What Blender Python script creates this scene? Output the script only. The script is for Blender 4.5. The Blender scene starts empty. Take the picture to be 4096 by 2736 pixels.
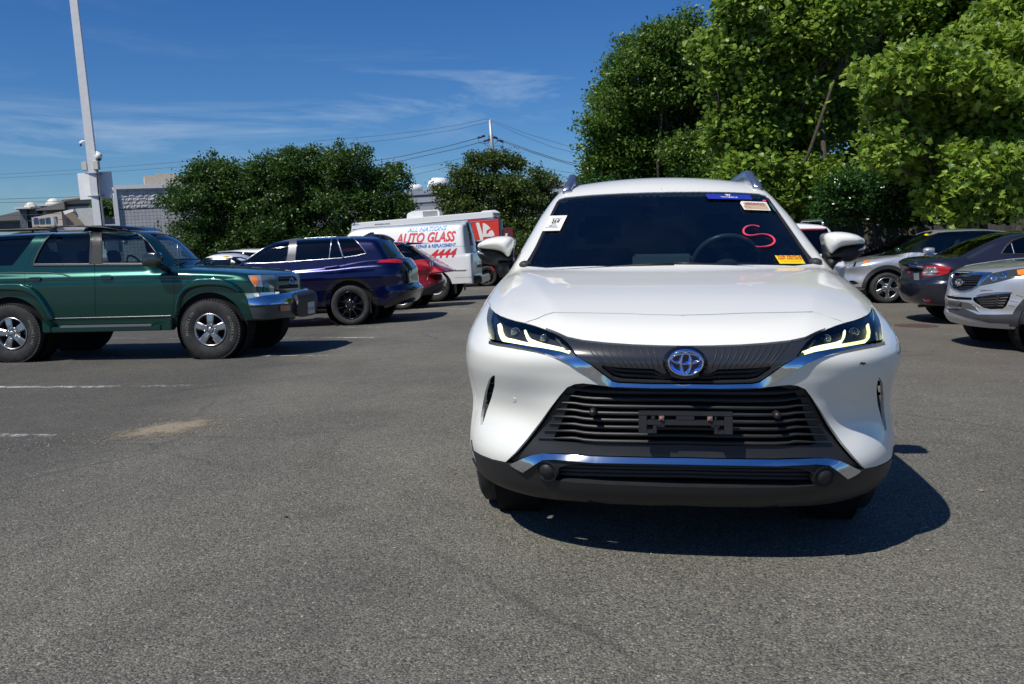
import bpy, bmesh, math, random
import numpy as np
from math import sin, cos, pi, radians, atan, atan2, hypot
from mathutils import Vector, Matrix
from mathutils.geometry import delaunay_2d_cdt
random.seed(7); np.random.seed(7)
SC = bpy.context.scene
COL = SC.collection

# ------------------------------------------------------------------ camera
FPX, CZ, PITCH, ROLL = 3500., 1.45, atan(398/3500.), .012
cam = bpy.data.cameras.new('camera'); camo = bpy.data.objects.new('camera', cam); COL.objects.link(camo)
cam.sensor_width = 36; cam.lens = 36*FPX/4096; cam.clip_end = 3000; cam.clip_start = .05
_f = np.array([0, cos(PITCH), -sin(PITCH)]); _r0 = np.array([1., 0, 0]); _u0 = np.array([0, sin(PITCH), cos(PITCH)])
CR = _r0*cos(ROLL)-_u0*sin(ROLL); CU = _u0*cos(ROLL)+_r0*sin(ROLL); CF = _f; CO = np.array([0, 0, CZ])
camo.matrix_world = Matrix(((CR[0], CU[0], -CF[0], 0), (CR[1], CU[1], -CF[1], 0), (CR[2], CU[2], -CF[2], CZ), (0, 0, 0, 1)))
SC.camera = camo
def rays(uv):                       # photo coordinates (4096 wide) to world directions
    uv = np.atleast_2d(np.asarray(uv, float))
    return CF + ((uv[:, :1]-2048)/FPX)*CR - ((uv[:, 1:2]-1368)/FPX)*CU
def at(u, v, Y):                    # the point at distance Y seen at u, v
    d = rays([(u, v)])[0]; return CO+d*(Y/d[1])
def zoomf(x0, y0, k): return lambda pts: [(x0+x*k, y0+y*k) for x, y in pts]

# ------------------------------------------------------------------ world and sun
SUN = Vector((-.56, -.55, 1.0)).normalized()
sun = bpy.data.lights.new('sun', 'SUN'); sun.energy = 4.8; sun.angle = radians(.53); sun.color = (1, .955, .87)
suno = bpy.data.objects.new('sun', sun); COL.objects.link(suno); suno.rotation_euler = SUN.to_track_quat('Z', 'Y').to_euler()
w = bpy.data.worlds.new('World'); SC.world = w; w.use_nodes = True
N = w.node_tree.nodes; L = w.node_tree.links; N.clear()
wo = N.new('ShaderNodeOutputWorld'); bg = N.new('ShaderNodeBackground'); sky = N.new('ShaderNodeTexSky')
sky.sky_type = 'NISHITA'; sky.sun_disc = False; sky.sun_elevation = math.asin(SUN.z); sky.sun_rotation = atan2(SUN.x, SUN.y)
sky.air_density = 1.0; sky.dust_density = .25; sky.ozone_density = 2.6; sky.altitude = 0
bg.inputs[1].default_value = .083
tc = N.new('ShaderNodeTexCoord')
mp = N.new('ShaderNodeMapping'); mp.inputs['Scale'].default_value = (1.2, 1.2, 9.0); mp.inputs['Rotation'].default_value = (0, radians(-9), 0)
n1 = N.new('ShaderNodeTexNoise'); n1.inputs['Scale'].default_value = 2.2; n1.inputs['Detail'].default_value = 9; n1.inputs['Roughness'].default_value = .62; n1.inputs['Distortion'].default_value = .6
r1 = N.new('ShaderNodeValToRGB'); r1.color_ramp.elements[0].position = .47; r1.color_ramp.elements[1].position = .80; r1.color_ramp.elements[1].color = (1, 1, 1, 1)
# one long soft cirrus band, rising to the right, with little elsewhere
dt = N.new('ShaderNodeVectorMath'); dt.operation = 'DOT_PRODUCT'; dt.inputs[1].default_value = (-.105, .0, 1.0); L.new(tc.outputs['Generated'], dt.inputs[0])
wv = N.new('ShaderNodeTexNoise'); wv.inputs['Scale'].default_value = 3.0; L.new(tc.outputs['Generated'], wv.inputs['Vector'])
ma = N.new('ShaderNodeMath'); ma.operation = 'MULTIPLY_ADD'; ma.inputs[1].default_value = .06; L.new(wv.outputs['Fac'], ma.inputs[0]); L.new(dt.outputs['Value'], ma.inputs[2])
bd = N.new('ShaderNodeValToRGB'); e_ = bd.color_ramp.elements; e_[0].position = .155; e_[0].color = (.30, .30, .30, 1); e_[1].position = .34; e_[1].color = (.07, .07, .07, 1)
for p_, c_ in ((.185, .85), (.205, 1.), (.235, .18)): q_ = e_.new(p_); q_.color = (c_, c_, c_, 1)
L.new(ma.outputs[0], bd.inputs[0]); cf_ = N.new('ShaderNodeMath'); cf_.operation = 'MULTIPLY'; L.new(bd.outputs[0], cf_.inputs[0])
mx = N.new('ShaderNodeMixRGB'); mx.inputs[2].default_value = (6.0, 7.4, 9.2, 1)
L.new(tc.outputs['Generated'], mp.inputs[0]); L.new(mp.outputs[0], n1.inputs['Vector']); L.new(n1.outputs['Fac'], r1.inputs[0])
L.new(r1.outputs[0], cf_.inputs[1]); L.new(cf_.outputs[0], mx.inputs[0]); hs = N.new('ShaderNodeHueSaturation'); hs.inputs['Saturation'].default_value = 1.25
tn = N.new('ShaderNodeMixRGB'); tn.blend_type = 'MULTIPLY'; tn.inputs[0].default_value = 1; tn.inputs[2].default_value = (.46, .71, 1.04, 1)
L.new(sky.outputs[0], hs.inputs['Color']); L.new(hs.outputs[0], tn.inputs[1]); L.new(tn.outputs[0], mx.inputs[1]); L.new(mx.outputs[0], bg.inputs[0]); L.new(bg.outputs[0], wo.inputs[0])
SC.view_settings.view_transform = 'Standard'; SC.view_settings.look = 'None'; SC.view_settings.gamma = 1; SC.view_settings.exposure = 0
SC.view_settings.use_curve_mapping = False
SC.cycles.max_bounces = 8; SC.cycles.transparent_max_bounces = 16; SC.cycles.sample_clamp_indirect = 8

# ------------------------------------------------------------------ materials
class NT:
    def __init__(s, name):
        s.m = bpy.data.materials.new(name); s.m.use_nodes = True; s.N = s.m.node_tree.nodes; s.L = s.m.node_tree.links
        s.b = s.N['Principled BSDF']; s.o = s.N['Material Output']
    def n(s, t, **k):
        q = s.N.new(t)
        for a, b in k.items():
            if a[0] == 'i': q.inputs[int(a[1:]) if a[1:].isdigit() else a[1:].replace('_', ' ')].default_value = b
            else: setattr(q, a, b)
        return q
    def l(s, a, b): s.L.new(a, b)
    def noise(s, scale, detail=4, rough=.55, coord='Object', vec=None):
        q = s.n('ShaderNodeTexNoise'); q.inputs['Scale'].default_value = scale; q.inputs['Detail'].default_value = detail; q.inputs['Roughness'].default_value = rough
        if vec is None: vec = s.n('ShaderNodeTexCoord').outputs[coord]
        s.l(vec, q.inputs['Vector']); return q
    def ramp(s, src, stops):
        q = s.n('ShaderNodeValToRGB'); e = q.color_ramp.elements
        while len(e) < len(stops): e.new(.5)
        for i, (p, c) in enumerate(stops): e[i].position = p; e[i].color = (*c, 1) if hasattr(c, '__len__') else (c, c, c, 1)
        s.l(src, q.inputs[0]); return q.outputs[0]
    def bump(s, src, strength, dist=.01):
        q = s.n('ShaderNodeBump'); q.inputs['Strength'].default_value = strength; q.inputs['Distance'].default_value = dist
        s.l(src, q.inputs['Height']); s.l(q.outputs[0], s.b.inputs['Normal'])
MATS = {}
def simple(name, col, rough=.5, metal=0, coat=0, spec=.5, var=0, vs=8, emit=None, bump=0, bs=80, dirt=0):
    if name in MATS: return MATS[name]
    t = NT(name); b = t.b; b.inputs['Base Color'].default_value = (*col, 1); b.inputs['Roughness'].default_value = rough; b.inputs['Metallic'].default_value = metal
    b.inputs['Coat Weight'].default_value = coat; b.inputs['Coat Roughness'].default_value = .03; b.inputs['Specular IOR Level'].default_value = spec
    if var:
        n = t.noise(vs, 5); k = t.ramp(n.outputs['Fac'], [(.3, tuple(c*(1-var) for c in col)), (.7, tuple(min(1, c*(1+var)) for c in col))]); t.l(k, b.inputs['Base Color'])
    if dirt:
        n = t.noise(5, 8, .7); q = t.ramp(n.outputs['Fac'], [(.35, rough), (.75, min(1, rough+dirt))]); t.l(q, b.inputs['Roughness'])
    if bump:
        n = t.noise(bs, 3); t.bump(n.outputs['Fac'], bump, .004)
    if emit: b.inputs['Emission Color'].default_value = (*emit[0], 1); b.inputs['Emission Strength'].default_value = emit[1]
    MATS[name] = t.m; return t.m
def paint(name, col, metal=.0, rough=.32, flake=0, pearl=None):
    if name in MATS: return MATS[name]
    t = NT(name); b = t.b
    b.inputs['Base Color'].default_value = (*col, 1); b.inputs['Metallic'].default_value = metal; b.inputs['Roughness'].default_value = rough
    b.inputs['Coat Weight'].default_value = 1; b.inputs['Coat Roughness'].default_value = .025; b.inputs['Coat IOR'].default_value = 1.5
    if flake:
        v = t.n('ShaderNodeTexVoronoi'); v.inputs['Scale'].default_value = 900; t.l(t.n('ShaderNodeTexCoord').outputs['Object'], v.inputs['Vector'])
        k = t.n('ShaderNodeMixRGB'); k.inputs[0].default_value = flake; k.inputs[1].default_value = (*col, 1)
        r = t.ramp(v.outputs['Color'], [(0, tuple(c*.5 for c in col)), (1, tuple(min(1, c*1.8) for c in col))]); t.l(r, k.inputs[2]); t.l(k.outputs[0], b.inputs['Base Color'])
    n = t.noise(1.6, 6, .7); q = t.ramp(n.outputs['Fac'], [(.35, .015), (.8, .09)]); t.l(q, b.inputs['Coat Roughness'])
    MATS[name] = t.m; return t.m
def glass(name, tint, refl=1.0, gcol=(1, 1, 1)):
    if name in MATS: return MATS[name]
    t = NT(name); t.N.remove(t.b)
    tr = t.n('ShaderNodeBsdfTransparent'); tr.inputs[0].default_value = (*tint, 1)
    gl = t.n('ShaderNodeBsdfGlossy'); gl.inputs['Roughness'].default_value = .015; gl.inputs[0].default_value = (*gcol, 1)
    fr = t.n('ShaderNodeFresnel'); fr.inputs[0].default_value = 1.52
    m = t.n('ShaderNodeMixShader'); mu = t.n('ShaderNodeMath', operation='MULTIPLY', use_clamp=True); mu.inputs[1].default_value = refl
    t.l(fr.outputs[0], mu.inputs[0]); t.l(mu.outputs[0], m.inputs[0]); t.l(tr.outputs[0], m.inputs[1]); t.l(gl.outputs[0], m.inputs[2]); t.l(m.outputs[0], t.o.inputs[0])
    MATS[name] = t.m; return t.m
BLK = simple('black_plastic', (.012, .012, .0135), .45, spec=.45, var=.2, dirt=.2)
MBLK = simple('matte_black', (.008, .008, .009), .8, spec=.2)
GBLK = simple('gloss_black', (.006, .006, .007), .12, coat=1)
GREYP = simple('grey_plastic', (.035, .036, .04), .55, spec=.4, var=.15, bump=.15, bs=300)
CHR = simple('chrome', (.72, .74, .78), .06, 1)
DCHR = simple('dull_chrome', (.45, .46, .48), .28, 1)
ALU = simple('alloy', (.50, .50, .51), .30, 1, var=.1)
RUB = simple('rubber', (.028, .028, .028), .75, spec=.3, var=.35, vs=14, bump=.1)
INT = simple('interior', (.03, .032, .036), .8, var=.2)
INTL = simple('interior_light', (.16, .18, .19), .7)
RED = simple('red_lens', (.45, .008, .012), .12, coat=1, spec=.6)
AMB = simple('amber_lens', (.85, .22, .02), .15, coat=1)
WLENS = simple('clear_lens', (.55, .57, .6), .12, .6, coat=1)
GLS = glass('glass_clear', (.50, .60, .60), 1.1)
GLD = glass('glass_dark', (.07, .085, .10), 1.0)
GLW = glass('glass_windshield', (.36, .46, .50), 1.0)
def white_sticker(c, n): return simple(n, c, .5)

# ------------------------------------------------------------------ object helpers
def mesh_np(name, V, Fc, mat, smooth=True, nrm=None):
    me = bpy.data.meshes.new(name)
    me.from_pydata([tuple(map(float, v)) for v in V], [], [tuple(int(i) for i in f) for f in Fc])
    if mat is not None: me.materials.append(mat)
    if smooth: me.polygons.foreach_set('use_smooth', [True]*len(me.polygons))
    if nrm is not None:
        me.normals_split_custom_set([tuple(map(float, n)) for n in nrm])
    me.update(); return me
def link(name, me, parent=None, mw=None):
    o = bpy.data.objects.new(name, me); COL.objects.link(o)
    if parent is not None: o.parent = parent
    if mw is not None: o.matrix_local = mw
    return o
def tag(o, label, cat, group=None, kind=None):
    if label: o['label'] = label
    if cat: o['category'] = cat
    if group: o['group'] = group
    if kind: o['kind'] = kind
    return o
def thing(name, label, cat, mw=None, group=None):
    o = bpy.data.objects.new(name, None); COL.objects.link(o); o.empty_display_size = .3
    if mw is not None: o.matrix_world = mw
    return tag(o, label, cat, group)
class MB:
    """collects shapes, builds ONE mesh object"""
    def __init__(s): s.V = []; s.F = []; s.S = []
    def add(s, V, F, smooth=False):
        n = len(s.V); s.V += [tuple(map(float, v)) for v in V]; s.F += [tuple(i+n for i in f) for f in F]; s.S += [smooth]*len(F); return s
    def box(s, lo, hi, M=None):
        x0, y0, z0 = lo; x1, y1, z1 = hi
        V = [(x0, y0, z0), (x1, y0, z0), (x1, y1, z0), (x0, y1, z0), (x0, y0, z1), (x1, y0, z1), (x1, y1, z1), (x0, y1, z1)]
        if M is not None: V = [tuple(M @ Vector(v)) for v in V]
        return s.add(V, [(0, 3, 2, 1), (4, 5, 6, 7), (0, 1, 5, 4), (1, 2, 6, 5), (2, 3, 7, 6), (3, 0, 4, 7)])
    def tube(s, pts, r, n=8, cap=True, smooth=True, rs=None, flat=None):
        P = [np.array(p, float) for p in pts]; V = []; F = []; m = len(P)
        up = np.array([0, 0, 1.])
        for i, p in enumerate(P):
            t = P[min(i+1, m-1)]-P[max(i-1, 0)]; t = t/(np.linalg.norm(t)+1e-12)
            a = np.cross(t, up)
            if np.linalg.norm(a) < .05: a = np.cross(t, [1., 0, 0])
            a /= np.linalg.norm(a); b = np.cross(a, t); rr = rs[i] if rs else r
            for k in range(n):
                th = 2*pi*k/n; V.append(p+a*cos(th)*rr+b*sin(th)*rr*(flat or 1))
        for i in range(m-1):
            for k in range(n): F.append((i*n+k, i*n+(k+1) % n, (i+1)*n+(k+1) % n, (i+1)*n+k))
        if cap: F += [tuple(range(n))[::-1], tuple(range((m-1)*n, m*n))]
        return s.add(V, F, smooth)
    def lathe(s, prof, n=40, axis='x', c=(0, 0, 0), smooth=True, closed=False):   # prof: (along axis, radius)
        V = []; F = []; m = len(prof)
        for k in range(n):
            th = 2*pi*k/n
            for a, r in prof:
                if axis == 'x': V.append((c[0]+a, c[1]+r*cos(th), c[2]+r*sin(th)))
                elif axis == 'z': V.append((c[0]+r*cos(th), c[1]+r*sin(th), c[2]+a))
                else: V.append((c[0]+r*cos(th), c[1]+a, c[2]+r*sin(th)))
        mm = m if closed else m-1
        for k in range(n):
            k2 = (k+1) % n
            for i in range(mm):
                j = (i+1) % m; F.append((k*m+i, k2*m+i, k2*m+j, k*m+j))
        return s.add(V, F, smooth)
    def prism(s, poly, o, ex, ey, ez, d, smooth=False):    # polygon in plane (ex, ey) at o, extruded along ez by d
        o, ex, ey, ez = [np.array(q, float) for q in (o, ex, ey, ez)]; n = len(poly)
        V = [o+ex*x+ey*y for x, y in poly]+[o+ex*x+ey*y+ez*d for x, y in poly]
        return s.add(V, [tuple(range(n))[::-1], tuple(range(n, 2*n))]+[(i, (i+1) % n, n+(i+1) % n, n+i) for i in range(n)], smooth)
    def sphere(s, c, r, n=12, sq=(1, 1, 1)):
        V = []; F = []
        for i in range(n+1):
            ph = pi*i/n
            for k in range(2*n):
                th = pi*k/n; V.append((c[0]+r*sq[0]*sin(ph)*cos(th), c[1]+r*sq[1]*sin(ph)*sin(th), c[2]+r*sq[2]*cos(ph)))
        for i in range(n):
            for k in range(2*n): k2 = (k+1) % (2*n); F.append((i*2*n+k, (i+1)*2*n+k, (i+1)*2*n+k2, i*2*n+k2))
        return s.add(V, F, True)
    def build(s, name, mat, parent=None, mw=None, bevel=0, fix=True):
        me = bpy.data.meshes.new(name); me.from_pydata(s.V, [], s.F); me.polygons.foreach_set('use_smooth', s.S)
        if fix or bevel:
            bm = bmesh.new(); bm.from_mesh(me)
            if bevel:
                bmesh.ops.bevel(bm, geom=[e for e in bm.edges if len(e.link_faces) == 2 and e.calc_face_angle() > .5], offset=bevel, segments=2, affect='EDGES')
            bmesh.ops.recalc_face_normals(bm, faces=bm.faces); bm.to_mesh(me); bm.free()
        if mat is not None: me.materials.append(mat)
        return link(name, me, parent, mw)

def inpoly(P, poly):
    poly = np.asarray(poly, float); o = np.argsort(P[:, 1], kind='stable'); X = P[o, 0]; Y = P[o, 1]; ins = np.zeros(len(P), bool)
    A = poly; B = np.roll(poly, -1, 0); lo = np.minimum(A[:, 1], B[:, 1]); hi = np.maximum(A[:, 1], B[:, 1]); i0 = np.searchsorted(Y, lo, 'left'); i1 = np.searchsorted(Y, hi, 'left')
    for k in range(len(poly)):
        if i1[k] > i0[k]:
            sl = slice(i0[k], i1[k]); ins[sl] ^= X[sl] < (B[k, 0]-A[k, 0])*(Y[sl]-A[k, 1])/(B[k, 1]-A[k, 1])+A[k, 0]
    r = np.zeros(len(P), bool); r[o] = ins; return r
def segdist(P, poly, closed=True):
    poly = np.asarray(poly, float); d = np.full(len(P), 1e9); n = len(poly)
    for i in range(n if closed else n-1):
        a = poly[i]; b = poly[(i+1) % n]; ab = b-a; t = np.clip(((P-a)@ab)/(ab@ab+1e-15), 0, 1)
        d = np.minimum(d, np.hypot(*(P-a-t[:, None]*ab).T))
    return d
def densify(poly, h, closed=True):
    out = []; n = len(poly)
    for i in range(n if closed else n-1):
        a = np.array(poly[i], float); b = np.array(poly[(i+1) % n], float); k = max(1, int(np.ceil(np.linalg.norm(b-a)/h)))
        for q in range(k): out.append(a+(b-a)*q/k)
    if not closed: out.append(np.array(poly[-1], float))
    return np.array(out)
def smooth_poly(pts, it=2, closed=True):
    P = np.array(pts, float)
    for _ in range(it):                       # Chaikin
        if closed: Q = np.roll(P, -1, 0); P = np.stack([P*.75+Q*.25, P*.25+Q*.75], 1).reshape(-1, 2)
        else:
            A, B = P[:-1], P[1:]; M_ = np.stack([A*.75+B*.25, A*.25+B*.75], 1).reshape(-1, P.shape[1]); P = np.vstack([P[:1], M_[1:-1], P[-1:]])
    return P
def inset(poly, d):
    P = np.array(poly, float); n = len(P); area = .5*np.sum(P[:, 0]*np.roll(P[:, 1], -1)-np.roll(P[:, 0], -1)*P[:, 1])
    s = 1 if area > 0 else -1
    e = np.roll(P, -1, 0)-P; L_ = np.linalg.norm(e, axis=1)+1e-9; nn = np.stack([-e[:, 1], e[:, 0]], 1)/L_[:, None]*s
    m = nn+np.roll(nn, 1, 0); m /= np.maximum(np.linalg.norm(m, axis=1), .6)[:, None]**2*1.0+1e-9
    m = m*1.0; return P+m*d
def triang(outer, holes, sp, spy=None, edge=.5):
    """constrained triangulation with a filling of interior points"""
    spy = spy or sp; k = np.array([1/sp, 1/spy])
    loops = [densify(np.asarray(outer)*k, edge)]+[densify(np.asarray(h)*k, edge) for h in holes]
    lo = loops[0].min(0); hi = loops[0].max(0)
    gx, gy = np.meshgrid(np.arange(lo[0], hi[0]+1, 1.), np.arange(lo[1], hi[1]+1, .87)); gx = gx+(np.arange(gx.shape[0]) % 2)[:, None]*.5
    G = np.stack([gx.ravel(), gy.ravel()], 1); ok = inpoly(G, loops[0])
    for lp in loops[1:]: ok &= ~inpoly(G, lp)
    G = G[ok]
    allp = np.vstack(loops); cell = {}
    for q, (a_, b_) in enumerate(zip(np.floor(allp[:, 0]).astype(int).tolist(), np.floor(allp[:, 1]).astype(int).tolist())): cell.setdefault((a_, b_), []).append(q)
    gi = np.floor(G).astype(int).tolist(); keep = np.ones(len(G), bool)
    for n_, (a_, b_) in enumerate(gi):
        near = [q for i_ in (-1, 0, 1) for j_ in (-1, 0, 1) for q in cell.get((a_+i_, b_+j_), ())]
        if near:
            d_ = allp[near]-G[n_]
            if (d_*d_).sum(1).min() < .2: keep[n_] = False
    G = G[keep]
    V = [tuple(p) for lp in loops for p in lp]; E = []; o = 0
    for lp in loops: m = len(lp); E += [(o+i, o+(i+1) % m) for i in range(m)]; o += m
    V += [tuple(p) for p in G]
    r = delaunay_2d_cdt([Vector(v) for v in V], E, [], 0, 1e-5, False)
    P = np.array([tuple(v) for v in r[0]]); T = np.array([tuple(f) for f in r[2]])
    C = P[T].mean(1); ok = inpoly(C, loops[0])
    for lp in loops[1:]: ok &= ~inpoly(C, lp)
    A = P[T]; ar = (A[:, 1, 0]-A[:, 0, 0])*(A[:, 2, 1]-A[:, 0, 1])-(A[:, 2, 0]-A[:, 0, 0])*(A[:, 1, 1]-A[:, 0, 1])
    ok &= np.abs(ar) > 1e-7; T = T[ok]; sg = ar[ok] < 0; T[sg] = T[sg][:, ::-1]
    used = np.unique(T); mp_ = -np.ones(len(P), int); mp_[used] = np.arange(len(used))
    return P[used]/k, mp_[T]
def boundary(T):
    e = {}
    for a, b, c in T.tolist():
        for p, q in ((a, b), (b, c), (c, a)):
            if (q, p) in e: del e[(q, p)]
            else: e[(p, q)] = 1
    return list(e)

def smax(*a, k=.03):
    r = a[0]
    for b in a[1:]:
        h = np.maximum(k-np.abs(r-b), 0)/k; r = np.maximum(r, b)+h*h*k*.25
    return r
def smin(a, b, k=.03):
    h = np.maximum(k-np.abs(a-b), 0)/k; return np.minimum(a, b)-h*h*k*.25
def ip(x, xs, ys):                  # smooth (monotone cubic) interpolation
    xs = np.asarray(xs, float); ys = np.asarray(ys, float); h = np.diff(xs); dl = np.diff(ys)/h; m = np.zeros(len(xs))
    m[1:-1] = np.where(dl[:-1]*dl[1:] > 0, 2*dl[:-1]*dl[1:]/(dl[:-1]+dl[1:]+1e-15), 0); m[0] = dl[0]; m[-1] = dl[-1]
    x = np.asarray(x, float); xc = np.clip(x, xs[0], xs[-1]); i = np.clip(np.searchsorted(xs, xc)-1, 0, len(h)-1); t = (xc-xs[i])/h[i]
    v = (2*t**3-3*t**2+1)*ys[i]+(t**3-2*t**2+t)*h[i]*m[i]+(-2*t**3+3*t**2)*ys[i+1]+(t**3-t**2)*h[i]*m[i+1]
    return v+np.where(x < xs[0], (x-xs[0])*m[0], 0)+np.where(x > xs[-1], (x-xs[-1])*m[-1], 0)
_TAB = {}
def ipt(x, xs, ys):                 # the same from a table
    k = (tuple(xs), tuple(ys))
    if k not in _TAB:
        g = np.linspace(xs[0]-1, xs[-1]+1, 1200); _TAB[k] = (g, ip(g, xs, ys))
    return np.interp(x, *_TAB[k])
def sst(x, a, b): t = np.clip((x-a)/(b-a), 0, 1); return t*t*(3-2*t)

class Shell:
    """a car body as an implicit surface in the car's own frame (x across, y from nose to tail, z up)"""
    def __init__(s, f, c, S, M, root, rot=0):
        s.rot = rot; s.f = f; s.c = np.array(c, float); s.S = np.array(S, float); s.M = M; s.root = root
        Mi = np.array(M.inverted()); s.O = (Mi@np.r_[CO, 1])[:3]; s.R = Mi[:3, :3]
    def d(s, ae):
        a = np.radians(ae[:, 0]+s.rot); e = np.radians(ae[:, 1])
        return np.stack([np.sin(a)*np.cos(e), -np.cos(a)*np.cos(e), np.sin(e)], 1)*s.S
    def surf(s, ae):
        ae = np.atleast_2d(ae); D = s.d(ae); n = len(D); K = 26; ts = np.linspace(.05, 2.6, K)
        v = s.f((s.c+D[:, None, :]*ts[None, :, None]).reshape(-1, 3)).reshape(n, K) > 0; v[:, -1] = True
        i = np.argmax(v, 1); hi = ts[i]; lo = np.where(i > 0, ts[np.maximum(i-1, 0)], 0)
        for _ in range(13):
            m = (lo+hi)/2; v = s.f(s.c+D*m[:, None]) > 0; hi = np.where(v, m, hi); lo = np.where(v, lo, m)
        return s.c+D*((lo+hi)/2)[:, None]
    def nrm(s, P, h=.002):
        g = np.stack([s.f(P+np.eye(3)[i]*h)-s.f(P-np.eye(3)[i]*h) for i in range(3)], 1); return g/(np.linalg.norm(g, axis=1)[:, None]+1e-12)
    def hit(s, uv):
        d = rays(uv)@s.R.T; d /= np.linalg.norm(d, axis=1)[:, None]; n = len(d)
        dc = np.linalg.norm(s.O-s.c); K = 130; ts = np.linspace(max(.2, dc-3.), dc+3., K)
        v = s.f((s.O+d[:, None, :]*ts[None, :, None]).reshape(-1, 3)).reshape(n, K); neg = v < 0; done = neg.any(1)
        i = np.argmax(neg, 1); hi = ts[i]; lo = ts[np.maximum(i-1, 0)]
        for _ in range(13):
            m = (lo+hi)/2; q = s.f(s.O+d*m[:, None]) < 0; hi = np.where(q, m, hi); lo = np.where(q, lo, m)
        tb = ts[np.argmin(v, 1)]
        if (~done).any():
            k = ~done; fine = tb[k][:, None]+np.linspace(-.05, .05, 41)[None]
            vv = s.f((s.O+d[k][:, None, :]*fine[:, :, None]).reshape(-1, 3)).reshape(-1, 41); j = np.argmin(vv, 1); tb[k] = fine[np.arange(len(j)), j]; neg2 = vv.min(1)
        return s.O+d*np.where(done, (lo+hi)/2, tb)[:, None]
    def par(s, P):
        q = (np.atleast_2d(P)-s.c)/s.S; return np.stack([(np.degrees(np.arctan2(q[:, 0], -q[:, 1]))-s.rot+180) % 360-180, np.degrees(np.arctan2(q[:, 2], np.hypot(q[:, 0], q[:, 1])))], 1)
    def mir(s, p): q = np.array(p)[::-1].copy(); q[:, 0] = (-(q[:, 0]+s.rot)-s.rot+180) % 360-180; return q
    def im(s, uv, dens=None, closed=True, sm=0):             # photo outline -> shell parameters
        uv = np.array(uv, float)
        if sm: uv = smooth_poly(uv, sm, closed)
        return s.par(s.hit(densify(uv, dens or 12, closed)))
    def panel(s, name, outer, holes=(), mat=None, sp=1., spy=None, off=0., skirt=.02, parent=None, ins=0, label=None, warp=None, edge=.5, back=None):
        if ins: outer = inset(outer, ins)
        P, T = triang(outer, list(holes), sp, spy, edge); Q = s.surf(P); Nn = s.nrm(Q)
        o = off
        if warp is not None: o = off+warp(Q, P)
        Q = Q+Nn*(np.asarray(o)[:, None] if np.ndim(o) else o)
        if warp is not None:
            fn = np.cross(Q[T[:, 1]]-Q[T[:, 0]], Q[T[:, 2]]-Q[T[:, 0]]); Nv = np.zeros_like(Q)
            for k in range(3): np.add.at(Nv, T[:, k], fn)
            sg = np.sign(np.sum(Nv*Nn, 1)); sg[sg == 0] = 1; Nn = Nv*sg[:, None]/(np.linalg.norm(Nv, axis=1)[:, None]+1e-12)
        A = Q[T]; fn = np.cross(A[:, 1]-A[:, 0], A[:, 2]-A[:, 0]); fl = np.sum(fn*Nn[T[:, 0]], 1) < 0; T = T.copy(); T[fl] = T[fl][:, ::-1]
        V = Q.tolist(); F = T.tolist(); ln = [Nn[i] for t in F for i in t]
        if skirt:
            B = boundary(T); n0 = len(V); mpv = {}
            for a, b in B:
                for q in (a, b):
                    if q not in mpv: mpv[q] = len(V); V.append(Q[q]); V.append(Q[q]-Nn[q]*skirt)
            for a, b in B:
                i, j = mpv[a], mpv[b]; t = Q[b]-Q[a]; nn = np.cross(t, Nn[a]); nn = nn/(np.linalg.norm(nn)+1e-12)
                F.append((j, i, i+1, j+1)); ln += [nn]*4
        me = mesh_np(name, V, F, mat, True, ln); o = link(name, me, parent if parent is not None else s.root)
        if label: o['label'] = label
        return o
    def ribbon(s, name, line, wdt, mat, off=.001, parent=None, h=.0, closed=False, mb=None):   # a strip lying on the shell; line in shell parameters
        P = densify(line, .8, closed); Q = s.surf(P); Nn = s.nrm(Q); n = len(Q)
        t = np.gradient(Q, axis=0) if not closed else np.roll(Q, -1, 0)-np.roll(Q, 1, 0); t /= np.linalg.norm(t, axis=1)[:, None]+1e-12; b = np.cross(Nn, t)
        W = wdt if np.ndim(wdt) else np.full(n, wdt)
        if np.ndim(wdt): W = np.interp(np.linspace(0, 1, n), np.linspace(0, 1, len(wdt)), wdt)
        W = W[:, None]/2; V = []; 
        for q in (Q-b*W+Nn*(off-h-.004), Q-b*W*.9+Nn*off, Q+b*W*.9+Nn*off, Q+b*W+Nn*(off-h-.004)): V.append(q)
        V = np.stack(V, 1).reshape(-1, 3); F = []
        for i in range(n if closed else n-1):
            j = (i+1) % n
            for k in range(3): F.append((i*4+k, j*4+k, j*4+k+1, i*4+k+1))
        m = mb or MB(); m.add(V, F, h > 0)
        return m if mb else m.build(name, mat, parent if parent is not None else s.root, fix=False)
    def onsurf(s, u, v, off=0):
        P = s.hit([(u, v)]); return (P+s.nrm(P)*off)[0]
def pillow(poly, o, ex, ey, ez, sp, bulge, depth, mb=None, pw=.5, taper=1.):
    """rounded solid from an outline: domed towards -ez, drawn back by depth"""
    o, ex, ey, ez = [np.array(q, float) for q in (o, ex, ey, ez)]
    P, T = triang(poly, [], sp); d = segdist(P, poly); dm = d.max(); t = np.clip(d/dm, 0, 1); hgt = bulge*(1-(1-t)**2)**pw
    c = P.mean(0)
    F3 = o+P[:, :1]*ex+P[:, 1:]*ey-hgt[:, None]*ez; Pb = c+(P-c)*taper; B3 = o+Pb[:, :1]*ex+Pb[:, 1:]*ey+ez*depth
    n = len(P); V = np.vstack([F3, B3]); F = [tuple(t) for t in T.tolist()]+[tuple(n+i for i in t[::-1]) for t in T.tolist()]
    F += [(b, a, a+n, b+n) for a, b in boundary(T)]
    m = mb or MB(); m.add(V, F, True); return m
def car_matrix(X, Y, Z, yaw, pit=0, rol=0):
    return Matrix.Translation((X, Y, Z)) @ Matrix.Rotation(yaw, 4, 'Z') @ Matrix.Rotation(pit, 4, 'X') @ Matrix.Rotation(rol, 4, 'Y')
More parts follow.
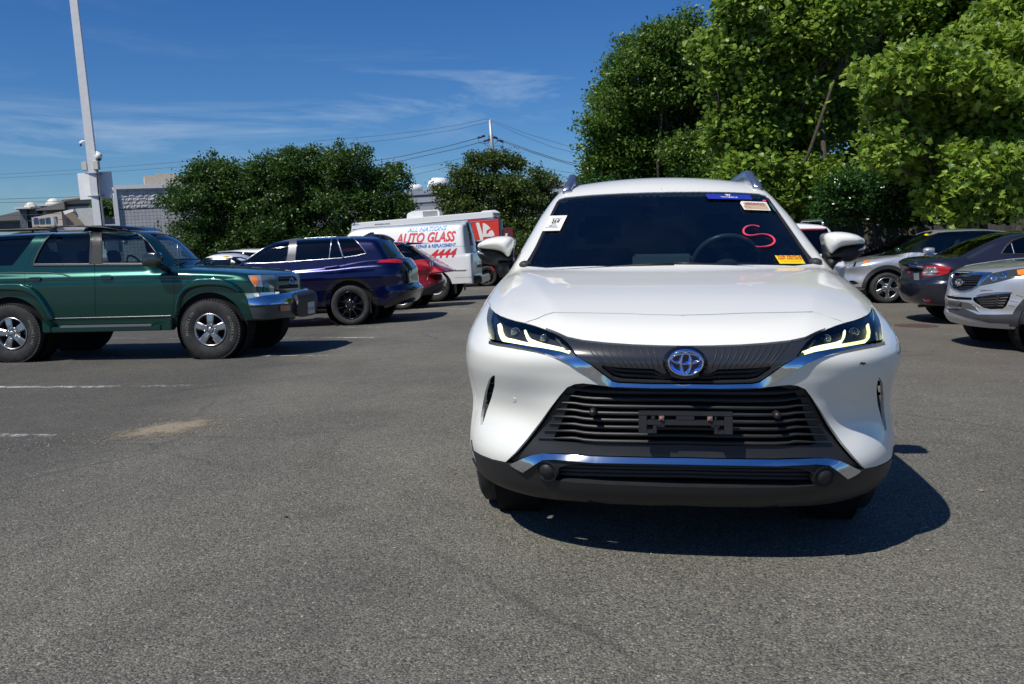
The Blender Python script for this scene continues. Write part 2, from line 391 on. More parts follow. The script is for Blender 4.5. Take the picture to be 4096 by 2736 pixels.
def text_mesh(body, size=1., shear=0, bold=0, ext=.0, align='CENTER', sx=1, spacing=1):
    cu = bpy.data.curves.new('txt', 'FONT'); cu.body = body; cu.size = size; cu.shear = shear; cu.offset = bold; cu.extrude = ext; cu.align_x = align; cu.align_y = 'CENTER'; cu.space_character = spacing; cu.resolution_u = 3
    o = bpy.data.objects.new('txt', cu); COL.objects.link(o); dg = bpy.context.evaluated_depsgraph_get(); dg.update()
    me = bpy.data.meshes.new_from_object(o.evaluated_get(dg)); bpy.data.objects.remove(o)
    V = np.array([v.co[:] for v in me.vertices]) if len(me.vertices) else np.zeros((0, 3)); V[:, 0] *= sx
    F = [tuple(p.vertices) for p in me.polygons]; bpy.data.meshes.remove(me); bpy.data.curves.remove(cu); return V, F
def put_text(name, body, o, ex, ey, mat, parent, size=1., **k):    # flat lettering in the plane (ex, ey) about the point o (parent's frame)
    V, F = text_mesh(body, size, **k); ex = np.array(ex, float); ey = np.array(ey, float); n = np.cross(ex, ey)
    W = np.array(o)+V[:, :1]*ex+V[:, 1:2]*ey+V[:, 2:]*n
    return MB().add(W, F).build(name, mat, parent, fix=False)
def _proj(s, ax, sg, pts, far=6.):
    """points given in the plane square to axis ax, dropped onto the shell from the side sg"""
    pts = np.atleast_2d(np.array(pts, float)); o = [i for i in range(3) if i != ax]; P = np.zeros((len(pts), 3)); P[:, o] = pts
    a = s.c[ax]; n = len(P); hi = np.full(n, far); lo = np.zeros(n); done = np.zeros(n, bool); best = np.full(n, 1e9); tb = np.zeros(n); pv = far
    ts = np.linspace(far, 0, 160); G = np.repeat(P[:, None, :], 160, 1); G[:, :, ax] = a+sg*ts; v = s.f(G.reshape(-1, 3)).reshape(n, 160); neg = v < 0
    done = neg.any(1); i = np.argmax(neg, 1); lo = ts[i]; hi = ts[np.maximum(i-1, 0)]; tb = ts[np.argmin(v, 1)]
    for _ in range(13):
        m = (lo+hi)/2; P[:, ax] = a+sg*m; v = s.f(P) < 0; lo = np.where(v, m, lo); hi = np.where(v, hi, m)
    P[:, ax] = a+sg*np.where(done, (lo+hi)/2, tb); return P
Shell.proj = _proj
Shell.top = lambda s, pts, h=.03, closed=True: s.par(s.proj(2, 1, densify(pts, h, closed), 2.))
Shell.front = lambda s, pts, h=.03, closed=True: s.par(s.proj(1, -1, densify(pts, h, closed), 4.))
Shell.rear = lambda s, pts, h=.03, closed=True: s.par(s.proj(1, 1, densify(pts, h, closed), 4.))
Shell.side = lambda s, sg, pts, h=.03, closed=True: s.par(s.proj(0, sg, densify(pts, h, closed), 2.))
def _roof(s, name, loop, mat, sp=.05, off=0., parent=None, skirt=.02):     # panel laid out from above
    keep = s.surf; s.surf = lambda P: s.proj(2, 1, P, 2.)
    o = s.panel(name, loop, (), mat, sp, off=off, skirt=skirt, parent=parent); s.surf = keep; return o
Shell.roof = _roof

def tyre(mb, x, R, rr, wd, sg, cy, cz, blocks=0):
    """tyre of outer radius R about a rim of radius rr; outer face towards sg"""
    h = wd/2; p = [(-h*.80, rr), (-h*.96, rr+(R-rr)*.25), (-h, rr+(R-rr)*.55), (-h*.93, R-.025), (-h*.80, R-.006), (-h*.4, R), (h*.4, R), (h*.80, R-.006), (h*.93, R-.025), (h, rr+(R-rr)*.55), (h*.96, rr+(R-rr)*.25), (h*.80, rr)]
    mb.lathe([(a, r) for a, r in p], 56, 'x', (x, cy, cz), True)
def wheel(root, x, y, R, rr, wd, sg, style, rim_mat, parts=True, tread=False, turn=0, letters=None):
    """x = outer face of the tyre, sg = the side it faces; centre height R"""
    e = MB(); cx = x-sg*wd/2; tyre(e, cx, R, rr, wd, sg, y, R); w = e.build('wheel', RUB, root)
    if tread:
        g = MB(); nb = 66
        for k in range(nb):
            for q, (a0, a1) in enumerate(((-.47, -.27), (-.23, -.03), (.03, .23), (.27, .47))):
                th = 2*pi*(k+.5*(q % 2))/nb
                M = Matrix.Translation((cx, y, R)) @ Matrix.Rotation(th, 4, 'X') @ Matrix.Rotation(.25*(1 if q % 2 else -1), 4, 'Z')
                g.box((a0*wd, -.0115*R/.36, R-.02), (a1*wd, .0115*R/.36, R+(.004 if R < .37 else .0012)), M)
        t = g.build('tread', RUB, w); t['kind'] = 'stuff'
    f = x-sg*.012
    m = MB(); m.lathe([(-sg*.004, rr+.004), (sg*.004, rr-.003), (-sg*.008, rr-.014), (-sg*.03, rr-.022), (-sg*(wd-.05), rr-.03)], 48, 'x', (f, y, R))
    rim = m.build('rim', rim_mat, w)
    bk = MB(); bk.lathe([(-sg*.11, 0.), (-sg*.11, rr-.02)], 32, 'x', (f, y, R)); bk.build('brake_backing', MBLK, w)
    if style in ('five', 'five_wide', 'ten', 'six', 'holes', 'swirl'):
        sp_ = MB(); ns = {'five': 5, 'five_wide': 5, 'ten': 10, 'six': 6, 'holes': 8, 'swirl': 5}[style]
        for k in range(ns):
            th = 2*pi*k/ns+turn
            w0, w1, r0, r1 = {'five': (.20, .17, .16, .96), 'five_wide': (.34, .50, .2, .97), 'ten': (.075, .10, .2, .97), 'six': (.22, .22, .2, .97), 'holes': (.34, .30, .1, .97), 'swirl': (.17, .40, .16, .96)}[style]
            sk = .18*rr if style == 'swirl' else 0
            c = np.array([0, cos(th), sin(th)]); t = np.array([0, -sin(th), cos(th)]); o = np.array([f, y, R])
            dd = .03; V = []
            for r, ww, dx, s_ in ((r0*rr, w0*rr, -.010, 0), (.55*rr, (w0*.55+w1*.45)*rr, -.006, sk*.4), (r1*rr, w1*rr, -.012, sk)):
                for a, b in ((-.5, dx), (-.36, dx+.008), (.36, dx+.008), (.5, dx), (.5, dx-dd), (-.5, dx-dd)):
                    V.append(o+c*r+t*(a*ww+s_)+np.array([sg*b, 0, 0]))
            F = [(i*6+j, i*6+(j+1) % 6, (i+1)*6+(j+1) % 6, (i+1)*6+j) for i in range(2) for j in range(6)]+[(0, 1, 2, 3, 4, 5), (12, 13, 14, 15, 16, 17)]
            if style == 'ten' or not parts: sp_.add(V, F)
            else:
                one = MB(); one.add(V, F); one.build('spoke', rim_mat, w)
        if style == 'ten' and parts:
            nF = len(sp_.F)//ns; nV = 18
            for k in range(ns):
                one = MB(); one.add(sp_.V[k*nV:(k+1)*nV], [tuple(i-k*nV for i in fc) for fc in sp_.F[k*nF:(k+1)*nF]]); one.build('spoke', rim_mat, w)
        elif not parts: sp_.build('spokes', rim_mat, w)
    hb = MB(); hb.lathe([(sg*.006, 0), (sg*.006, rr*.14), (0, rr*.17), (-sg*.03, rr*.20), (-sg*.09, rr*.22)], 24, 'x', (f, y, R)); hb.build('hub_cap', rim_mat, w)
    if parts:
        nl = 6 if style == 'five_wide' else 5; lg = MB()
        for k in range(nl):
            th = 2*pi*(k+.5)/nl+turn; rq = rr*(.30 if nl == 5 else .34); lg.lathe([(sg*.012, 0), (sg*.012, .008), (sg*.006, .011), (-sg*.02, .011)], 8, 'x', (f, y+cos(th)*rq, R+sin(th)*rq))
        lg.build('lug_nuts', DCHR, w)
        pl = MB(); pl.lathe([(-sg*.022, rr*.16), (-sg*.016, rr*.40), (-sg*.05, rr*.44)], 24, 'x', (f, y, R)); pl.build('hub_plate', rim_mat, w)
    if letters:
        for ph in letters[1]:
            mb = MB(); rm = (rr+R)/2*1.0
            for i, ch in enumerate(letters[0]):
                V, F = text_mesh(ch, .056, bold=-.001)
                th = ph-sg*i*.135*1.0
                c = np.array([0, cos(th), sin(th)]); t = np.array([0, sin(th), -cos(th)])*sg
                W = np.array([x+sg*.0015, y, R])+c*rm+V[:, :1]*t+V[:, 1:2]*c; mb.add(W, F)
            mb.build('tyre_lettering', simple('letter_white', (.30, .30, .29), .7), w, fix=False)
    return w
# ================================================================== other vehicles
GEN = dict(yf=.75, yr=.6, n=2.7, cz=[.2, .5, .8, 1.0], cy=[.10, .02, .0, .08], rz=[.2, .5, .9, 1.2], ry=[.12, .02, .0, .05], kl=.09, kg=.08, sill=.28, Wz=[.2, .5, .8, 1.1], Ww=[.88, .90, .90, .84], wsc=.14, rgc=.10, tum=.38, rfx=.05, hdrop=.03, gfloor=.15, shoulder=.12)
def car_f(**k):
    p = dict(GEN); p.update(k); L_ = p['L']
    def f(P):
        x, y, z = np.abs(P[:, 0]), P[:, 1], P[:, 2]
        c = ipt(z, p['cz'], p['cy']); r = L_-ipt(z, p['rz'], p['ry']); W = ipt(z, p['Wz'], p['Ww']); n = p['n']
        q = np.maximum(np.clip(p['yf']-(y-c), 0, None)/p['yf'], np.clip(p['yr']-(r-y), 0, None)/p['yr'])
        pf = (((x/W)**n+q**n)**(1/n)-1)*.85
        H = ipt(y, *p['H'])-p['hdrop']*(x/.85)**2-p['shoulder']*np.clip(x-p['hx'] if 'hx' in p else x-.72, 0, 1)
        lo = smax(pf, (z-H)*.96, p['sill']-z, k=p['kl'])
        (y0, z0, a0), (y1, z1, a1) = p['ws'], p['rg']; a0 = radians(a0); a1 = radians(a1)
        ws = (z-z0)*cos(a0)-(y-y0-p['wsc']*(x/.75)**2)*sin(a0)
        rg = (z-z1)*cos(a1)+(y-y1+p['rgc']*(x/.75)**2)*sin(a1)
        sd = x-(p['gw']-p['tum']*(z-p['gz'])-.25*np.clip(z-p['gz']-.32, 0, 1)**1.5-p.get('gt', .05)*sst(y, L_*.62, L_))
        rf = z-(ipt(y, *p['R'])-p['rfx']*(x/.6)**2)
        g = smax(ws, rg, sd, rf, k=p['kg']); g = smax(g, p['gz']-p['gfloor']-z, k=.02)
        v = smin(lo, g, .02)
        if 'extra' in p: v = p['extra'](x, y, z, v)
        return v
    f.p = p; return f
class Car:
    def __init__(s, name, label, cat, M, f, near, cy, cz=.75, sy=None, group=None):
        s.root = thing(name, label, cat, M, group); s.p = f.p; s.near = near; s.M = M
        s.S = Shell(f, (0, cy, cz), (1, sy or f.p['L']/2/.95, 1), M, s.root, rot=90*near)
    def archpts(s, yc, R, zb): return [(yc-R*cos(t), s.rad+R*sin(t)) for t in np.linspace(-.15, pi+.15, 22)] if True else []
    def bottom(s, axles, R, rad, zs, zb):
        s.rad = rad; L_ = s.p['L']; S = s.S
        ym = S.c[1]
        def line(sg, ys):
            out = []
            for y in ys: out.append((y, zs))
            return out
        side = [(.30, zb)]
        for i, a in enumerate(axles):
            side += [(a-R, zs if i else zb)]+[(a-R*cos(t), rad+R*sin(t)) for t in np.linspace(.05, pi-.05, 22)]+[(a+R, zs if i == 0 else zb)]
        side += [(L_-.25, zb)]; side = densify(side, .05, False)
        prm = {sg: S.par(S.proj(0, sg, side, 2.)) for sg in (-1, 1)}
        fr = S.par(S.proj(1, -1, densify([(-.75, zb), (.75, zb)], .08, False), 4.)); re = S.par(S.proj(1, 1, densify([(.75, zb), (-.75, zb)], .08, False), 4.))
        loop = np.vstack([prm[-1][::-1], fr, prm[1], re])     # rear-left .. front .. rear-right
        seam = loop; i = int(np.argmin(seam[:, 0])); seam = np.roll(seam, -i, 0)
        if seam[5, 0] < seam[-5, 0]-180: pass
        d = np.diff(seam[:40, 0]).sum()
        if d < 0: seam = np.roll(seam[::-1], 1, 0)
        e0 = seam[0, 1]; return np.vstack([[[-180, e0]], seam[:], [[180, e0]]])
    def ring(s, top_el=None, roof=None):
        rp = densify(roof, .05); pr = s.S.par(s.S.proj(2, 1, rp, 2.)); i = int(np.argmin(pr[:, 0])); pr = np.roll(pr, -i, 0)
        if pr[3, 0] < pr[0, 0] or pr[3, 0]-pr[0, 0] > 180: pr = np.roll(pr[::-1], 1, 0)
        return rp, np.vstack([[[-180, pr[0, 1]]], pr, [[180, pr[0, 1]]]])
    def body(s, mat, axles, R, rad, roofpoly, holes, zs=.3, zb=.3, sp=1.6, roofmat=None, name='body'):
        b = s.bottom(axles, R, rad, zs, zb); rp, t = s.ring(roof=roofpoly)
        s.bp = s.S.panel(name, np.vstack([b, t[::-1]]), holes, mat, sp, parent=s.root, skirt=.02)
        s.S.roof('roof', rp, roofmat or mat, .08, parent=s.root, off=.002)
        m = MB()
        for a in axles:
            for sx in (-1, 1):
                w_ = s.p['Ww'][1]-.02; m.lathe([(sx*(w_-.3), R+.005), (sx*w_, R+.005)], 32, 'x', (0, a, rad), False); m.lathe([(sx*(w_-.3), 0), (sx*(w_-.3), R+.005)], 32, 'x', (0, a, rad), False)
        m.box((-.75, .4, zb-.02), (.75, s.p['L']-.45, zb+.1)); m.build('underbody', MBLK, s.root, fix=False)
        return s.bp
    def liner(s, mat=None):                        # dark floor and inner sides so that shut lines and gaps read dark
        pass
    def arch_trim(s, side, yc, rad, R0, R1, mat, off=.012, a0=.0, a1=pi, name='wheel_arch_trim'):
        th = np.linspace(a0, a1, 30); o = [(yc-R1*cos(t), rad+R1*sin(t)) for t in th]; i = [(yc-R0*cos(t), rad+R0*sin(t)) for t in th[::-1]]
        p = s.S.side(side, o+i, .05); return s.S.panel(name, p, (), mat, 1.2, off=off, parent=s.root, skirt=off+.03)
    def strip(s, name, uv_or_p, mat, w, off=.003, h=.004, im=True, parent=None, closed=False):
        p = s.S.im(uv_or_p, 8, closed) if im else uv_or_p; return s.S.ribbon(name, p, w, mat, off, parent or s.root, h=h, closed=closed)
    def pan(s, name, uv, mat, sp=1., off=0, skirt=.02, ins=0, holes=(), im=True, sm=0, parent=None, **k):
        p = s.S.im(uv, 8, sm=sm) if im else uv; return s.S.panel(name, p, holes, mat, sp, off=off, skirt=skirt, parent=parent or s.root, ins=ins, **k)
    def seats(s, ys, z=.55, top=1.25, n=2, mat=None, w=.24):
        for y in ys:
            for sx in (-1, 1):
                cx = sx*.37; m = MB(); M = Matrix.Translation((cx, y, z)) @ Matrix.Rotation(radians(-14), 4, 'X')
                m.box((-w, -.05, 0), (w, .10, top-z-.2), M); o = m.build('seat_back', mat or INT, s.root, bevel=.04)
                m = MB(); m.box((-.13, -.02, top-z-.14), (.13, .07, top-z+.05), M); m.build('headrest', mat or INT, o, bevel=.03)
def ellipse_uv(cu, cv, ru, rv, n=24, t0=0): return [(cu+ru*cos(t+t0), cv+rv*sin(t+t0)) for t in np.linspace(0, 2*pi, n+1)[:-1]]
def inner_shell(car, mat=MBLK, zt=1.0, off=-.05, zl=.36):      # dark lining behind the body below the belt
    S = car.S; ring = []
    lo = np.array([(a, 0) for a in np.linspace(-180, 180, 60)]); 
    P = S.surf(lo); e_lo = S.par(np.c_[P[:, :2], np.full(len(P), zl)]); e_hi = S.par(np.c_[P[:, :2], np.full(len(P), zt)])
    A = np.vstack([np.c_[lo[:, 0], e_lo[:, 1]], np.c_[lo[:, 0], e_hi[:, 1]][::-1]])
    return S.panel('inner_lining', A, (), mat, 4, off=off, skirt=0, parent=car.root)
# ================================================================== ground
GP = np.array([(0, 4.1, .186), (1.8, 3.9, .186), (.3, 6.8, .186), (2.2, 6.6, .186), (0, 0, .18), (-3, 3, .15), (3, 1, .17), (0, 2, .186), (4, 4, .15), (-6.43, 12.2, -.045), (-3.77, 12, -.004), (-6.3, 13.8, -.06), (-3.6, 13.6, -.03),
    (-3.1, 17.2, -.13), (-6.1, 17.5, -.26), (-2.6, 21, -.12), (-5.6, 21.3, -.25), (-2.05, 24.2, -.157), (-5.5, 24.5, -.31), (-.9, 31.8, -.11), (-4, 32.2, -.25), (8.2, 19.1, .035), (6.6, 11.8, .04), (9.5, 11.4, .03), (8.2, 15, .03), (12, 19, .0), (4, 15, .03), (1.2, 12, .08), (1, 20, .0), (2, 30, -.06)])
_K = lambda A, B: np.exp(-((A[:, None, 0]-B[None, :, 0])**2+(A[:, None, 1]-B[None, :, 1])**2)/(2*4.0**2))
_GW = np.linalg.solve(_K(GP, GP)+.02*np.eye(len(GP)), GP[:, 2]+.10)
def gz(x, y):
    x = np.atleast_1d(np.asarray(x, float)); y = np.atleast_1d(np.asarray(y, float)); return -.10+_K(np.stack([x.ravel(), y.ravel()], 1), GP)@_GW
def gxy(u, v):                               # point of the ground seen at u, v
    d = rays([(u, v)])[0]; t = (CZ-.1)/-d[2]
    for _ in range(12): p = CO+d*t; t = (CZ-gz(p[0], p[1])[0])/-d[2]
    return CO+d*t
xs = np.sort(np.concatenate([np.arange(-16, 18, .22), -16-np.geomspace(.3, 900, 36), 18+np.geomspace(.3, 900, 36)])); ys = np.concatenate([np.arange(-6, 46, .22), 46+np.geomspace(.3, 1200, 40), -6-np.geomspace(.5, 60, 8)]); ys.sort()
XX, YY = np.meshgrid(xs, ys); ZZ = np.concatenate([gz(XX[i], YY[i]) for i in range(len(ys))]).reshape(XX.shape)
nx, ny = len(xs), len(ys); V = np.stack([XX.ravel(), YY.ravel(), ZZ.ravel()], 1); I = np.arange(nx*ny).reshape(ny, nx)
Fq = np.stack([I[:-1, :-1].ravel(), I[:-1, 1:].ravel(), I[1:, 1:].ravel(), I[1:, :-1].ravel()], 1)
def fast_mesh(name, V, Fq, mat, smooth=False):
    me = bpy.data.meshes.new(name); V = np.asarray(V, np.float32); Fq = np.asarray(Fq, np.int32); k = Fq.shape[1]
    me.vertices.add(len(V)); me.vertices.foreach_set('co', V.ravel()); me.loops.add(Fq.size); me.loops.foreach_set('vertex_index', Fq.ravel())
    me.polygons.add(len(Fq)); me.polygons.foreach_set('loop_start', np.arange(0, Fq.size, k, dtype=np.int32)); me.polygons.foreach_set('loop_total', np.full(len(Fq), k, np.int32))
    if smooth: me.polygons.foreach_set('use_smooth', np.ones(len(Fq), bool))
    me.update(calc_edges=True); me.validate()
    if mat: me.materials.append(mat)
    return me
def asphalt():
    t = NT('asphalt'); co = t.n('ShaderNodeTexCoord').outputs['Object']; b = t.b
    v = t.n('ShaderNodeTexVoronoi'); v.inputs['Scale'].default_value = 135; t.l(co, v.inputs['Vector'])
    st = t.ramp(v.outputs['Color'], [(0., (.066, .065, .060)), (.3, (.144, .138, .119)), (.6, (.203, .193, .163)), (.82, (.265, .249, .204)), (.95, (.385, .36, .30)), (1., (.65, .62, .56))])
    ed = t.ramp(v.outputs['Distance'], [(.0, 1.), (.55, .8), (.9, .25)])
    m = t.n('ShaderNodeMixRGB', blend_type='MULTIPLY'); m.inputs[0].default_value = .85; t.l(st, m.inputs[1]); t.l(ed, m.inputs[2])
    # broad wear
    n1 = t.noise(.35, 6, .6, vec=co); w1 = t.ramp(n1.outputs['Fac'], [(.3, (.72, .72, .74)), (.52, (1.0, 1.0, .99)), (.72, (1.20, 1.17, 1.10))])
    m2 = t.n('ShaderNodeMixRGB', blend_type='MULTIPLY'); m2.inputs[0].default_value = 1; t.l(m.outputs[0], m2.inputs[1]); t.l(w1, m2.inputs[2])
    n2 = t.noise(3.5, 7, .7, vec=co); w2 = t.ramp(n2.outputs['Fac'], [(.3, .88), (.6, 1.06)])
    m3 = t.n('ShaderNodeMixRGB', blend_type='MULTIPLY'); m3.inputs[0].default_value = 1; t.l(m2.outputs[0], m3.inputs[1]); t.l(w2, m3.inputs[2])
    sep = t.n('ShaderNodeSeparateXYZ'); t.l(co, sep.inputs[0])
    def mr(src, a, b_, c=0., d=1.):
        q = t.n('ShaderNodeMapRange'); q.interpolation_type = 'SMOOTHSTEP'; q.inputs[1].default_value = a; q.inputs[2].default_value = b_; q.inputs[3].default_value = c; q.inputs[4].default_value = d; t.l(src, q.inputs[0]); return q.outputs[0]
    def mul(a, b_):
        q = t.n('ShaderNodeMath', operation='MULTIPLY'); t.l(a, q.inputs[0]); t.l(b_, q.inputs[1]); return q.outputs[0]
    def over(base, fac, col, amt=1.):
        q = t.n('ShaderNodeMixRGB'); t.l(base, q.inputs[1]); q.inputs[2].default_value = (*col, 1); k = t.n('ShaderNodeMath', operation='MULTIPLY'); k.inputs[1].default_value = amt; t.l(fac, k.inputs[0]); t.l(k.outputs[0], q.inputs[0]); return q.outputs[0]
    # older, darker surfacing in the left-hand bays
    nz = t.noise(.8, 5, .6, vec=co); xo = t.n('ShaderNodeMath', operation='MULTIPLY_ADD'); t.l(nz.outputs['Fac'], xo.inputs[0]); xo.inputs[1].default_value = 1.6; t.l(sep.outputs[0], xo.inputs[2])
    lf = mul(mr(xo.outputs[0], -1.3, -.9-1.5, 0, 1), mr(sep.outputs[1], 4.0, 6.0)); dk = t.n('ShaderNodeMixRGB', blend_type='MULTIPLY'); t.l(m3.outputs[0], dk.inputs[1]); dk.inputs[2].default_value = (.62, .63, .66, 1); t.l(lf, dk.inputs[0])
    # earth and dry litter along the right-hand side
    nd = t.noise(1.3, 8, .68, vec=co); rd = t.ramp(nd.outputs['Fac'], [(.36, 0.), (.62, 1.)])
    rt = mul(mul(mr(sep.outputs[0], 2.4, 5.2), mr(sep.outputs[1], 5.0, 8.5)), mr(rd, 0, 1, .35, 1)); c = over(dk.outputs[0], rt, (.125, .105, .085), .62)
    # dusty drift near the sand patch and stains
    ns = t.noise(.9, 7, .7, vec=co); rs = t.ramp(ns.outputs['Fac'], [(.60, 0.), (.72, 1.)]); c = over(c, rs, (.16, .14, .11), .35)
    no = t.noise(1.1, 3, .5, vec=co); ro = t.ramp(no.outputs['Fac'], [(.24, 1.), (.32, 0.)]); c = over(c, ro, (.03, .03, .03), .35)
    cw = t.noise(1.7, 5, .6, vec=co); cm = t.n('ShaderNodeMixRGB'); cm.inputs[0].default_value = .22; t.l(co, cm.inputs[1]); t.l(cw.outputs['Color'], cm.inputs[2])
    cv = t.n('ShaderNodeTexVoronoi'); cv.feature = 'DISTANCE_TO_EDGE'; cv.inputs['Scale'].default_value = .34; t.l(cm.outputs[0], cv.inputs['Vector']); cr = t.ramp(cv.outputs['Distance'], [(0., 1.), (.003, .8), (.006, 0.)])
    cg = t.ramp(t.noise(.5, 4, .6, vec=co).outputs['Fac'], [(.48, 0.), (.60, 1.)]); c = over(c, mul(cr, cg), (.05, .045, .04), .5)
    pn_ = t.noise(75, 3, .55, vec=co); c = over(c, t.ramp(pn_.outputs['Fac'], [(.33, 1.), (.41, 0.)]), (.018, .018, .018), .7); c = over(c, t.ramp(t.noise(48, 2, .5, vec=co).outputs['Fac'], [(.69, 0.), (.73, 1.)]), (.42, .40, .35), .6)
    t.l(c, b.inputs['Base Color']); b.inputs['Roughness'].default_value = .85; b.inputs['Specular IOR Level'].default_value = .3
    vb = t.n('ShaderNodeTexVoronoi'); vb.inputs['Scale'].default_value = 135; t.l(co, vb.inputs['Vector'])
    ad = t.n('ShaderNodeMath', operation='SUBTRACT'); nn_ = t.noise(420, 2, .5, vec=co); s2 = t.n('ShaderNodeMath', operation='MULTIPLY'); s2.inputs[1].default_value = .5; t.l(nn_.outputs['Fac'], s2.inputs[0]); t.l(s2.outputs[0], ad.inputs[0]); t.l(vb.outputs['Distance'], ad.inputs[1])
    t.bump(ad.outputs[0], .75, .006); return t.m
ASPH = asphalt()
g0 = link('asphalt_ground', fast_mesh('asphalt_ground', V, Fq, ASPH, True)); g0['kind'] = 'structure'
def worn_paint():
    t = NT('worn_line_paint'); co = t.n('ShaderNodeTexCoord').outputs['Object']; n = t.noise(14, 8, .75, vec=co); n2 = t.noise(1.2, 4, .6, vec=co)
    a = t.n('ShaderNodeMath', operation='ADD'); t.l(n.outputs['Fac'], a.inputs[0]); s_ = t.n('ShaderNodeMath', operation='MULTIPLY'); s_.inputs[1].default_value = .7; t.l(n2.outputs['Fac'], s_.inputs[0]); t.l(s_.outputs[0], a.inputs[1])
    f = t.ramp(a.outputs[0], [(.79, 0), (.95, .9)]); t.b.inputs['Base Color'].default_value = (.46, .46, .44, 1); t.b.inputs['Roughness'].default_value = .8
    tr = t.n('ShaderNodeBsdfTransparent'); m = t.n('ShaderNodeMixShader'); t.l(f, m.inputs[0]); t.l(tr.outputs[0], m.inputs[1]); t.l(t.b.outputs[0], m.inputs[2]); t.l(m.outputs[0], t.o.inputs[0]); return t.m
WP = worn_paint()
def ground_strip(name, a, b, w, mat, lift=.004, n=40, kind='structure'):
    a = np.array(a[:2], float); b = np.array(b[:2], float); d = (b-a)/np.linalg.norm(b-a); p = np.array([-d[1], d[0]])*w/2; V = []
    for i in range(n+1):
        c = a+(b-a)*i/n
        for s in (-1, 1): q = c+p*s; V.append((q[0], q[1], gz(q[0], q[1])[0]+lift))
    m = MB(); m.add(V, [(2*i, 2*i+1, 2*i+3, 2*i+2) for i in range(n)]); o = m.build(name, mat, fix=False)
    if kind: o['kind'] = kind
    return o
for (a, b, w_) in (((-300, 1737), (215, 1745), .10), ((-300, 1548), (770, 1543), .12), ((-100, 1436), (1080, 1424), .08), ((1120, 1424), (1330, 1422), .05), ((330, 1352), (1500, 1352), .08), ((1000, 1356), (1500, 1350), .09), ((1350, 1311), (1640, 1308), .09), ((1500, 1240), (1900, 1236), .09), ((1750, 1190), (2050, 1186), .09), ((1800, 1158), (2060, 1154), .09)):
    ground_strip('parking_line', gxy(*a), gxy(*b), w_, WP)
# manhole
mc = gxy(3665, 1303); m = MB(); m.lathe([(.006, 0), (.006, .30), (.003, .33)], 32, 'z', (mc[0], mc[1], mc[2])); o = m.build('manhole_cover', simple('rusty_iron', (.075, .045, .038), .8, var=.4, vs=12, bump=.3, bs=60)); tag(o, 'round rusty iron manhole cover in the asphalt near the silver cars', 'manhole cover')
# sand and pebbles
rng = np.random.default_rng(5)
def pebbles(name, cx, cy, sx, sy, ang, n, s0, s1, mat, parent=None, lift=0):
    V = []; F = []
    base = np.array([(1, 0, 0), (-1, 0, 0), (0, 1, 0), (0, -1, 0), (0, 0, 1), (0, 0, -.6)]); fc = [(0, 2, 4), (2, 1, 4), (1, 3, 4), (3, 0, 4), (2, 0, 5), (1, 2, 5), (3, 1, 5), (0, 3, 5)]
    P = rng.normal(size=(n, 2))*[sx, sy]; ca, sa = cos(ang), sin(ang); X = cx+P[:, 0]*ca-P[:, 1]*sa; Y = cy+P[:, 0]*sa+P[:, 1]*ca; Z = gz(X, Y)
    for i in range(n):
        s = rng.uniform(s0, s1)*np.array([1, rng.uniform(.6, 1), rng.uniform(.4, .8)]); th = rng.uniform(0, 6.3); R_ = np.array([[cos(th), -sin(th), 0], [sin(th), cos(th), 0], [0, 0, 1]])
        q = (base*s+rng.normal(size=(6, 3))*s*.15)@R_.T+[X[i], Y[i], Z[i]+s[2]*.4+lift]; k = len(V); V += q.tolist(); F += [tuple(j+k for j in f) for f in fc]
    m = MB(); m.add(V, F); o = m.build(name, mat, parent, fix=False); o['kind'] = 'stuff'; return o
sp_ = gxy(680, 1715)
t = NT('sand'); co = t.n('ShaderNodeTexCoord').outputs['Object']; n = t.noise(5.5, 9, .78, vec=co); sc_ = t.ramp(t.noise(60, 5, .7, vec=co).outputs['Fac'], [(.3, (.19, .155, .105)), (.7, (.34, .285, .205))]); t.l(sc_, t.b.inputs['Base Color']); t.b.inputs['Roughness'].default_value = .95
gco = t.n('ShaderNodeTexCoord').outputs['Generated']; vl = t.n('ShaderNodeVectorMath', operation='DISTANCE'); vl.inputs[1].default_value = (.5, .5, .5); t.l(gco, vl.inputs[0]); fa = t.n('ShaderNodeMath', operation='MULTIPLY_ADD'); fa.inputs[1].default_value = -1.25; t.l(vl.outputs['Value'], fa.inputs[0]); t.l(n.outputs['Fac'], fa.inputs[2])
f = t.ramp(fa.outputs[0], [(.14, 0), (.38, .9)]); tr = t.n('ShaderNodeBsdfTransparent'); mxs = t.n('ShaderNodeMixShader'); t.l(f, mxs.inputs[0]); t.l(tr.outputs[0], mxs.inputs[1]); t.l(t.b.outputs[0], mxs.inputs[2]); t.l(mxs.outputs[0], t.o.inputs[0]); SANDM = t.m
def ground_patch(name, c, rx, ry, ang, mat, lift=.005, n=16):
    V = []; ca, sa = cos(ang), sin(ang)
    for j in range(n+1):
        for i in range(n+1): a = (i/n*2-1)*rx; b = (j/n*2-1)*ry; x = c[0]+a*ca-b*sa; y = c[1]+a*sa+b*ca; V.append((x, y, gz(x, y)[0]+lift))
    m = MB(); m.add(V, [(j*(n+1)+i, j*(n+1)+i+1, (j+1)*(n+1)+i+1, (j+1)*(n+1)+i) for j in range(n) for i in range(n)], True); o = m.build(name, mat, fix=False); return o
o = ground_patch('sand_patch', sp_, .80, .42, .5, SANDM); tag(o, 'small drift of tan sand on the asphalt at the left', 'sand', kind='stuff')
SAND_ST = simple('pebble', (.20, .17, .13), .9, var=.5, vs=60)
pebbles('loose_gravel', sp_[0]-.1, sp_[1]-.1, .55, .22, .5, 420, .004, .012, SAND_ST)
pebbles('loose_gravel', 0, 4.5, 3.0, 2.6, 0, 500, .003, .007, simple('pebble_light', (.33, .31, .27), .9))
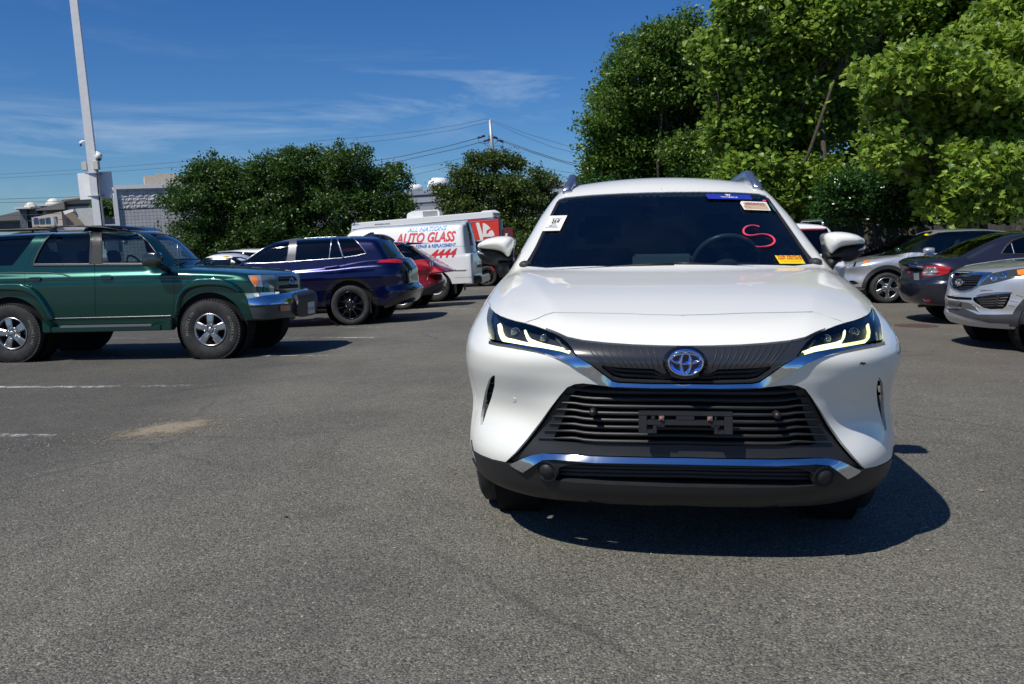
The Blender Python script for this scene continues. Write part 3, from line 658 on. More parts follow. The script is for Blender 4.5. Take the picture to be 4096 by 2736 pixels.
pebbles('loose_gravel', 5.2, 9.5, 2.0, 2.2, 0, 500, .004, .010, SAND_ST)
# leaf and bark litter
def litter(name, pts, size, mat, label, cat):
    for i, (u, v) in enumerate(pts):
        p = gxy(u, v); m = MB(); k = 7; a0 = rng.uniform(0, 6); V = [(0, 0, size*.25)]+[(size*rng.uniform(.6, 1.1)*cos(a0+t), size*rng.uniform(.35, .7)*sin(a0+t), rng.uniform(.0, .3)*size) for t in np.linspace(0, 2*pi, k+1)[:-1]]
        V = V+[(x*.9, y*.9, -.002) for x, y, z in V]; F = [(0, 1+j, 1+(j+1) % k) for j in range(k)]+[(k+1, k+2+(j+1) % k, k+2+j) for j in range(k)]+[(1+j, k+2+j, k+2+(j+1) % k, 1+(j+1) % k) for j in range(k)]
        m.add(V, F); o = m.build(name, mat); o.location = (p[0], p[1], p[2]+.004); tag(o, label[i], cat)
litter('dry_leaf', [(3712, 2203), (3925, 1965)], .018, simple('dry_leaf', (.30, .24, .15), .8), ['curled dry leaf lying below the shadow of the white SUV', 'small pinkish scrap on the asphalt right of the white SUV'], 'litter')
litter('dark_stone', [(1145, 2070), (520, 1500)], .013, simple('dark_stone', (.02, .02, .02), .9), ['tiny black stone on the bare asphalt left of the white SUV', 'small dark scrap between the two nearest white lines'], 'stone')
m = MB()
for k in range(16):
    u = rng.uniform(3560, 4050); v = rng.uniform(1240, 1480); p = gxy(u, v); a = rng.uniform(0, pi); l = rng.uniform(.02, .06); m.tube([(p[0]-l*cos(a), p[1]-l*sin(a), p[2]+.006), (p[0], p[1], p[2]+.012), (p[0]+l*cos(a), p[1]+l*sin(a), p[2]+.006)], .0025, 5)
o = m.build('twig_litter', simple('twig', (.20, .15, .10), .9), fix=False); o['kind'] = 'stuff'

# ================================================================== trees
def leaf_mat(name, c0, c1, trans=.35, rough=.42):
    t = NT(name); g = t.n('ShaderNodeNewGeometry'); k = t.ramp(g.outputs['Random Per Island'], [(0, c0), (.55, tuple((a+b)/2 for a, b in zip(c0, c1))), (1, c1)]); t.l(k, t.b.inputs['Base Color']); t.b.inputs['Roughness'].default_value = rough; t.b.inputs['Specular IOR Level'].default_value = .45
    tl = t.n('ShaderNodeBsdfTranslucent'); hs = t.n('ShaderNodeHueSaturation'); hs.inputs['Value'].default_value = 1.5; hs.inputs['Hue'].default_value = .485; t.l(k, hs.inputs['Color']); t.l(hs.outputs[0], tl.inputs[0])
    m = t.n('ShaderNodeMixShader'); m.inputs[0].default_value = trans; t.l(t.b.outputs[0], m.inputs[1]); t.l(tl.outputs[0], m.inputs[2]); t.l(m.outputs[0], t.o.inputs[0]); return t.m
LEAF_OVAL = (np.array([(0, 0, 0), (.30, .32, .05), (0, .5, -.02), (-.30, .32, .05), (.24, .72, .03), (0, 1, -.05), (-.24, .72, .03)]), [(0, 1, 2), (0, 2, 3), (1, 4, 2), (2, 6, 3), (4, 5, 2), (5, 6, 2)])
_ml = [(0, 0), (.18, .10), (.50, .02), (.36, .26), (.62, .50), (.32, .54), (.22, .70), (0, 1.0), (-.22, .70), (-.32, .54), (-.62, .50), (-.36, .26), (-.50, .02), (-.18, .10)]
LEAF_MAPLE = (np.array([(0, .40, .06)]+[(x, y, -.10*abs(x)-.05*(y > .9)) for x, y in _ml]), [(0, 1+i, 1+(i+1) % 14) for i in range(14)])
LEAF_SMALL = (np.array([(0, 0, 0), (.28, .45, .06), (0, 1, -.03), (-.28, .45, .06)]), [(0, 1, 2), (0, 2, 3)])
LEAF_LOBED = (np.array([(0, .40, .06), (0, 0, 0), (.50, .12, -.05), (.56, .55, -.05), (0, 1, -.05), (-.56, .55, -.05), (-.50, .12, -.05)]), [(0, 1+i, 1+(i+1) % 6) for i in range(6)])
LEAF_FOUR = (np.array([(0, 0, 0), (.30, .40, .06), (0, .5, 0), (-.30, .40, .06), (0, 1, -.04)]), [(0, 1, 2), (0, 2, 3), (1, 4, 2), (2, 4, 3)])
def rot_frames(n, up, spread):               # leaf frames: y out along the twig, z roughly up
    z = rng.normal(size=(n, 3))*spread+up; z /= np.linalg.norm(z, axis=1)[:, None]; a = rng.normal(size=(n, 3)); y = a-(np.sum(a*z, 1))[:, None]*z; y /= np.linalg.norm(y, axis=1)[:, None]; return np.cross(y, z), y, z
def foliage(C, leaf, size, mat, name, parent, up=(0, 0, .9), spread=.75):
    LV, LF = leaf; n = len(C); x, y, z = rot_frames(n, np.array(up), spread); s = size*rng.uniform(.65, 1.25, n)[:, None, None]
    V = C[:, None, :]+s*(LV[None, :, :1]*x[:, None]+(LV[None, :, 1:2]-.3)*y[:, None]+LV[None, :, 2:]*z[:, None]); F = np.array(LF)[None]+(np.arange(n)*len(LV))[:, None, None]
    me = fast_mesh(name, V.reshape(-1, 3), F.reshape(-1, 3), mat, False); o = link(name, me, parent); o['kind'] = 'stuff'; return o
BARK = simple('bark', (.055, .047, .038), .9, var=.4, vs=12, bump=.6, bs=30)
def limbs(root, base, blobs, r0, nb=14, fork=.3, name='trunk'):
    m = MB(); base = np.array(base, float); top = np.array([np.mean([b[0] for b in blobs])*.3, np.mean([b[1] for b in blobs])*.3+.5, max(b[2] for b in blobs)*.72])
    P = [base+(top-base)*t+rng.normal(size=3)*[.08, .08, 0]*t for t in np.linspace(0, 1, 7)]; m.tube(P, 0, 10, rs=list(np.linspace(r0, r0*.25, 7))); t = m.build(name, BARK, root, fix=False)
    m = MB()
    for k in range(nb):
        b = blobs[k % len(blobs)]; s = P[1+int(rng.integers(0, 5))]; e = np.array(b[:3])+rng.normal(size=3)*np.array(b[3:6])*.30; mid = (s+e)/2+rng.normal(size=3)*.3; mid[2] -= .15
        m.tube([s, mid, e], 0, 6, rs=[r0*.32, r0*.20, r0*.06])
        for q in range(3): e2 = e+rng.normal(size=3)*.35; m.tube([mid*.4+e*.6, e2], 0, 5, rs=[r0*.12, r0*.03])
    m.build('branches', BARK, root, fix=False)
def clumps(blobs, n, shell=.75, per=30, r=.35, flat=.7, bf=1.):
    """leaf positions in twig-sized sprays spread mostly near the surface of the blobs"""
    vol = np.array([b[3]*b[4]*b[5] for b in blobs])**.67; cnt = rng.multinomial(n, vol/vol.sum()); out = []
    B = np.array([b[:6] for b in blobs])
    for b, c in zip(blobs, cnt):
        if c == 0: continue
        rad = np.array(b[3:6]); nm = max(5, int(c/16)); e = rng.normal(size=(nm, 3)); e /= np.linalg.norm(e, axis=1)[:, None]; e[:, 2] = np.abs(e[:, 2])*np.sign(e[:, 2]+.35)
        bough = np.array(b[:3])+e*rng.uniform(.5, .94, nm)[:, None]*rad; br = rng.uniform(.20, .40, nm)*rad.min()*1.25*bf       # leafy boughs with dark gaps between them
        w_ = br**2; pick = rng.choice(nm, c, p=w_/w_.sum()); d = rng.normal(size=(c, 3)); d /= np.linalg.norm(d, axis=1)[:, None]; d[:, 2] = d[:, 2]*.8+.15
        C = bough[pick]+d*(br[pick]*rng.uniform(.55, 1.08, c))[:, None]*[1, 1, .75]
        q = rng.random(c) < .16; C[q] = np.array(b[:3])+rng.normal(size=(q.sum(), 3))*rad*.42
        dd = np.sqrt((((C[:, None]-B[None, :, :3])/B[None, :, 3:6])**2).sum(2)).min(1); C = C[dd > .45]; k = rng.integers(int(per*.5), int(per*1.5), len(C))
        R_ = np.repeat(C, k, 0); sc = np.repeat(rng.uniform(.5, 1.2, len(C)), k)[:, None]
        out.append(R_+np.clip(rng.normal(size=R_.shape), -2, 2)*sc*[r, r, r*flat])
    return np.vstack(out)
def tree(label, base, blobs, leaf, size, mat, n, per, r, r0=.16, group=None, shell=.75, name='tree', cat='tree', up=(0, 0, .9), spread=.75, minz=None, nb=14, bf=1.):
    root = thing(name, label, cat, Matrix.Translation(tuple(base)), group); base = np.array(base, float)
    rel = [(b[0]-base[0], b[1]-base[1], b[2]-base[2], *b[3:6]) for b in blobs]; limbs(root, (0, 0, -.1), rel, r0, nb)
    C = clumps(rel, n, shell, per, r, bf=bf)
    if minz is not None: C = C[C[:, 2] > minz]
    foliage(C, leaf, size, mat, 'foliage', root, up, spread); return root
def ublobs(lst, Y, dY, seed=0):              # crowns laid out where the photo shows them, at their own distance: (u, v, ru, rv)
    out = []
    for i, (u, v, ru, rv) in enumerate(lst):
        y = Y+((i*37) % 11/11-.5)*2*dY; p = at(u, v, y); s = FPX/y; out.append((p[0], p[1], p[2], ru/s, .5*(ru+rv)/s*.9, rv/s))
    return out
LA = leaf_mat('leaf_elm', (.036, .092, .014), (.14, .245, .034)); LB = leaf_mat('leaf_maple', (.062, .135, .018), (.28, .41, .060), .42); LC = leaf_mat('leaf_plane', (.080, .165, .020), (.36, .49, .075), .44)
LD = leaf_mat('leaf_holly', (.018, .055, .012), (.050, .135, .025), .2, .25); LM = leaf_mat('leaf_myrtle', (.022, .062, .011), (.075, .150, .024), .3); LM2 = leaf_mat('leaf_myrtle_reddish', (.025, .062, .011), (.105, .150, .026), .3)
# hedge-like myrtles in front of the block wall
MY = 46
for lab, (lst, bu, mat_) in {
 'leftmost of the small round trees before the grey block wall': ([(790, 830, 95, 110), (850, 720, 90, 85), (930, 850, 120, 120), (960, 720, 90, 70), (1010, 950, 110, 90), (820, 950, 90, 80)], 900, LM),
 'middle and tallest of the three joined trees before the block wall': ([(1120, 700, 110, 95), (1220, 650, 80, 60), (1180, 830, 140, 130), (1080, 860, 110, 110), (1250, 760, 110, 110), (1170, 960, 150, 80)], 1160, LM),
 'right-hand tree of the joined row, beside the gap above the van': ([(1380, 660, 90, 70), (1440, 740, 110, 100), (1530, 780, 90, 90), (1400, 850, 130, 120), (1540, 880, 105, 80), (1590, 720, 50, 40), (1620, 840, 40, 50), (1450, 960, 150, 80)], 1430, LM),
 'separate bushy tree with reddish leaf tips below the power pole': ([(1840, 740, 75, 70), (1930, 680, 80, 60), (2010, 690, 90, 70), (2110, 760, 100, 70), (2190, 740, 55, 45), (1960, 800, 150, 110), (1850, 850, 90, 90), (2100, 860, 130, 110), (2000, 930, 160, 90), (1780, 780, 45, 40), (2220, 830, 40, 80)], 1990, LM2)}.items():
    Y = MY+(4 if 'reddish' in lab else 0); bp_ = at(bu, 1040, Y); base = (bp_[0], Y, -.5)
    tree(lab, base, ublobs([(u_, v_, a_*1.08, b_*1.08) for u_, v_, a_, b_ in lst]+[(bu, 985, 190 if 'reddish' not in lab else 200, 70)], Y, 1.2), LEAF_SMALL, .155, mat_, 3200 if 'reddish' in lab else 2700, 26, .21, .10, 'small round trees before the block wall', .7, up=(0, 0, .6), spread=1.0, bf=1.5)
# tall trees on the right
tree('dark fine-leaved tall tree, leftmost of the big trees behind the white SUV', (at(2650, 1000, 34)[0], 34, -.2), ublobs([(2640, 170, 85, 70), (2510, 225, 65, 60), (2740, 190, 90, 80), (2560, 330, 150, 120), (2740, 330, 150, 130), (2460, 400, 85, 65), (2420, 510, 65, 55), (2520, 480, 140, 110), (2700, 500, 170, 120), (2450, 600, 110, 80), (2600, 640, 150, 90), (2790, 640, 150, 110), (2420, 680, 70, 60), (2640, 720, 200, 70), (2370, 640-130, 35, 35), (2760, 110, 50, 50)], 34, 1.8), LEAF_FOUR, .135, LA, 5200, 30, .27, .26, 'big trees along the right edge of the lot', .72, up=(0, 0, .7), spread=.9, nb=30)
tree('tall pale-leaved maple directly behind the white SUV roof', (at(3050, 1000, 28)[0], 28, -.1), ublobs([(2985, 75, 110, 95), (3090, -20, 150, 110), (3200, 80, 160, 120), (2900, 210, 110, 110), (3040, 200, 160, 130), (3250, 260, 170, 130), (2960, 370, 130, 110), (3120, 400, 170, 130), (3300, 430, 130, 120), (2960, 560, 120, 120), (3130, 580, 170, 120), (3010, 720, 130, 90), (3180, 740, 150, 100), (3100, 850, 130, 60), (3350, 100, 120, 110)], 28, 1.8), LEAF_LOBED, .135, LB, 4800, 27, .27, .28, 'big trees along the right edge of the lot', .72, nb=30)
tree('tall tree filling the top right behind the pale maple', (at(3600, 1000, 31)[0], 31, -.1), ublobs([(3380, 40, 180, 130), (3600, 60, 180, 140), (3820, 40, 180, 130), (4050, 60, 170, 140), (3450, 240, 170, 150), (3660, 280, 180, 160), (3860, 280, 180, 150), (4060, 300, 160, 150), (3440, 460, 150, 150), (3620, 500, 170, 160), (3850, 560, 180, 160), (4080, 560, 170, 160), (3500, 680, 170, 110), (3750, 720, 180, 100), (4000, 740, 170, 90), (3350, 720, 100, 80), (3500, -120, 300, 120), (3950, -120, 300, 120)], 31, 2.2), LEAF_LOBED, .145, LB, 5600, 25, .32, .30, 'big trees along the right edge of the lot', .7, nb=30)
tree('broad-leaved bright green tree drooping over the silver and grey cars', (at(3900, 1000, 23.5)[0], 23.5, 0), ublobs([(3640, 290, 130, 70), (3560, 420, 120, 90), (3700, 420, 130, 100), (3870, 330, 150, 110), (4050, 220, 130, 130), (3640, 560, 140, 90), (3540, 590, 80, 60), (3800, 540, 130, 100), (3960, 470, 150, 120), (4080, 420, 100, 130), (3760, 680, 130, 70), (3930, 660, 140, 90), (4080, 640, 110, 100), (3820, 780, 110, 55), (3980, 790, 120, 50), (3720, 800, 50, 35), (4090, 60, 110, 110), (3860, 840, 90, 25)], 22.5, 1.4), LEAF_MAPLE, .17, LC, 2600, 20, .25, .24, 'big trees along the right edge of the lot', .8, spread=.8, nb=26)
tree('dark glossy holly bush in front of the wooden fence', (at(3520, 1000, 25.5)[0], 25.5, 0), ublobs([(3380, 760, 90, 70), (3500, 740, 120, 80), (3640, 760, 110, 80), (3440, 840, 120, 50), (3600, 850, 130, 45), (3330, 850, 70, 50)], 25.5, .8), LEAF_FOUR, .10, LD, 1300, 30, .20, .09, None, .7, name='holly_bush', cat='bush', nb=12)
tree('low dense thicket behind the left part of the wooden fence', (at(2900, 1000, 33)[0], 33, 0), ublobs([(2750, 820, 200, 120), (3000, 880, 200, 90), (3250, 860, 220, 110), (2500, 850, 180, 110)], 33, 1.5), LEAF_SMALL, .17, LD, 1100, 26, .35, .10, None, .6, name='thicket', cat='bush', nb=12)
tree('shaded undergrowth behind the fence at the far right', (at(3850, 1000, 31)[0], 30, 0), ublobs([(3500, 840, 260, 120), (3800, 850, 260, 110), (4100, 830, 260, 130)], 30, 1.0), LEAF_SMALL, .17, LD, 1400, 26, .35, .10, None, .6, name='thicket', cat='bush', nb=12)
tree('small feathery tree top peeping over the white SUV roof', (at(2390, 1000, 60)[0], 60, 0), ublobs([(2370, 735, 50, 30), (2330, 750, 40, 20), (2420, 730, 40, 35)], 60, 1), LEAF_SMALL, .25, LA, 260, 24, .35, .1, None, .7, nb=8)
for q, (u, w_, r_) in enumerate(((3290, 0, .11), (3460, 0, .09), (3632, .1, .16), (3905, -.1, .14), (4060, .1, .15), (3150, .1, .12))):
    y = 27.2+.3*(q % 3); p = at(u, 945, y); m = MB(); m.tube([(p[0], y, -.1), (p[0]+.05+w_, y, 1.4), (p[0]+.1+w_*2, y+.1, 3.2), (p[0]-.1+w_*3, y+.2, 5.5)], 0, 10, rs=[r_*1.25, r_, r_*.85, r_*.5])
    T0 = thing('slim_tree', '', ''); m.build('trunk', BARK, T0, fix=False)
    tag(T0, ['slim grey trunk by the left end of the board fence', 'thin dark trunk left of the tan one before the fence', 'thick sunlit tan trunk in front of the board fence above the silver car', 'dark trunk before the fence over the grey sedan roof', 'trunk before the fence nearest the right edge', 'trunk half hidden behind the parked white SUV at the back'][q], 'tree')
# board fence
fr = thing('board_fence', 'weathered grey board fence in deep shade behind the right-hand cars', 'fence')
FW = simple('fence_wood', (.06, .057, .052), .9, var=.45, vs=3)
xa, xb = 5.5, 19.0; bd = None
for k in range(int((xb-xa)/.155)):
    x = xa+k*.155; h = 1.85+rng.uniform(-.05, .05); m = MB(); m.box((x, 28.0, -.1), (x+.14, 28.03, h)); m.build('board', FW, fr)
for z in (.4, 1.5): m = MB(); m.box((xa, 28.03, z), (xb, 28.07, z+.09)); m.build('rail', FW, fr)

# ================================================================== light pole
TILT = .05
WPNT = simple('white_metal', (.74, .74, .74), .45, var=.05)
def vframe(u, v, Y, extra=0): p = at(u, v, Y); return Matrix.Translation(tuple(p)) @ Matrix.Rotation(-TILT-extra, 4, 'Y')
PM = vframe(399, 905, 23.); s_ = 23/3500
P = thing('light_pole', 'tall white square lot light pole behind the green SUV', 'light pole', PM)
m = MB(); m.add([(-.115, -.115, -1.6), (.115, -.115, -1.6), (.115, .115, -1.6), (-.115, .115, -1.6), (-.075, -.075, 9.5), (.075, -.075, 9.5), (.075, .075, 9.5), (-.075, .075, 9.5)], [(0, 1, 5, 4), (1, 2, 6, 5), (2, 3, 7, 6), (3, 0, 4, 7), (4, 5, 6, 7)]); m.build('pole', WPNT, P, mw=Matrix.Rotation(.25, 4, 'Z'))
m = MB(); m.lathe([(-1.45, 0), (-1.45, .32), (-.85, .32), (-.8, .3), (-.8, 0)], 20, 'z'); m.build('concrete_base', simple('concrete', (.35, .34, .32), .9, var=.15), P)
m = MB(); m.box((-.6, -.15, 9.4), (-.1, .15, 9.55)); m.box((.1, -.15, 9.4), (.6, .15, 9.55)); m.build('lamp_heads', simple('lamp_grey', (.3, .3, .3), .5), P)
SG = thing('blank_sign', 'blank white square sign panel seen from behind on the light pole', 'sign', PM)
m = MB(); m.box((-.49, .13, .72), (.40, .145, 1.40)); m.build('panel', WPNT, SG)
for z in (.76, 1.34): m = MB(); m.box((-.16, -.14, z), (.16, .15, z+.025)); m.build('bracket', DCHR, SG)
CM = thing('security_camera', 'white dome security camera on the right side of the light pole', 'camera', PM); m = MB(); m.tube([(.08, 0, 1.86), (.17, -.05, 1.88), (.22, -.08, 1.86)], .03, 8); m.sphere((.22, -.08, 1.78), .085, 10, (1, 1, 1.1)); m.build('housing', WPNT, CM); m = MB(); m.sphere((.22, -.08, 1.71), .06, 10); m.build('dome', GBLK, CM)
CM = thing('security_camera', 'small white camera on the left side of the light pole', 'camera', PM); m = MB(); m.tube([(-.08, 0, 2.18), (-.2, -.06, 2.18)], .025, 8); m.sphere((-.2, -.06, 2.14), .05, 8); m.build('housing', WPNT, CM); m = MB(); m.sphere((-.2, -.10, 2.08), .03, 8); m.build('lens', GBLK, CM)
for q, (x, lab) in enumerate(((-.17, 'small beige junction box on the left of the light pole'), (.12, 'small beige junction box on the right of the light pole'))):
    o = MB().box((x-.07, -.12, 1.44), (x+.07, -.0, 1.66)).build('junction_box', simple('beige_box', (.50, .48, .43), .6), None, bevel=.01); o.matrix_world = PM; tag(o, lab, 'junction box')
m = MB(); m.tube([(.13, -.1, 1.45), (.125, -.12, 1.0), (.13, -.12, -.6)], .018, 6); o = m.build('cable', BLK, P)

# ================================================================== block wall building
BT = TILT
def bframe(u, v, Y): return Matrix.Translation(tuple(at(u, v, Y))) @ Matrix.Rotation(-BT, 4, 'Y')
BW = bframe(490, 985, 52) @ Matrix.Rotation(.42, 4, 'Z'); B = thing('block_building', 'low grey block building with rough upper courses and white coping', 'building', BW)
BLKM = simple('split_block', (.46, .46, .45), .95, var=.25, vs=3, bump=.9, bs=9); SMB = simple('smooth_block', (.46, .465, .47), .9, var=.12, vs=2); MORT = simple('mortar', (.10, .10, .10), .95)
LEN = 15.
m = MB(); m.box((0, .06, -1.8), (LEN, 9, 3.32)); m.build('wall', MORT, B)
m = MB()
for r in range(19):
    z = -1.75+r*.205
    if z > 2.0: break
    for k in range(int(LEN/.205)): m.box((.02+k*.205, .02, z), (.02+k*.205+.192, .07, z+.192))
o = m.build('smooth_blocks', SMB, B, fix=False); o['kind'] = 'stuff'
m = MB()
for r in range(6):
    z = 2.17+r*.205
    if z > 3.2: break
    for k in range(int(LEN/.41)):
        x0 = .02+k*.41+(.2 if r % 2 else 0); nseg = 5; bw_ = .40
        if r % 2 and k == 0: x0 = .02; bw_ = .59
        if x0+.6 > LEN: continue
        G_ = [[(x0+bw_*i/nseg, .0+(rng.uniform(-.035, .0) if 0 < i < nseg and 0 < j < 3 else .0), z+.20*j/3) for i in range(nseg+1)] for j in range(4)]
        n0 = len(m.V); m.add([p for row in G_ for p in row], [(j*(nseg+1)+i, j*(nseg+1)+i+1, (j+1)*(nseg+1)+i+1, (j+1)*(nseg+1)+i) for j in range(3) for i in range(nseg)])
o = m.build('rough_blocks', BLKM, B, fix=False); o['kind'] = 'stuff'
m = MB(); m.box((-.25, -.12, 3.32), (LEN, 9, 3.55)); m.box((-.25, -.12, .6), (.0, .2, 3.32)); m.build('coping', WPNT, B)
m = MB()
for z in (3.0, 2.62): m.box((11, -.03, z), (LEN, .01, z+.05))
m.build('band', simple('band_grey', (.22, .23, .24), .8), B)
m = MB(); m.box((-3.6, -.1, .62), (-.05, 3, .80)); m.box((-3.6, .05, -1.8), (-3.45, 3, 1.9)); m.box((-3.5, .6, -1.8), (-.2, .7, .62)); m.build('white_canopy', WPNT, B)
m = MB(); m.box((-3.4, .9, .8), (-.2, 1.0, 1.35)); m.build('grey_panel', SMB, B)
# plant on its roof, and the vents farther right
m = MB()
for x0, x1, z1 in ((1.7, 2.4, 4.35), (2.4, 3.6, 4.45), (3.6, 6.2, 4.30), (3.0, 6.6, 3.9)): m.box((x0, 3, 3.4), (x1, 5, z1))
o = m.build('rooftop_unit', simple('tan_metal', (.42, .37, .30), .7, var=.15), None); o.matrix_world = BW; tag(o, 'tan ribbed rooftop machinery above the block wall at the left', 'rooftop unit')
B2 = bframe(1640, 900, 70)
B_ = thing('grey_warehouse', 'distant blue-grey warehouse showing in the gap between the tree crowns', 'building', B2)
m = MB(); m.box((-4, 0, -4), (14, 12, 2.6)); m.build('wall', simple('warehouse', (.20, .23, .27), .8, var=.1), B_)
for z in (.35, 1.0, 1.7): m = MB(); m.box((-4, -.06, z), (14, 0, z+.35)); m.build('siding_band', simple('wh_band', (.34, .37, .41), .7), B_)
m = MB(); m.box((-4.1, -.1, 2.3), (14.1, 12, 2.62)); m.build('parapet', simple('wh_par', (.28, .31, .35), .7), B_)
for i, (u, rr_, h, lab) in enumerate(((1755, .85, 1.3, 'large white roof ventilator on the distant warehouse'), (1718, .2, .9, 'thin mushroom vent on the distant warehouse'), (1665, .55, .8, 'low white roof fan left of the thin vent'))):
    p = at(u, 775, 71); m = MB(); m.lathe([(-.3, rr_*.8), (h*.4, rr_*.8), (h*.42, rr_), (h*.75, rr_), (h, rr_*.6), (h, 0)] if i != 1 else [(-.3, rr_*.5), (h*.6, rr_*.5), (h*.62, rr_), (h*.8, rr_*.9), (h*.85, 0)], 20, 'z'); o = m.build('roof_vent', WPNT, None); o.matrix_world = Matrix.Translation((p[0], p[1], at(u, 768, 71)[2]-.2)); tag(o, lab, 'roof vent')

# ================================================================== office blocks far left
FY = 170.; ks = FY/3500*.3407
def OB(x, y): p = at(x*.3407, 560+y*.3407, FY); return p
GLZ = simple('curtain_glass', (.02, .07, .09), .08, .3, spec=.9); GLZ2 = simple('curtain_glass_blue', (.03, .08, .16), .1, .3, spec=.9); BEI = simple('beige_stone', (.46, .40, .33), .85, var=.08); DRF = simple('roof_brown', (.13, .125, .12), .8); WHR = simple('slab_white', (.5, .52, .52), .7); DOM = simple('dome_cream', (.68, .66, .56), .5); MUL = simple('mullion', (.14, .17, .19), .5)
OM = Matrix.Translation(tuple(OB(0, 1000))) @ Matrix.Rotation(-BT*.6, 4, 'Y')
O0 = np.array(OB(0, 1000))
def L_(x, y): return (x*ks, (1000-y)*ks)
def obox(root, name, x0, y0, x1, y1, d0, d1, mat, skew=0):
    (a, z1), (b, z0) = L_(x0, y0), L_(x1, y1); m = MB(); m.add([(a, d0, z0), (b, d0, z0), (b, d1, z0), (a, d1, z0), (a, d0, z1), (b, d0, z1+skew), (b, d1, z1+skew), (a, d1, z1)], [(0, 3, 2, 1), (4, 5, 6, 7), (0, 1, 5, 4), (1, 2, 6, 5), (2, 3, 7, 6), (3, 0, 4, 7)]); return m.build(name, mat, root)
def mull(root, x0, y0, x1, y1, d, nx_, nz_, w=.12):
    (a, z1), (b, z0) = L_(x0, y0), L_(x1, y1); m = MB()
    for i in range(nx_+1): x = a+(b-a)*i/nx_; m.box((x-w/2, d-.15, z0), (x+w/2, d, z1))
    for j in range(nz_+1): z = z0+(z1-z0)*j/nz_; m.box((a, d-.12, z-w/2), (b, d-.01, z+w/2))
    o = m.build('mullions', MUL, root, fix=False); o['kind'] = 'stuff'
def office(name, label): return thing(name, label, 'building', OM)
for lab, (tx0, txm, tx1, sy, s0, s1, dx, dr, dd) in {'glass tower with a cream dome, left one of the twin domed towers': (248, 322, 414, 835, 235, 425, 372, 62, 0), 'glass tower with a cream dome, right one of the twin domed towers': (414, 500, 640, 802, 400, 705, 545, 76, 3)}.items():
    o = office('domed_tower', lab); obox(o, 'glass_front', tx0, sy, txm, 1060, dd, dd+12, GLZ); obox(o, 'glass_side', txm, sy, tx1, 1060, dd+1, dd+12, GLZ2); mull(o, tx0, sy, txm, 1060, dd, 5, 8); mull(o, txm, sy, tx1, 1060, dd+1, 6, 8)
    obox(o, 'roof_slab', s0, sy-26, s1, sy-8, dd-1.5, dd+12, WHR); obox(o, 'cornice', s0+8, sy-8, s1-8, sy+2, dd-1, dd+12, MUL)
    m = MB(); x, z = L_(dx, sy-26); r = dr*ks; m.lathe([(-.2, r*1.15), (.3, r*1.15), (.3, r), (r*.35, r*.96), (r*.6, r*.82), (r*.8, r*.6), (r*.92, r*.3), (r*.96, 0)], 28, 'z', (x, dd+.3, z)); m.build('dome', DOM, o)
    m = MB()
    for i in range(13): xx = L_(s0+(s1-s0)*i/12, 0)[0]; m.box((xx-.03, dd-1.4, z), (xx+.03, dd-1.35, z+.5))
    xa_, xb_ = L_(s0, 0)[0], L_(s1, 0)[0]
    for zz in (.25, .47): m.box((xa_, dd-1.4, z+zz), (xb_, dd-1.35, z+zz+.04))
    m.build('roof_railing', WHR, o, fix=False)
o = office('glass_wing', 'low dark glass wing with sloping roof at the far left edge'); obox(o, 'glass', -300, 945, 248, 1060, 3, 12, GLZ, skew=1.6); obox(o, 'roof', -300, 938, 256, 946, 1, 12, DRF, skew=1.7); mull(o, -300, 945, 248, 1060, 3, 28, 5)
o = office('office_block', 'blue glass office wing with a brown sloping roof right of the towers'); obox(o, 'glass', 470, 850, 800, 920, 1.5, 12, GLZ2, skew=1.2); obox(o, 'roof', 465, 842, 800, 852, -1, 12, DRF, skew=1.3); mull(o, 520, 838, 800, 920, 1.3, 20, 4)
o = office('beige_office', 'low beige office front with a row of small paired windows'); obox(o, 'wall', 440, 935, 790, 1060, -2, 1.2, BEI, skew=.9); 
for x in (462, 492, 530, 560, 600, 630, 675, 708): w_ = obox(o, 'window', x, 958-(x-440)*.09, x+24, 1010, -2.1, -1.9, GLZ2)
obox(o, 'blue_sign', 465, 938, 508, 948, -2.2, -2.0, simple('sign_blue', (.05, .08, .5), .5))
o = office('curved_office', 'big beige office block with dark roof behind the light pole'); obox(o, 'wall', 788, 718, 1425, 790, 0, 12, BEI); obox(o, 'glass_band', 800, 790, 1425, 825, .5, 12, GLZ); obox(o, 'lower_wall', 788, 825, 1425, 1060, 0, 12, BEI); obox(o, 'glass_bay', 1190, 790, 1425, 960, -.3, .2, GLZ); mull(o, 800, 790, 1190, 825, .5, 26, 1); mull(o, 1190, 790, 1425, 960, -.3, 14, 5)
(a, z0), (b, z1), (c, _) = L_(735, 775), L_(1100, 665), L_(1440, 680); m = MB(); m.add([(L_(770, 0)[0], -1, L_(0, 745)[1]), (L_(1430, 0)[0], -1, L_(0, 700)[1]), (L_(1430, 0)[0], 10, L_(0, 640)[1]), (L_(1150, 0)[0], 10, L_(0, 650)[1]), (L_(730, 0)[0], 10, L_(0, 775)[1]), (L_(1430, 0)[0], -1, L_(0, 718)[1]), (L_(770, 0)[0], -1, L_(0, 760)[1])], [(0, 1, 2, 3, 4), (0, 6, 5, 1)]); m.build('roof', DRF, o)
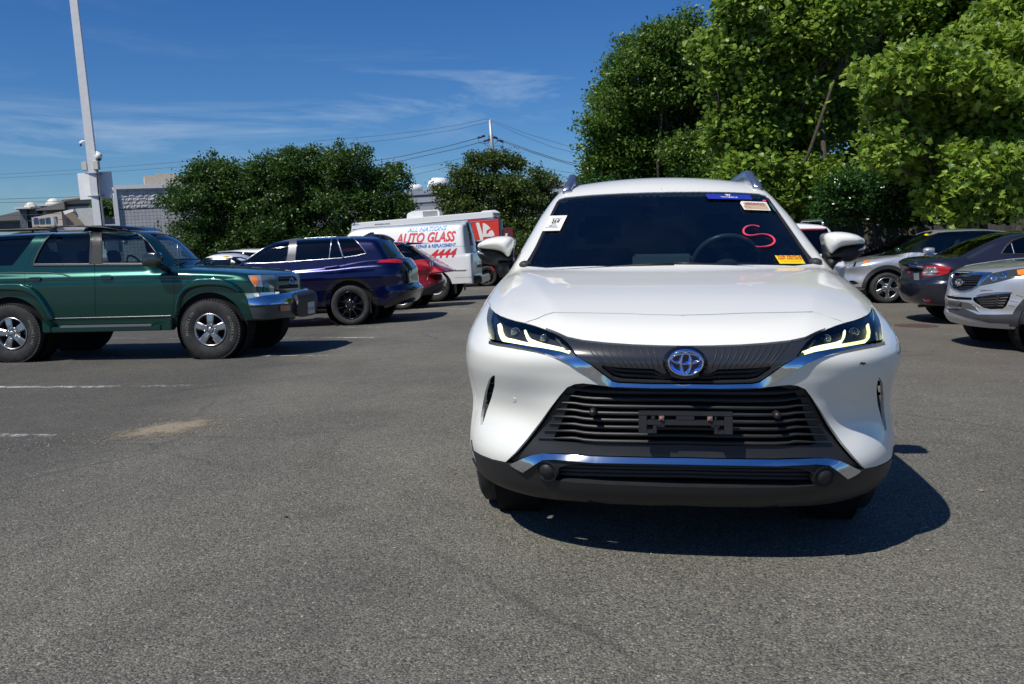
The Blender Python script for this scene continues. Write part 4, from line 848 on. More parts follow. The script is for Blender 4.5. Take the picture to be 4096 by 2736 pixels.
# white awning and its grey box, nearer
AM = bframe(262, 900, 60); o = thing('loading_canopy', 'white canopy with brown slatted underside left of the light pole', 'canopy', AM); q_ = 60/3500*.3407
m = MB(); m.add([((760-770)*q_, 0, (1000-840)*q_), ((880-770)*q_, 0, (1000-822)*q_), ((880-770)*q_, 0, (1000-850)*q_), ((775-770)*q_, 0, (1000-880)*q_), ((760-770)*q_, 3, (1000-840)*q_), ((880-770)*q_, 3, (1000-822)*q_), ((880-770)*q_, 3, (1000-850)*q_), ((775-770)*q_, 3, (1000-880)*q_)], [(0, 1, 2, 3), (4, 7, 6, 5), (0, 4, 5, 1), (3, 2, 6, 7), (1, 5, 6, 2), (0, 3, 7, 4)]); m.build('fascia', WPNT, o)
m = MB(); m.add([((775-770)*q_, 0, (1000-880)*q_), ((870-770)*q_, 0, (1000-862)*q_), ((990-770)*q_, 0, (1000-1010)*q_), ((890-770)*q_, 0, (1000-1010)*q_)], [(0, 1, 2, 3)]); m.build('slats', simple('slat_brown', (.20, .16, .11), .8), o)
m = MB(); m.box(((892-770)*q_, .2, -2.), ((1112-770)*q_, 4, (1000-818)*q_)); m.build('grey_box', simple('box_grey', (.40, .42, .41), .7, var=.1), o)
for lab, x0, y0, w_, h_ in (('shrub beside the white canopy, in front of the offices', 1235, 830, 130, 75),):
    p = at(1290*.3407, 560+890*.3407, 62); tree(lab, (p[0], 62, -.5), [(p[0], 62, p[2]+.6, 1.2, 1, .7), (p[0]+1.3, 62, p[2]+.3, .9, .8, .6)], LEAF_SMALL, .2, LA, 160, 26, .25, .06, name='shrub', cat='shrub', nb=5)

# ================================================================== power pole and wires
PPY = 95.; k2 = 900/2348
def W2(x, y, Y=PPY): return at(1600+x*k2, 450+y*k2, Y)
PP = thing('power_pole', 'steel power pole rising behind the bushy tree in the centre', 'utility pole', Matrix.Translation(tuple(W2(965, 400))))
o0 = np.array(W2(965, 400)); rl = lambda x, y, dy=0: tuple(np.array(W2(x, y, PPY))-o0+[0, dy, 0])
m = MB(); m.tube([rl(985, 640), rl(958, 330), rl(938, 75)], 0, 10, rs=[.26, .20, .14]); m.build('pole', simple('galvanised', (.42, .44, .46), .5, .5), PP)
for a, b, r_ in (((938, 95), (912, 62), .07), ((945, 100), (958, 95), .07), ((950, 280), (925, 232), .09), ((955, 262), (985, 268), .08)): m = MB(); m.tube([rl(*a), rl(*b)], r_, 6); m.build('crossarm', simple('dark_steel', (.08, .08, .1), .6), PP)
for a, b in (((810, 265), (888, 242)), ((875, 300), (942, 280)), ((955, 245), (1015, 270)), ((1012, 280), (1076, 306)), ((835, 433), (898, 418))):
    m = MB(); m.tube([rl(*a), rl(*b)], .12, 8); m.build('insulator', simple('insulator', (.03, .03, .06), .4), PP)
m = MB(); 
for pts in (([(808, 270), (830, 315), (880, 325), (925, 318)]), ([(870, 302), (890, 340), (945, 355), (1060, 345), (1080, 312)]), ([(925, 235), (925, 318)]), ([(1015, 272), (1020, 300), (985, 330)])): m.tube([rl(*p) for p in pts], .025, 5)
m.build('jumper_wires', BLK, PP)
WI = simple('wire', (.05, .05, .06), .6)
def wire(lab, pts, r=.045, Y=PPY, Y2=None):
    n = len(pts); Ys = np.linspace(Y, Y2 or Y, n); P3 = [tuple(at(u, v, yy)) for (u, v), yy in zip(pts, Ys)]; m = MB(); m.tube(P3, r, 5, cap=True); o = m.build('power_line', WI, None, fix=False); tag(o, lab, 'power line', 'power lines in the sky')
kk = lambda pts: [(1600+x*k2, 450+y*k2) for x, y in pts]
for i, (lab, pts) in enumerate((('topmost wire running left from the tip of the power pole', kk([(912, 65), (600, 130), (200, 195), (-200, 240), (-900, 300)])), ('second wire leaving the power pole tip to the left', kk([(925, 100), (600, 175), (0, 272), (-700, 350)])),
    ('thick wire from the left insulator going to the left', kk([(808, 268), (500, 350), (30, 455), (-600, 560)])), ('wire below the thick one going left behind the trees', kk([(872, 302), (600, 375), (15, 505), (-600, 610)])),
    ('wire from the lowest insulator going left over the bushy tree', kk([(835, 435), (500, 510), (50, 600), (-400, 680)])), ('lowest wire passing left through the crown of the bushy tree', kk([(600, 545), (150, 650), (-300, 740)])),
    ('topmost wire sloping right from the power pole tip', kk([(920, 65), (1300, 215), (1700, 335), (2090, 440), (2400, 510)])), ('second wire sloping right from the power pole tip', kk([(958, 95), (1200, 210), (1600, 365), (2050, 475), (2400, 550)])),
    ('thick wire sloping right from the upper right insulator', kk([(1015, 270), (1400, 410), (1700, 505), (2040, 577), (2400, 650)])), ('thick wire sloping right from the lower right insulator', kk([(1076, 306), (1400, 425), (1700, 520), (2050, 615), (2400, 720)])),
    ('low wire right of the bushy tree going to the tall trees', kk([(1330, 540), (1620, 603), (1850, 640), (2075, 670), (2400, 700)])), ('lowest wire right of the bushy tree', kk([(1500, 610), (1700, 665), (1960, 725), (2300, 800)])))):
    wire(lab, pts, .032 if 'thick' in lab else .018)
z_ = .3407
for lab, a, b in (('upper of the thin wires across the sky left of the light pole', (0, 412), (2348, 240)), ('second thin wire across the left sky', (0, 452), (2348, 300)), ('dark wire passing behind the blank sign', (0, 698), (2000, 620)), ('dark wire just above the two domes', (0, 738), (1500, 690)), ('wire crossing before the twin towers', (0, 900), (1400, 812)), ('lowest wire crossing the offices at the left', (0, 955), (760, 930))):
    wire(lab, [(a[0]*z_-40, 560+a[1]*z_), ((a[0]+b[0])/2*z_, 560+(a[1]+b[1])/2*z_+2), (b[0]*z_, 560+b[1]*z_)], .012 if 'thin' in lab else .02, 80)
# ================================================================== the white SUV in front
HM = car_matrix(.630, 3.14, .186, -.1216)
hero = thing('parked_suv', 'big white SUV facing the camera with red S drawn on its windshield', 'car', HM)
WHT = paint('white_pearl', (.76, .755, .70), 0, .35)
def hero_f(P):
    x, y, z = np.abs(P[:, 0]), P[:, 1], P[:, 2]
    # plan outline of the lower body
    c = ipt(z, [.15, .24, .33, .42, .52, .66, .76, .84, .92, 1.0], [.19, .125, .075, .05, .06, .05, .02, .0, .035, .11])
    chk = sst(x, .42, .66)*(1-sst(x, .86, .93))
    c = c+chk*(.045*np.exp(-((z-.58)/.10)**2)-.012*np.exp(-((z-.80)/.07)**2))
    W = .932-.055*sst(z, .74, 1.08)-.02*(1-sst(z, .2, .42))-.012*np.exp(-((z-.62)/.10)**2)
    W = W+.0*y
    yc = .86; q = np.clip(yc-(y-c), 0, None)/yc; n = 2.75
    pf = (((x/W)**n+q**n)**(1/n)-1)*.9
    # tail
    rr = 4.70-.10*(z-.8)**2-.25*(x/.9)**4
    H = ipt(y, [0, .06, .14, .25, .5, .8, 1.15, 1.5, 2.4, 3.6, 4.3, 4.7], [.875, .915, .950, .985, 1.045, 1.092, 1.135, 1.15, 1.15, 1.16, 1.13, 1.0])
    xk = np.interp(y, [.1, .9, 1.2], [.44, .66, .72]); sl = np.sqrt((x-xk)**2+.008**2)+(x-xk)
    H = H-.015*(x/.8)**2-.10*sl*np.interp(y, [.1, .5, 1.2], [.7, 1, .9])-.18*np.clip(x-.74, 0, 1)*1.0
    lo = smax(pf, (z-H)*.96, y-rr, .22-z, k=.10)
    # greenhouse
    al = atan(.45/.92); ws = (z-1.13)*cos(al)-(y-1.06-.16*(x/.7)**2)*sin(al)
    wg = .825-.40*(z-1.08)-.12*np.clip(z-1.4, 0, 1)-.06*sst(y, 3.6, 4.7)
    rf = z-(1.645-.055*(x/.6)**2-.020*(y-2.55)**2*(y < 2.55)-.03*np.clip(y-2.55, 0, 9)**1.6)
    rw = (y-4.62)*.75+(z-1.1)*.62
    gr = smax(ws, rf, x-wg, rw, k=.07)
    gr = smax(gr, 1.0-z, k=.02)
    return smin(lo, gr, .025)
HS = Shell(hero_f, (0, 2.5, .72), (1, 2.4, 1), HM, hero)
Z1 = zoomf(1840, 660, 1800/2348); Z2 = zoomf(1840, 1160, 1800/2348); Z6 = zoomf(1900, 1150, 900/2348)
def mir(p): q = np.array(p)[::-1].copy(); q[:, 0] *= -1; return q
ctr = lambda p: p
# outlines, image left half; mirrored in the car's frame
hl_uv = Z6([(153, 192), (165, 225), (205, 265), (260, 297), (330, 323), (420, 350), (520, 372), (620, 400), (720, 435), (820, 475), (900, 520), (960, 570), (1010, 630), (1050, 690), (1045, 708), (980, 690), (900, 672), (780, 645), (640, 618), (450, 585), (300, 560), (170, 535), (150, 530), (140, 450), (128, 380), (122, 320), (130, 260), (142, 215)])
HL = HS.im(hl_uv, 12)
gap = .17
# --- centre lines (open polylines from centre outwards, left side) in shell parameters
def half(uv, dens=14): return HS.im(uv, dens, closed=False)
def fixc(p): p = np.array(p); p[0, 0] = 0; return p            # start exactly on the centre plane
hood_cut = fixc(half([(2736, 1261)]+Z2([(1000, 128), (830, 122), (490, 117), (445, 130), (400, 150), (338, 170)])))
nose_low = fixc(half([(2738, 1384)]+Z2([(1040, 290), (900, 285), (760, 275), (640, 262), (560, 245), (500, 218), (450, 200)])))
chr_top = fixc(half([(2740, 1539)]+Z2([(1000, 494), (830, 488), (795, 480), (740, 440), (680, 392), (600, 342), (520, 317), (420, 298), (300, 282), (200, 270), (152, 259)])))
chr_low = fixc(half([(2740, 1549)]+Z2([(1000, 507), (800, 500), (770, 493), (710, 462), (640, 417), (560, 374), (480, 343), (400, 321), (300, 302), (200, 284), (156, 270)])))
opn = half([(2740, 1558)]+Z2([(1000, 518), (900, 516), (800, 510), (760, 503), (700, 495), (640, 489), (600, 493), (560, 510), (520, 555), (470, 620), (420, 690), (350, 780), (290, 850), (238, 900)])); opn = fixc(opn)
cstr_t = fixc(half([(2740, 1832)]+Z2([(1000, 875), (700, 868), (505, 855), (440, 853), (380, 862), (330, 880), (262, 908)])))
cstr_b = fixc(half([(2740, 1855)]+Z2([(1000, 904), (700, 898), (505, 882), (440, 885), (400, 905), (340, 942)])))
lipt = half(Z2([(238, 900), (170, 885), (110, 862), (70, 838)]))
lowb = fixc(half([(2740, 2018)]+Z2([(1000, 1120), (800, 1112), (500, 1090), (300, 1060), (150, 1000), (62, 905), (40, 860)]), 20))
def both(h, rev=False): h = np.array(h); f_ = np.vstack([h[::-1], mir(h)[::-1][1:]]); return f_   # left end -> centre -> right end
i_split = lambda poly, p: int(np.argmin(np.hypot(*(np.array(poly)-p).T)))
def span(poly, a, b):                  # part of a closed outline from the point nearest a to the point nearest b, the shorter way
    i, j = i_split(poly, a), i_split(poly, b); n = len(poly)
    f1 = [poly[(i+k) % n] for k in range((j-i) % n+1)]; f2 = [poly[(i-k) % n] for k in range((i-j) % n+1)]
    ln = lambda q: np.sum(np.hypot(*np.diff(np.array(q), axis=0).T)); return np.array(f1 if ln(f1) < ln(f2) else f2)
tip = HS.im([hl_uv[0]])[0]; hcut_end = hood_cut[-1]; nl_end = nose_low[-1]; inner = HS.im([hl_uv[13]])[0]; outb = HS.im([hl_uv[22]])[0]
# hood
cowl = HS.top([(0, 1.10), (-.3, 1.115), (-.6, 1.18), (-.74, 1.27)], closed=False); cowl[0, 0] = 0
hside = HS.top([(-.80, 1.25), (-.845, 1.0), (-.835, .75), (-.80, .60)], closed=False)
hoodL = np.vstack([hood_cut[:-1], span(HL, hcut_end, tip), hside[::-1], cowl[::-1]])
hood = np.vstack([hoodL[:-1], mir(hoodL)[:-1]])
HS.panel('hood', hood, (), WHT, .9, parent=hero, ins=gap, skirt=.03)
# nose panel above the grille
nl = np.vstack([hood_cut, span(HL, hcut_end, nl_end), nose_low[::-1]])
nose = np.vstack([nl[:-1], mir(nl)[1:]])
HS.panel('nose_panel', nose, (), WHT, .7, parent=hero, ins=gap, skirt=.03)
# upper grille, gloss black, ribs
gl = np.vstack([nose_low, span(HL, nl_end, inner), chr_top[::-1][i_split(chr_top[::-1], inner):]])
gr = np.vstack([gl[:-1], mir(gl)[1:]])
gs = HS.im([(2740, 1538), (2740-0, 1538)])
slot = both(fixc(half([(2740, 1474)]+Z2([(1060, 447), (1010, 418), (900, 414), (800, 408), (735, 398), (742, 420)]))))
slotb = both(fixc(half([(2740, 1531)]+Z2([(1000, 484), (850, 478), (800, 466), (742, 420)]))))
slot_poly = np.vstack([slot, slotb[::-1][1:-1]])
GR1 = simple('grille_satin', (.035, .037, .042), .22, .3, coat=.6)
HS.panel('upper_grille', inset(gr, .1), (slot_poly,), GR1, .6, off=-.012, parent=hero, skirt=.03)
HS.panel('grille_slot_backing', inset(slot_poly, -.3), (), MBLK, 1.5, off=-.07, parent=hero, skirt=0)
for k in (.36, .70):
    l = slot*(1-k)+np.array([np.interp(slot[:, 0], slotb[:, 0], slotb[:, 1])]).T*[0, 1]*k+slot*[1, 0]*k if False else np.stack([slot[:, 0], slot[:, 1]*(1-k)+np.interp(slot[:, 0], slotb[:, 0], slotb[:, 1])*k], 1)
    HS.ribbon('slat', l[2:-2], .012, BLK, -.022, hero, h=.01)
for a in np.arange(-20, 21, 5.4):
    e0 = np.interp(a, slot[:, 0], slot[:, 1]); e1 = np.interp(a, slotb[:, 0], slotb[:, 1]); HS.ribbon('grille_divider', [(a, e0), (a, e1)], .006, BLK, -.03, hero, h=.01)
for k in range(11):
    x0 = 640+k*37; top_ = Z2([(x0, np.interp(x0, [560, 640, 760, 900, 1040], [250, 266, 280, 290, 294]))])[0]; xb = x0+(88 if k < 3 else 92-(k-3)*8.5)
    bot = Z2([(xb, 402+min(12, k*2))])[0]
    if k == 0: bot = Z2([(745, 392)])[0]
    l = HS.im([top_, bot], 10, False)
    for ll in (l, mir(l)): HS.ribbon('grille_rib', ll, [.002, .004, .004], BLK, -.0105, hero, h=.001)
# chrome line under the lamps
ct = np.vstack([chr_top, chr_low[::-1]]); ctp = 0
strip = np.vstack([both(chr_top), both(chr_low)[::-1]])
def tilt(top, low, a): return lambda Q, P: a*np.clip((np.interp(-np.abs(P[:, 0]), top[::-1, 0], top[::-1, 1])-P[:, 1])/(np.interp(-np.abs(P[:, 0]), top[::-1, 0], top[::-1, 1])-np.interp(-np.abs(P[:, 0]), low[::-1, 0], low[::-1, 1])+.05), -.1, 1.1)
HS.panel('chrome_strip', strip, (), CHR, .5, warp=tilt(chr_top, chr_low, .012), off=-.003, parent=hero, skirt=.02, edge=1.)
# white bumper
arch = HS.side(-1, [(.46, .40), (.47, .55), (.52, .68), (.62, .79), (.75, .86)], closed=False)     # forward edge of the wheel arch
fend = HS.side(-1, [(.62, .98), (.55, .95)], closed=False)
bl = np.vstack([chr_low[:-1], outb[None], HS.par(HS.proj(0, -1, [(.60, .90), (.62, .79), (.52, .68), (.47, .55), (.46, .42)])), lipt[::-1][:-1], opn[::-1]])
bump = np.vstack([bl[:-1], mir(bl)[1:]])
ventL = HS.im(Z2([(182, 447), (172, 446), (150, 470), (131, 530), (118, 600), (108, 660), (107, 703), (117, 705), (140, 630), (165, 560), (180, 500)]), 8)
HS.panel('front_bumper', bump, (ventL, mir(ventL)), WHT, .8, parent=hero, ins=gap, skirt=.012)
for v in (ventL, mir(ventL)):
    vo = HS.panel('side_vent', inset(v, -.2), (), MBLK, .8, off=-.05, parent=hero, skirt=0)
    for k in range(4):
        e = v[:, 1].min()+(v[:, 1].max()-v[:, 1].min())*(k+.8)/5; a = v[np.abs(v[:, 1]-e) < 2.2][:, 0]; HS.ribbon('vent_slat', [(a.min(), e), (a.max(), e+.3)], .008, BLK, -.02, vo, h=.02)
for v in Z2([(283, 573)]):
    s0 = HS.im([(v[0]+7*cos(t), v[1]+8.5*sin(t)) for t in np.linspace(0, 2*pi, 17)[:-1]], 9)
    for q in (s0, mir(s0)): HS.panel('parking_sensor', q, (), WHT, .4, off=.0015, parent=hero, skirt=.004)
# lower mesh: frame, opening, slats
opf = np.vstack([both(opn), both(np.vstack([cstr_t, half([(2041, 1856)])]))[::-1][1:-1]])
slT = fixc(half([(2740, 1566)]+Z2([(1000, 527), (850, 524), (760, 516), (690, 512), (640, 520), (600, 535)]))); slB = fixc(half([(2740, 1782)]+Z2([(1000, 812), (800, 806), (600, 798), (500, 790), (470, 780)])))
sideo = half(Z2([(600, 535), (560, 575), (540, 640), (500, 720), (470, 780)]))
hol = np.vstack([both(slT), mir(sideo)[::-1][1:-1], both(slB)[::-1], sideo[::-1][1:-1]])
LG = simple('lower_grille_plastic', (.014, .0145, .0165), .42, spec=.5, bump=.1, bs=400, dirt=.2)
HS.panel('lower_grille_frame', inset(opf, .12), (hol,), LG, .9, off=-.022, parent=hero, skirt=.04)
HS.panel('lower_grille_backing', inset(hol, -.8), (), MBLK, 2, off=-.13, parent=hero, skirt=0)
nS = 8
for k in range(nS):
    t = (k+.75)/(nS+.1); A = np.array(Z2([(600, 512)])[0]); 
    vy = 517+(808-517)*t; xl = np.interp(vy, [517, 560, 640, 740, 808], [620, 545, 500, 440, 385]); 
    uvl = [(2740, 1160+(vy+3)*.7666)]+Z2([(1000, vy+2), (800, vy-1), (700, vy-4), (640, vy-9), (590, vy-18), (xl, vy-24)])
    l = both(fixc(half(uvl, 12))); HS.ribbon('slat', l, [.004, .010, .013, .014, .014, .014, .014, .014, .013, .010, .004], LG, -.012, hero, h=.03)
for k in range(9):
    xx = 690+k*117; l = HS.im(Z2([(xx, 522), (xx, 805)]), 30, False); HS.ribbon('grille_divider', l, .01, MBLK, -.075, hero, h=.02)
# plate holder
def hero_pt(u, v, off=0): return HS.onsurf(u, v, off)
pc = hero_pt(2738, 1679, .035); ex = np.array([1., 0, 0]); ez = np.array([0, .10, 1.]); ez /= np.linalg.norm(ez); ey = np.cross(ez, ex)
pm = MB(); px = 3.30/3500*1
def pbox(mb, a, b, c, d, y0, y1):      # in zoom2 pixels about the plate's centre
    k = .7666*3.18/3500; o = pc
    for lo_, hi_ in (((a-1168)*k, (b-1168)*k),):
        V = [o+ex*X+ez*Z_+np.array([0, Y_, 0]) for Z_ in ((677-d)*k, (677-c)*k) for X, Y_ in ((lo_, y0), (hi_, y0), (hi_, y1), (lo_, y1))]
        mb.add(V, [(0, 3, 2, 1), (4, 5, 6, 7), (0, 1, 5, 4), (1, 2, 6, 5), (2, 3, 7, 6), (3, 0, 4, 7)])
for a in ((925, 1412, 618, 640), (925, 968, 640, 735), (1368, 1412, 640, 735), (968, 1368, 662, 690), (990, 1010, 640, 662), (1120, 1215, 640, 662), (1055, 1062, 640, 662), (1318, 1330, 640, 662), (1022, 1062, 690, 700), (1000, 1020, 690, 735), (1300, 1345, 690, 700), (1318, 1336, 690, 735), (968, 1010, 715, 735), (1336, 1368, 715, 735)): pbox(pm, *a, -.012, .01)
ph = pm.build('plate_holder', BLK, hero, bevel=.002)
pb = MB(); pbox(pb, 960, 1380, 640, 700, .012, .05); pb.build('holder_bracket', MBLK, ph)
for xx in (1043, 1293):
    sm_ = MB(); pbox(sm_, xx-13, xx+13, 638, 662, -.018, -.012); tb = sm_.build('metal_tab', DCHR, ph)
    k = .7666*3.18/3500; sc_ = MB(); sc_.lathe([(-.026, 0), (-.024, .006), (-.018, .008)], 10, 'y', tuple(pc+ex*(xx-1168)*k+ez*(677-652)*k)); sc_.build('rusty_screw', simple('rust', (.28, .09, .03), .8), ph)
for xx, yy in ((697, 632), (1648, 648)):
    q = hero_pt(*Z2([(xx, yy)])[0], .012); g = MB(); g.lathe([(-.02, 0), (-.018, .012), (0, .014), (.05, .014)], 16, 'y', tuple(q)); g.build('parking_sensor', BLK, hero)
# lower chrome, cladding
cs = np.vstack([both(cstr_t), both(cstr_b)[::-1]])
HS.panel('lower_chrome_strip', cs, (), CHR, .5, off=.006, warp=tilt(cstr_t, cstr_b, .012), parent=hero, skirt=.012, edge=1.)
clL = np.vstack([cstr_b, half(Z2([(262, 908), (238, 900)])), lipt[1:], HS.par(HS.proj(0, -1, [(.46, .42), (.45, .30)])), lowb[::-1][1:]])
intk_t = fixc(half([(2740, 1868)]+Z2([(1000, 920), (800, 915), (640, 908), (560, 912), (520, 925)]))); intk_b = fixc(half([(2740, 1946)]+Z2([(1000, 1020), (800, 1013), (600, 1002), (500, 990), (500, 975)])))
intk = np.vstack([both(intk_t), both(intk_b)[::-1]])
clad = np.vstack([clL[:-1], mir(clL)[1:]])
HS.panel('lower_bumper', clad, (intk,), LG, .9, parent=hero, ins=.08, skirt=.04, off=.004)
HS.panel('intake_backing', inset(intk, -.5), (), MBLK, 2, off=-.10, parent=hero, skirt=0)
for vy in (938, 962, 985):
    l = both(fixc(half([(2740, 1160+(vy+3)*.7666)]+Z2([(1000, vy+2), (800, vy-1), (620, vy-6), (510, vy-10)]), 14))); HS.ribbon('slat', l, .012, LG, -.02, hero, h=.02)
for k in range(8):
    xx = 615+k*158; l = HS.im(Z2([(xx, 915+6*(1-abs(k-3.5)/3.5)), (xx, 1012)]), 30, False); HS.ribbon('grille_divider', l, .008, BLK, -.035, hero, h=.02)
for sgn in (-1, 1):
    q = hero_pt(*Z2([(455, 940)])[0], .0); q[0] *= -sgn if sgn > 0 else 1; nn = HS.nrm(q[None])[0]
    if sgn > 0: q[0] = abs(q[0]); nn = HS.nrm(q[None])[0]
    o = MB(); o.lathe([(-.014, 0), (-.014, .027), (-.002, .029), (-.002, .040), (-.013, .043), (.02, .047)], 28, 'y', (0, 0, 0)); fo = o.build('fog_lamp_cover', LG, hero)
    fo.matrix_local = Matrix.Translation(tuple(q)) @ Vector(tuple(-nn)).to_track_quat('Y', 'Z').to_matrix().to_4x4()
# emblem: dark disc, chrome ring, two inner ovals on blue
ec = hero_pt(2741, 1449, .004); BLUE = simple('emblem_blue', (.01, .09, .62), .2, coat=1)
def oval(mb, c, rx, rz, wd, y0, n=48, th=.010, tap=0):
    V = []; F = []
    for k in range(n):
        t = 2*pi*k/n; ct_, st_ = cos(t), sin(t); ww = wd*(1+tap*abs(st_))
        for dr, dy in ((-.5, 0), (-.3, -th), (.3, -th), (.5, 0)): V.append((c[0]+(rx+dr*ww)*ct_, c[1]+y0+dy, c[2]+(rz+dr*ww)*st_))
    for k in range(n):
        for j in range(3): F.append((k*4+j, k*4+j+1, ((k+1) % n)*4+j+1, ((k+1) % n)*4+j))
    mb.add(V, F, True)
RX, RZ = .0605, .0435
m = MB(); m.add([(ec[0], ec[1]-.012, ec[2])]+[(ec[0]+.080*cos(t), ec[1]+.012, ec[2]-.004+.060*sin(t)) for t in np.linspace(0, 2*pi, 49)[:-1]]+[(ec[0]+.080*cos(t), ec[1]+.05, ec[2]-.004+.060*sin(t)) for t in np.linspace(0, 2*pi, 49)[:-1]],
    [(0, 1+k, 1+(k+1) % 48) for k in range(48)]+[(1+k, 49+k, 49+(k+1) % 48, 1+(k+1) % 48) for k in range(48)], True); em = m.build('emblem', GBLK, hero)
m = MB(); m.add([(ec[0]+RX*cos(t), ec[1]-.014, ec[2]+RZ*sin(t)) for t in np.linspace(0, 2*pi, 49)[:-1]], [tuple(range(48))]); m.build('emblem_field', simple('emblem_dark_field', (.005, .006, .02), .15, coat=1), em)
m = MB(); oval(m, ec, RX*.93, RZ*.93, .017, -.0135, th=.002); oval(m, (ec[0], ec[1], ec[2]+.0155), RX*.84, .0185, .013, -.0145, th=.002); oval(m, ec, .0170, RZ*.93, .014, -.0155, th=.002); m.build('emblem_halo', BLUE, em)
m = MB(); oval(m, ec, RX, RZ, .009, -.014, tap=-.1); oval(m, (ec[0], ec[1], ec[2]+.0155), RX*.84, .0185, .0072, -.017); oval(m, (ec[0], ec[1], ec[2]), .0170, RZ*.93, .0085, -.019, tap=-.3); m.build('emblem_rings', CHR, em)
# head lamps
HOUS = simple('lamp_housing', (.008, .011, .018), .55, .1)
DRL = simple('running_light', (.9, .95, .8), .3, emit=((.92, 1., .42), 1.7))
LNS = glass('lamp_lens', (.88, .90, .92), 1.2)
for sgn in (-1, 1):
    fl = (lambda p: p) if sgn < 0 else mir
    lamp = HS.panel('headlight', fl(inset(HL, .15)), (), LNS, .7, off=-.001, parent=hero, skirt=0)
    HS.panel('lamp_housing', fl(inset(HL, -.05)), (), HOUS, .7, off=-.045, parent=lamp, skirt=-.043)
    for ln, wd_ in (([(212, 330), (218, 370), (228, 420), (248, 470), (290, 500), (340, 512), (500, 540), (700, 576), (900, 616), (968, 640)], [.016, .019, .022, .026, .019, .014, .012, .011, .010, .008, .006]),
                    ([(497, 388), (504, 420), (520, 465), (550, 500), (610, 524), (700, 548), (820, 574), (905, 594)], [.009, .012, .014, .014, .011, .009, .008, .007, .006])):
        l = HS.im(Z6(ln), 7, False); HS.ribbon('running_light', fl(l), wd_, DRL, -.026, lamp, h=.008)
    for (cx_, cy_, r_) in ((380, 400, 42), (690, 470, 38)):
        q = HS.onsurf(*Z6([(cx_, cy_)])[0], -.035); q[0] *= (1 if sgn < 0 else -1)
        m = MB(); rr_ = r_*.3833*3.4/3500*1.05; m.lathe([(-.014, 0), (-.012, rr_*.5), (-.004, rr_*.9), (0, rr_), (.01, rr_), (.01, rr_*1.2)], 24, 'y', tuple(q)); m.build('projector', simple('projector_glass', (.10, .12, .16), .05, .6, coat=1), lamp)
    q = HS.im(Z6([(818, 480), (860, 505), (925, 600), (900, 590)]), 8); HS.panel('lamp_fin', fl(q), (), simple('lamp_fin', (.30, .34, .30), .2, .8), .5, off=-.022, parent=lamp, skirt=.01)
    q = HS.im(Z6([(130, 300), (140, 330), (152, 420), (158, 515), (150, 510), (138, 420)]), 8); HS.panel('side_reflector', fl(q), (), simple('lamp_fin', (.3, .3, .3), .2), .5, off=-.02, parent=lamp, skirt=.01)
# body behind: fenders, doors, pillars, rear
wso = HS.top([(-.73, 1.245), (-.70, 1.35), (-.68, 1.44), (-.653, 1.61), (-.624, 1.784), (-.600, 1.925), (-.585, 1.955), (-.55, 1.960), (-.48, 1.948), (-.38, 1.931), (-.28, 1.915), (-.15, 1.901), (0, 1.895)], .04, closed=False); wso[-1, 0] = 0
wst = wso[::-1]; ws_bot = HS.top([(0, 1.07), (-.3, 1.085), (-.6, 1.15), (-.735, 1.235)], closed=False); ws_bot[0, 0] = 0
wL = np.vstack([wst[:-1], ws_bot[::-1]]); WS = np.vstack([wL[:-1], mir(wL)[:-1]])
def archp(yc, R=.44): return [(yc-R, .28), (yc-R-.0, .36)]+[(yc-R*cos(t), .36+R*sin(t)) for t in np.linspace(.1, pi-.1, 14)]+[(yc+R, .36), (yc+R, .28)]
bot = [(.46, .30)]+[]
sideline = HS.par(HS.proj(0, -1, [(.60, .90), (.62, .79), (.52, .68), (.47, .55), (.46, .42), (.45, .30)]))
archs = HS.par(HS.proj(0, -1, densify([(.48, .30), (.50, .45), (.56, .62), (.68, .76), (.86, .83), (.96, .83), (1.12, .80), (1.28, .68), (1.37, .50), (1.40, .30), (2.5, .27), (3.17, .30), (3.2, .5), (3.3, .67), (3.5, .79), (3.62, .81), (3.8, .79), (3.95, .67), (4.05, .5), (4.08, .32), (4.5, .3)], .05, False)))
rearb = HS.par(HS.proj(1, 1, densify([(-.80, .3), (0, .3)], .05, False))); rearb[-1, 0] = -180
rearb = rearb[rearb[:, 0] < archs[-1, 0]]
archs[:, 0] = np.where(archs[:, 0] > 0, archs[:, 0]-360, archs[:, 0])
roofl = [(-.50, 2.10), (-.50, 3.9), (-.40, 4.25), (0, 4.30)]
rp = densify([(0, 2.02), (-.30, 2.03), (-.50, 2.12), (-.50, 3.9), (-.40, 4.2), (0, 4.25)], .04, False)
rpar = HS.par(HS.proj(2, 1, rp, 2.)); rpar[0, 0] = 0; rpar[-1, 0] = -180
# left half boundary of 'body': from the cowl round hood side, lamp, down to sill, back to tail, up, roof edge, windscreen top
hs_ = HS.top([(-.745, 1.262), (-.80, 1.25), (-.845, 1.0), (-.835, .75), (-.80, .60)], closed=False)
lampside = span(HL, tip, outb)
bodyL = np.vstack([hs_, lampside, sideline[1:], archs[1:], rearb, [[-180, rpar[-1, 1]]], rpar[::-1][1:-1]])
bodyL = np.vstack([[[0, ws_bot[0, 1]-.9]], HS.top([(-.3, 1.10), (-.6, 1.165)], closed=False), bodyL, [[0, rpar[0, 1]]]])
sw = HS.side(-1, [(1.75, 1.18), (2.15, 1.44), (2.5, 1.53), (3.3, 1.52), (4.0, 1.42), (4.15, 1.30), (3.9, 1.22), (2.2, 1.17)])
def body_half(fl):
    o = HS.panel('body_side', fl(inset(bodyL, .02)), (fl(inset(sw, 0)),), WHT, 2.0, parent=hero, skirt=.03, edge=.5); return o
wsL = wL
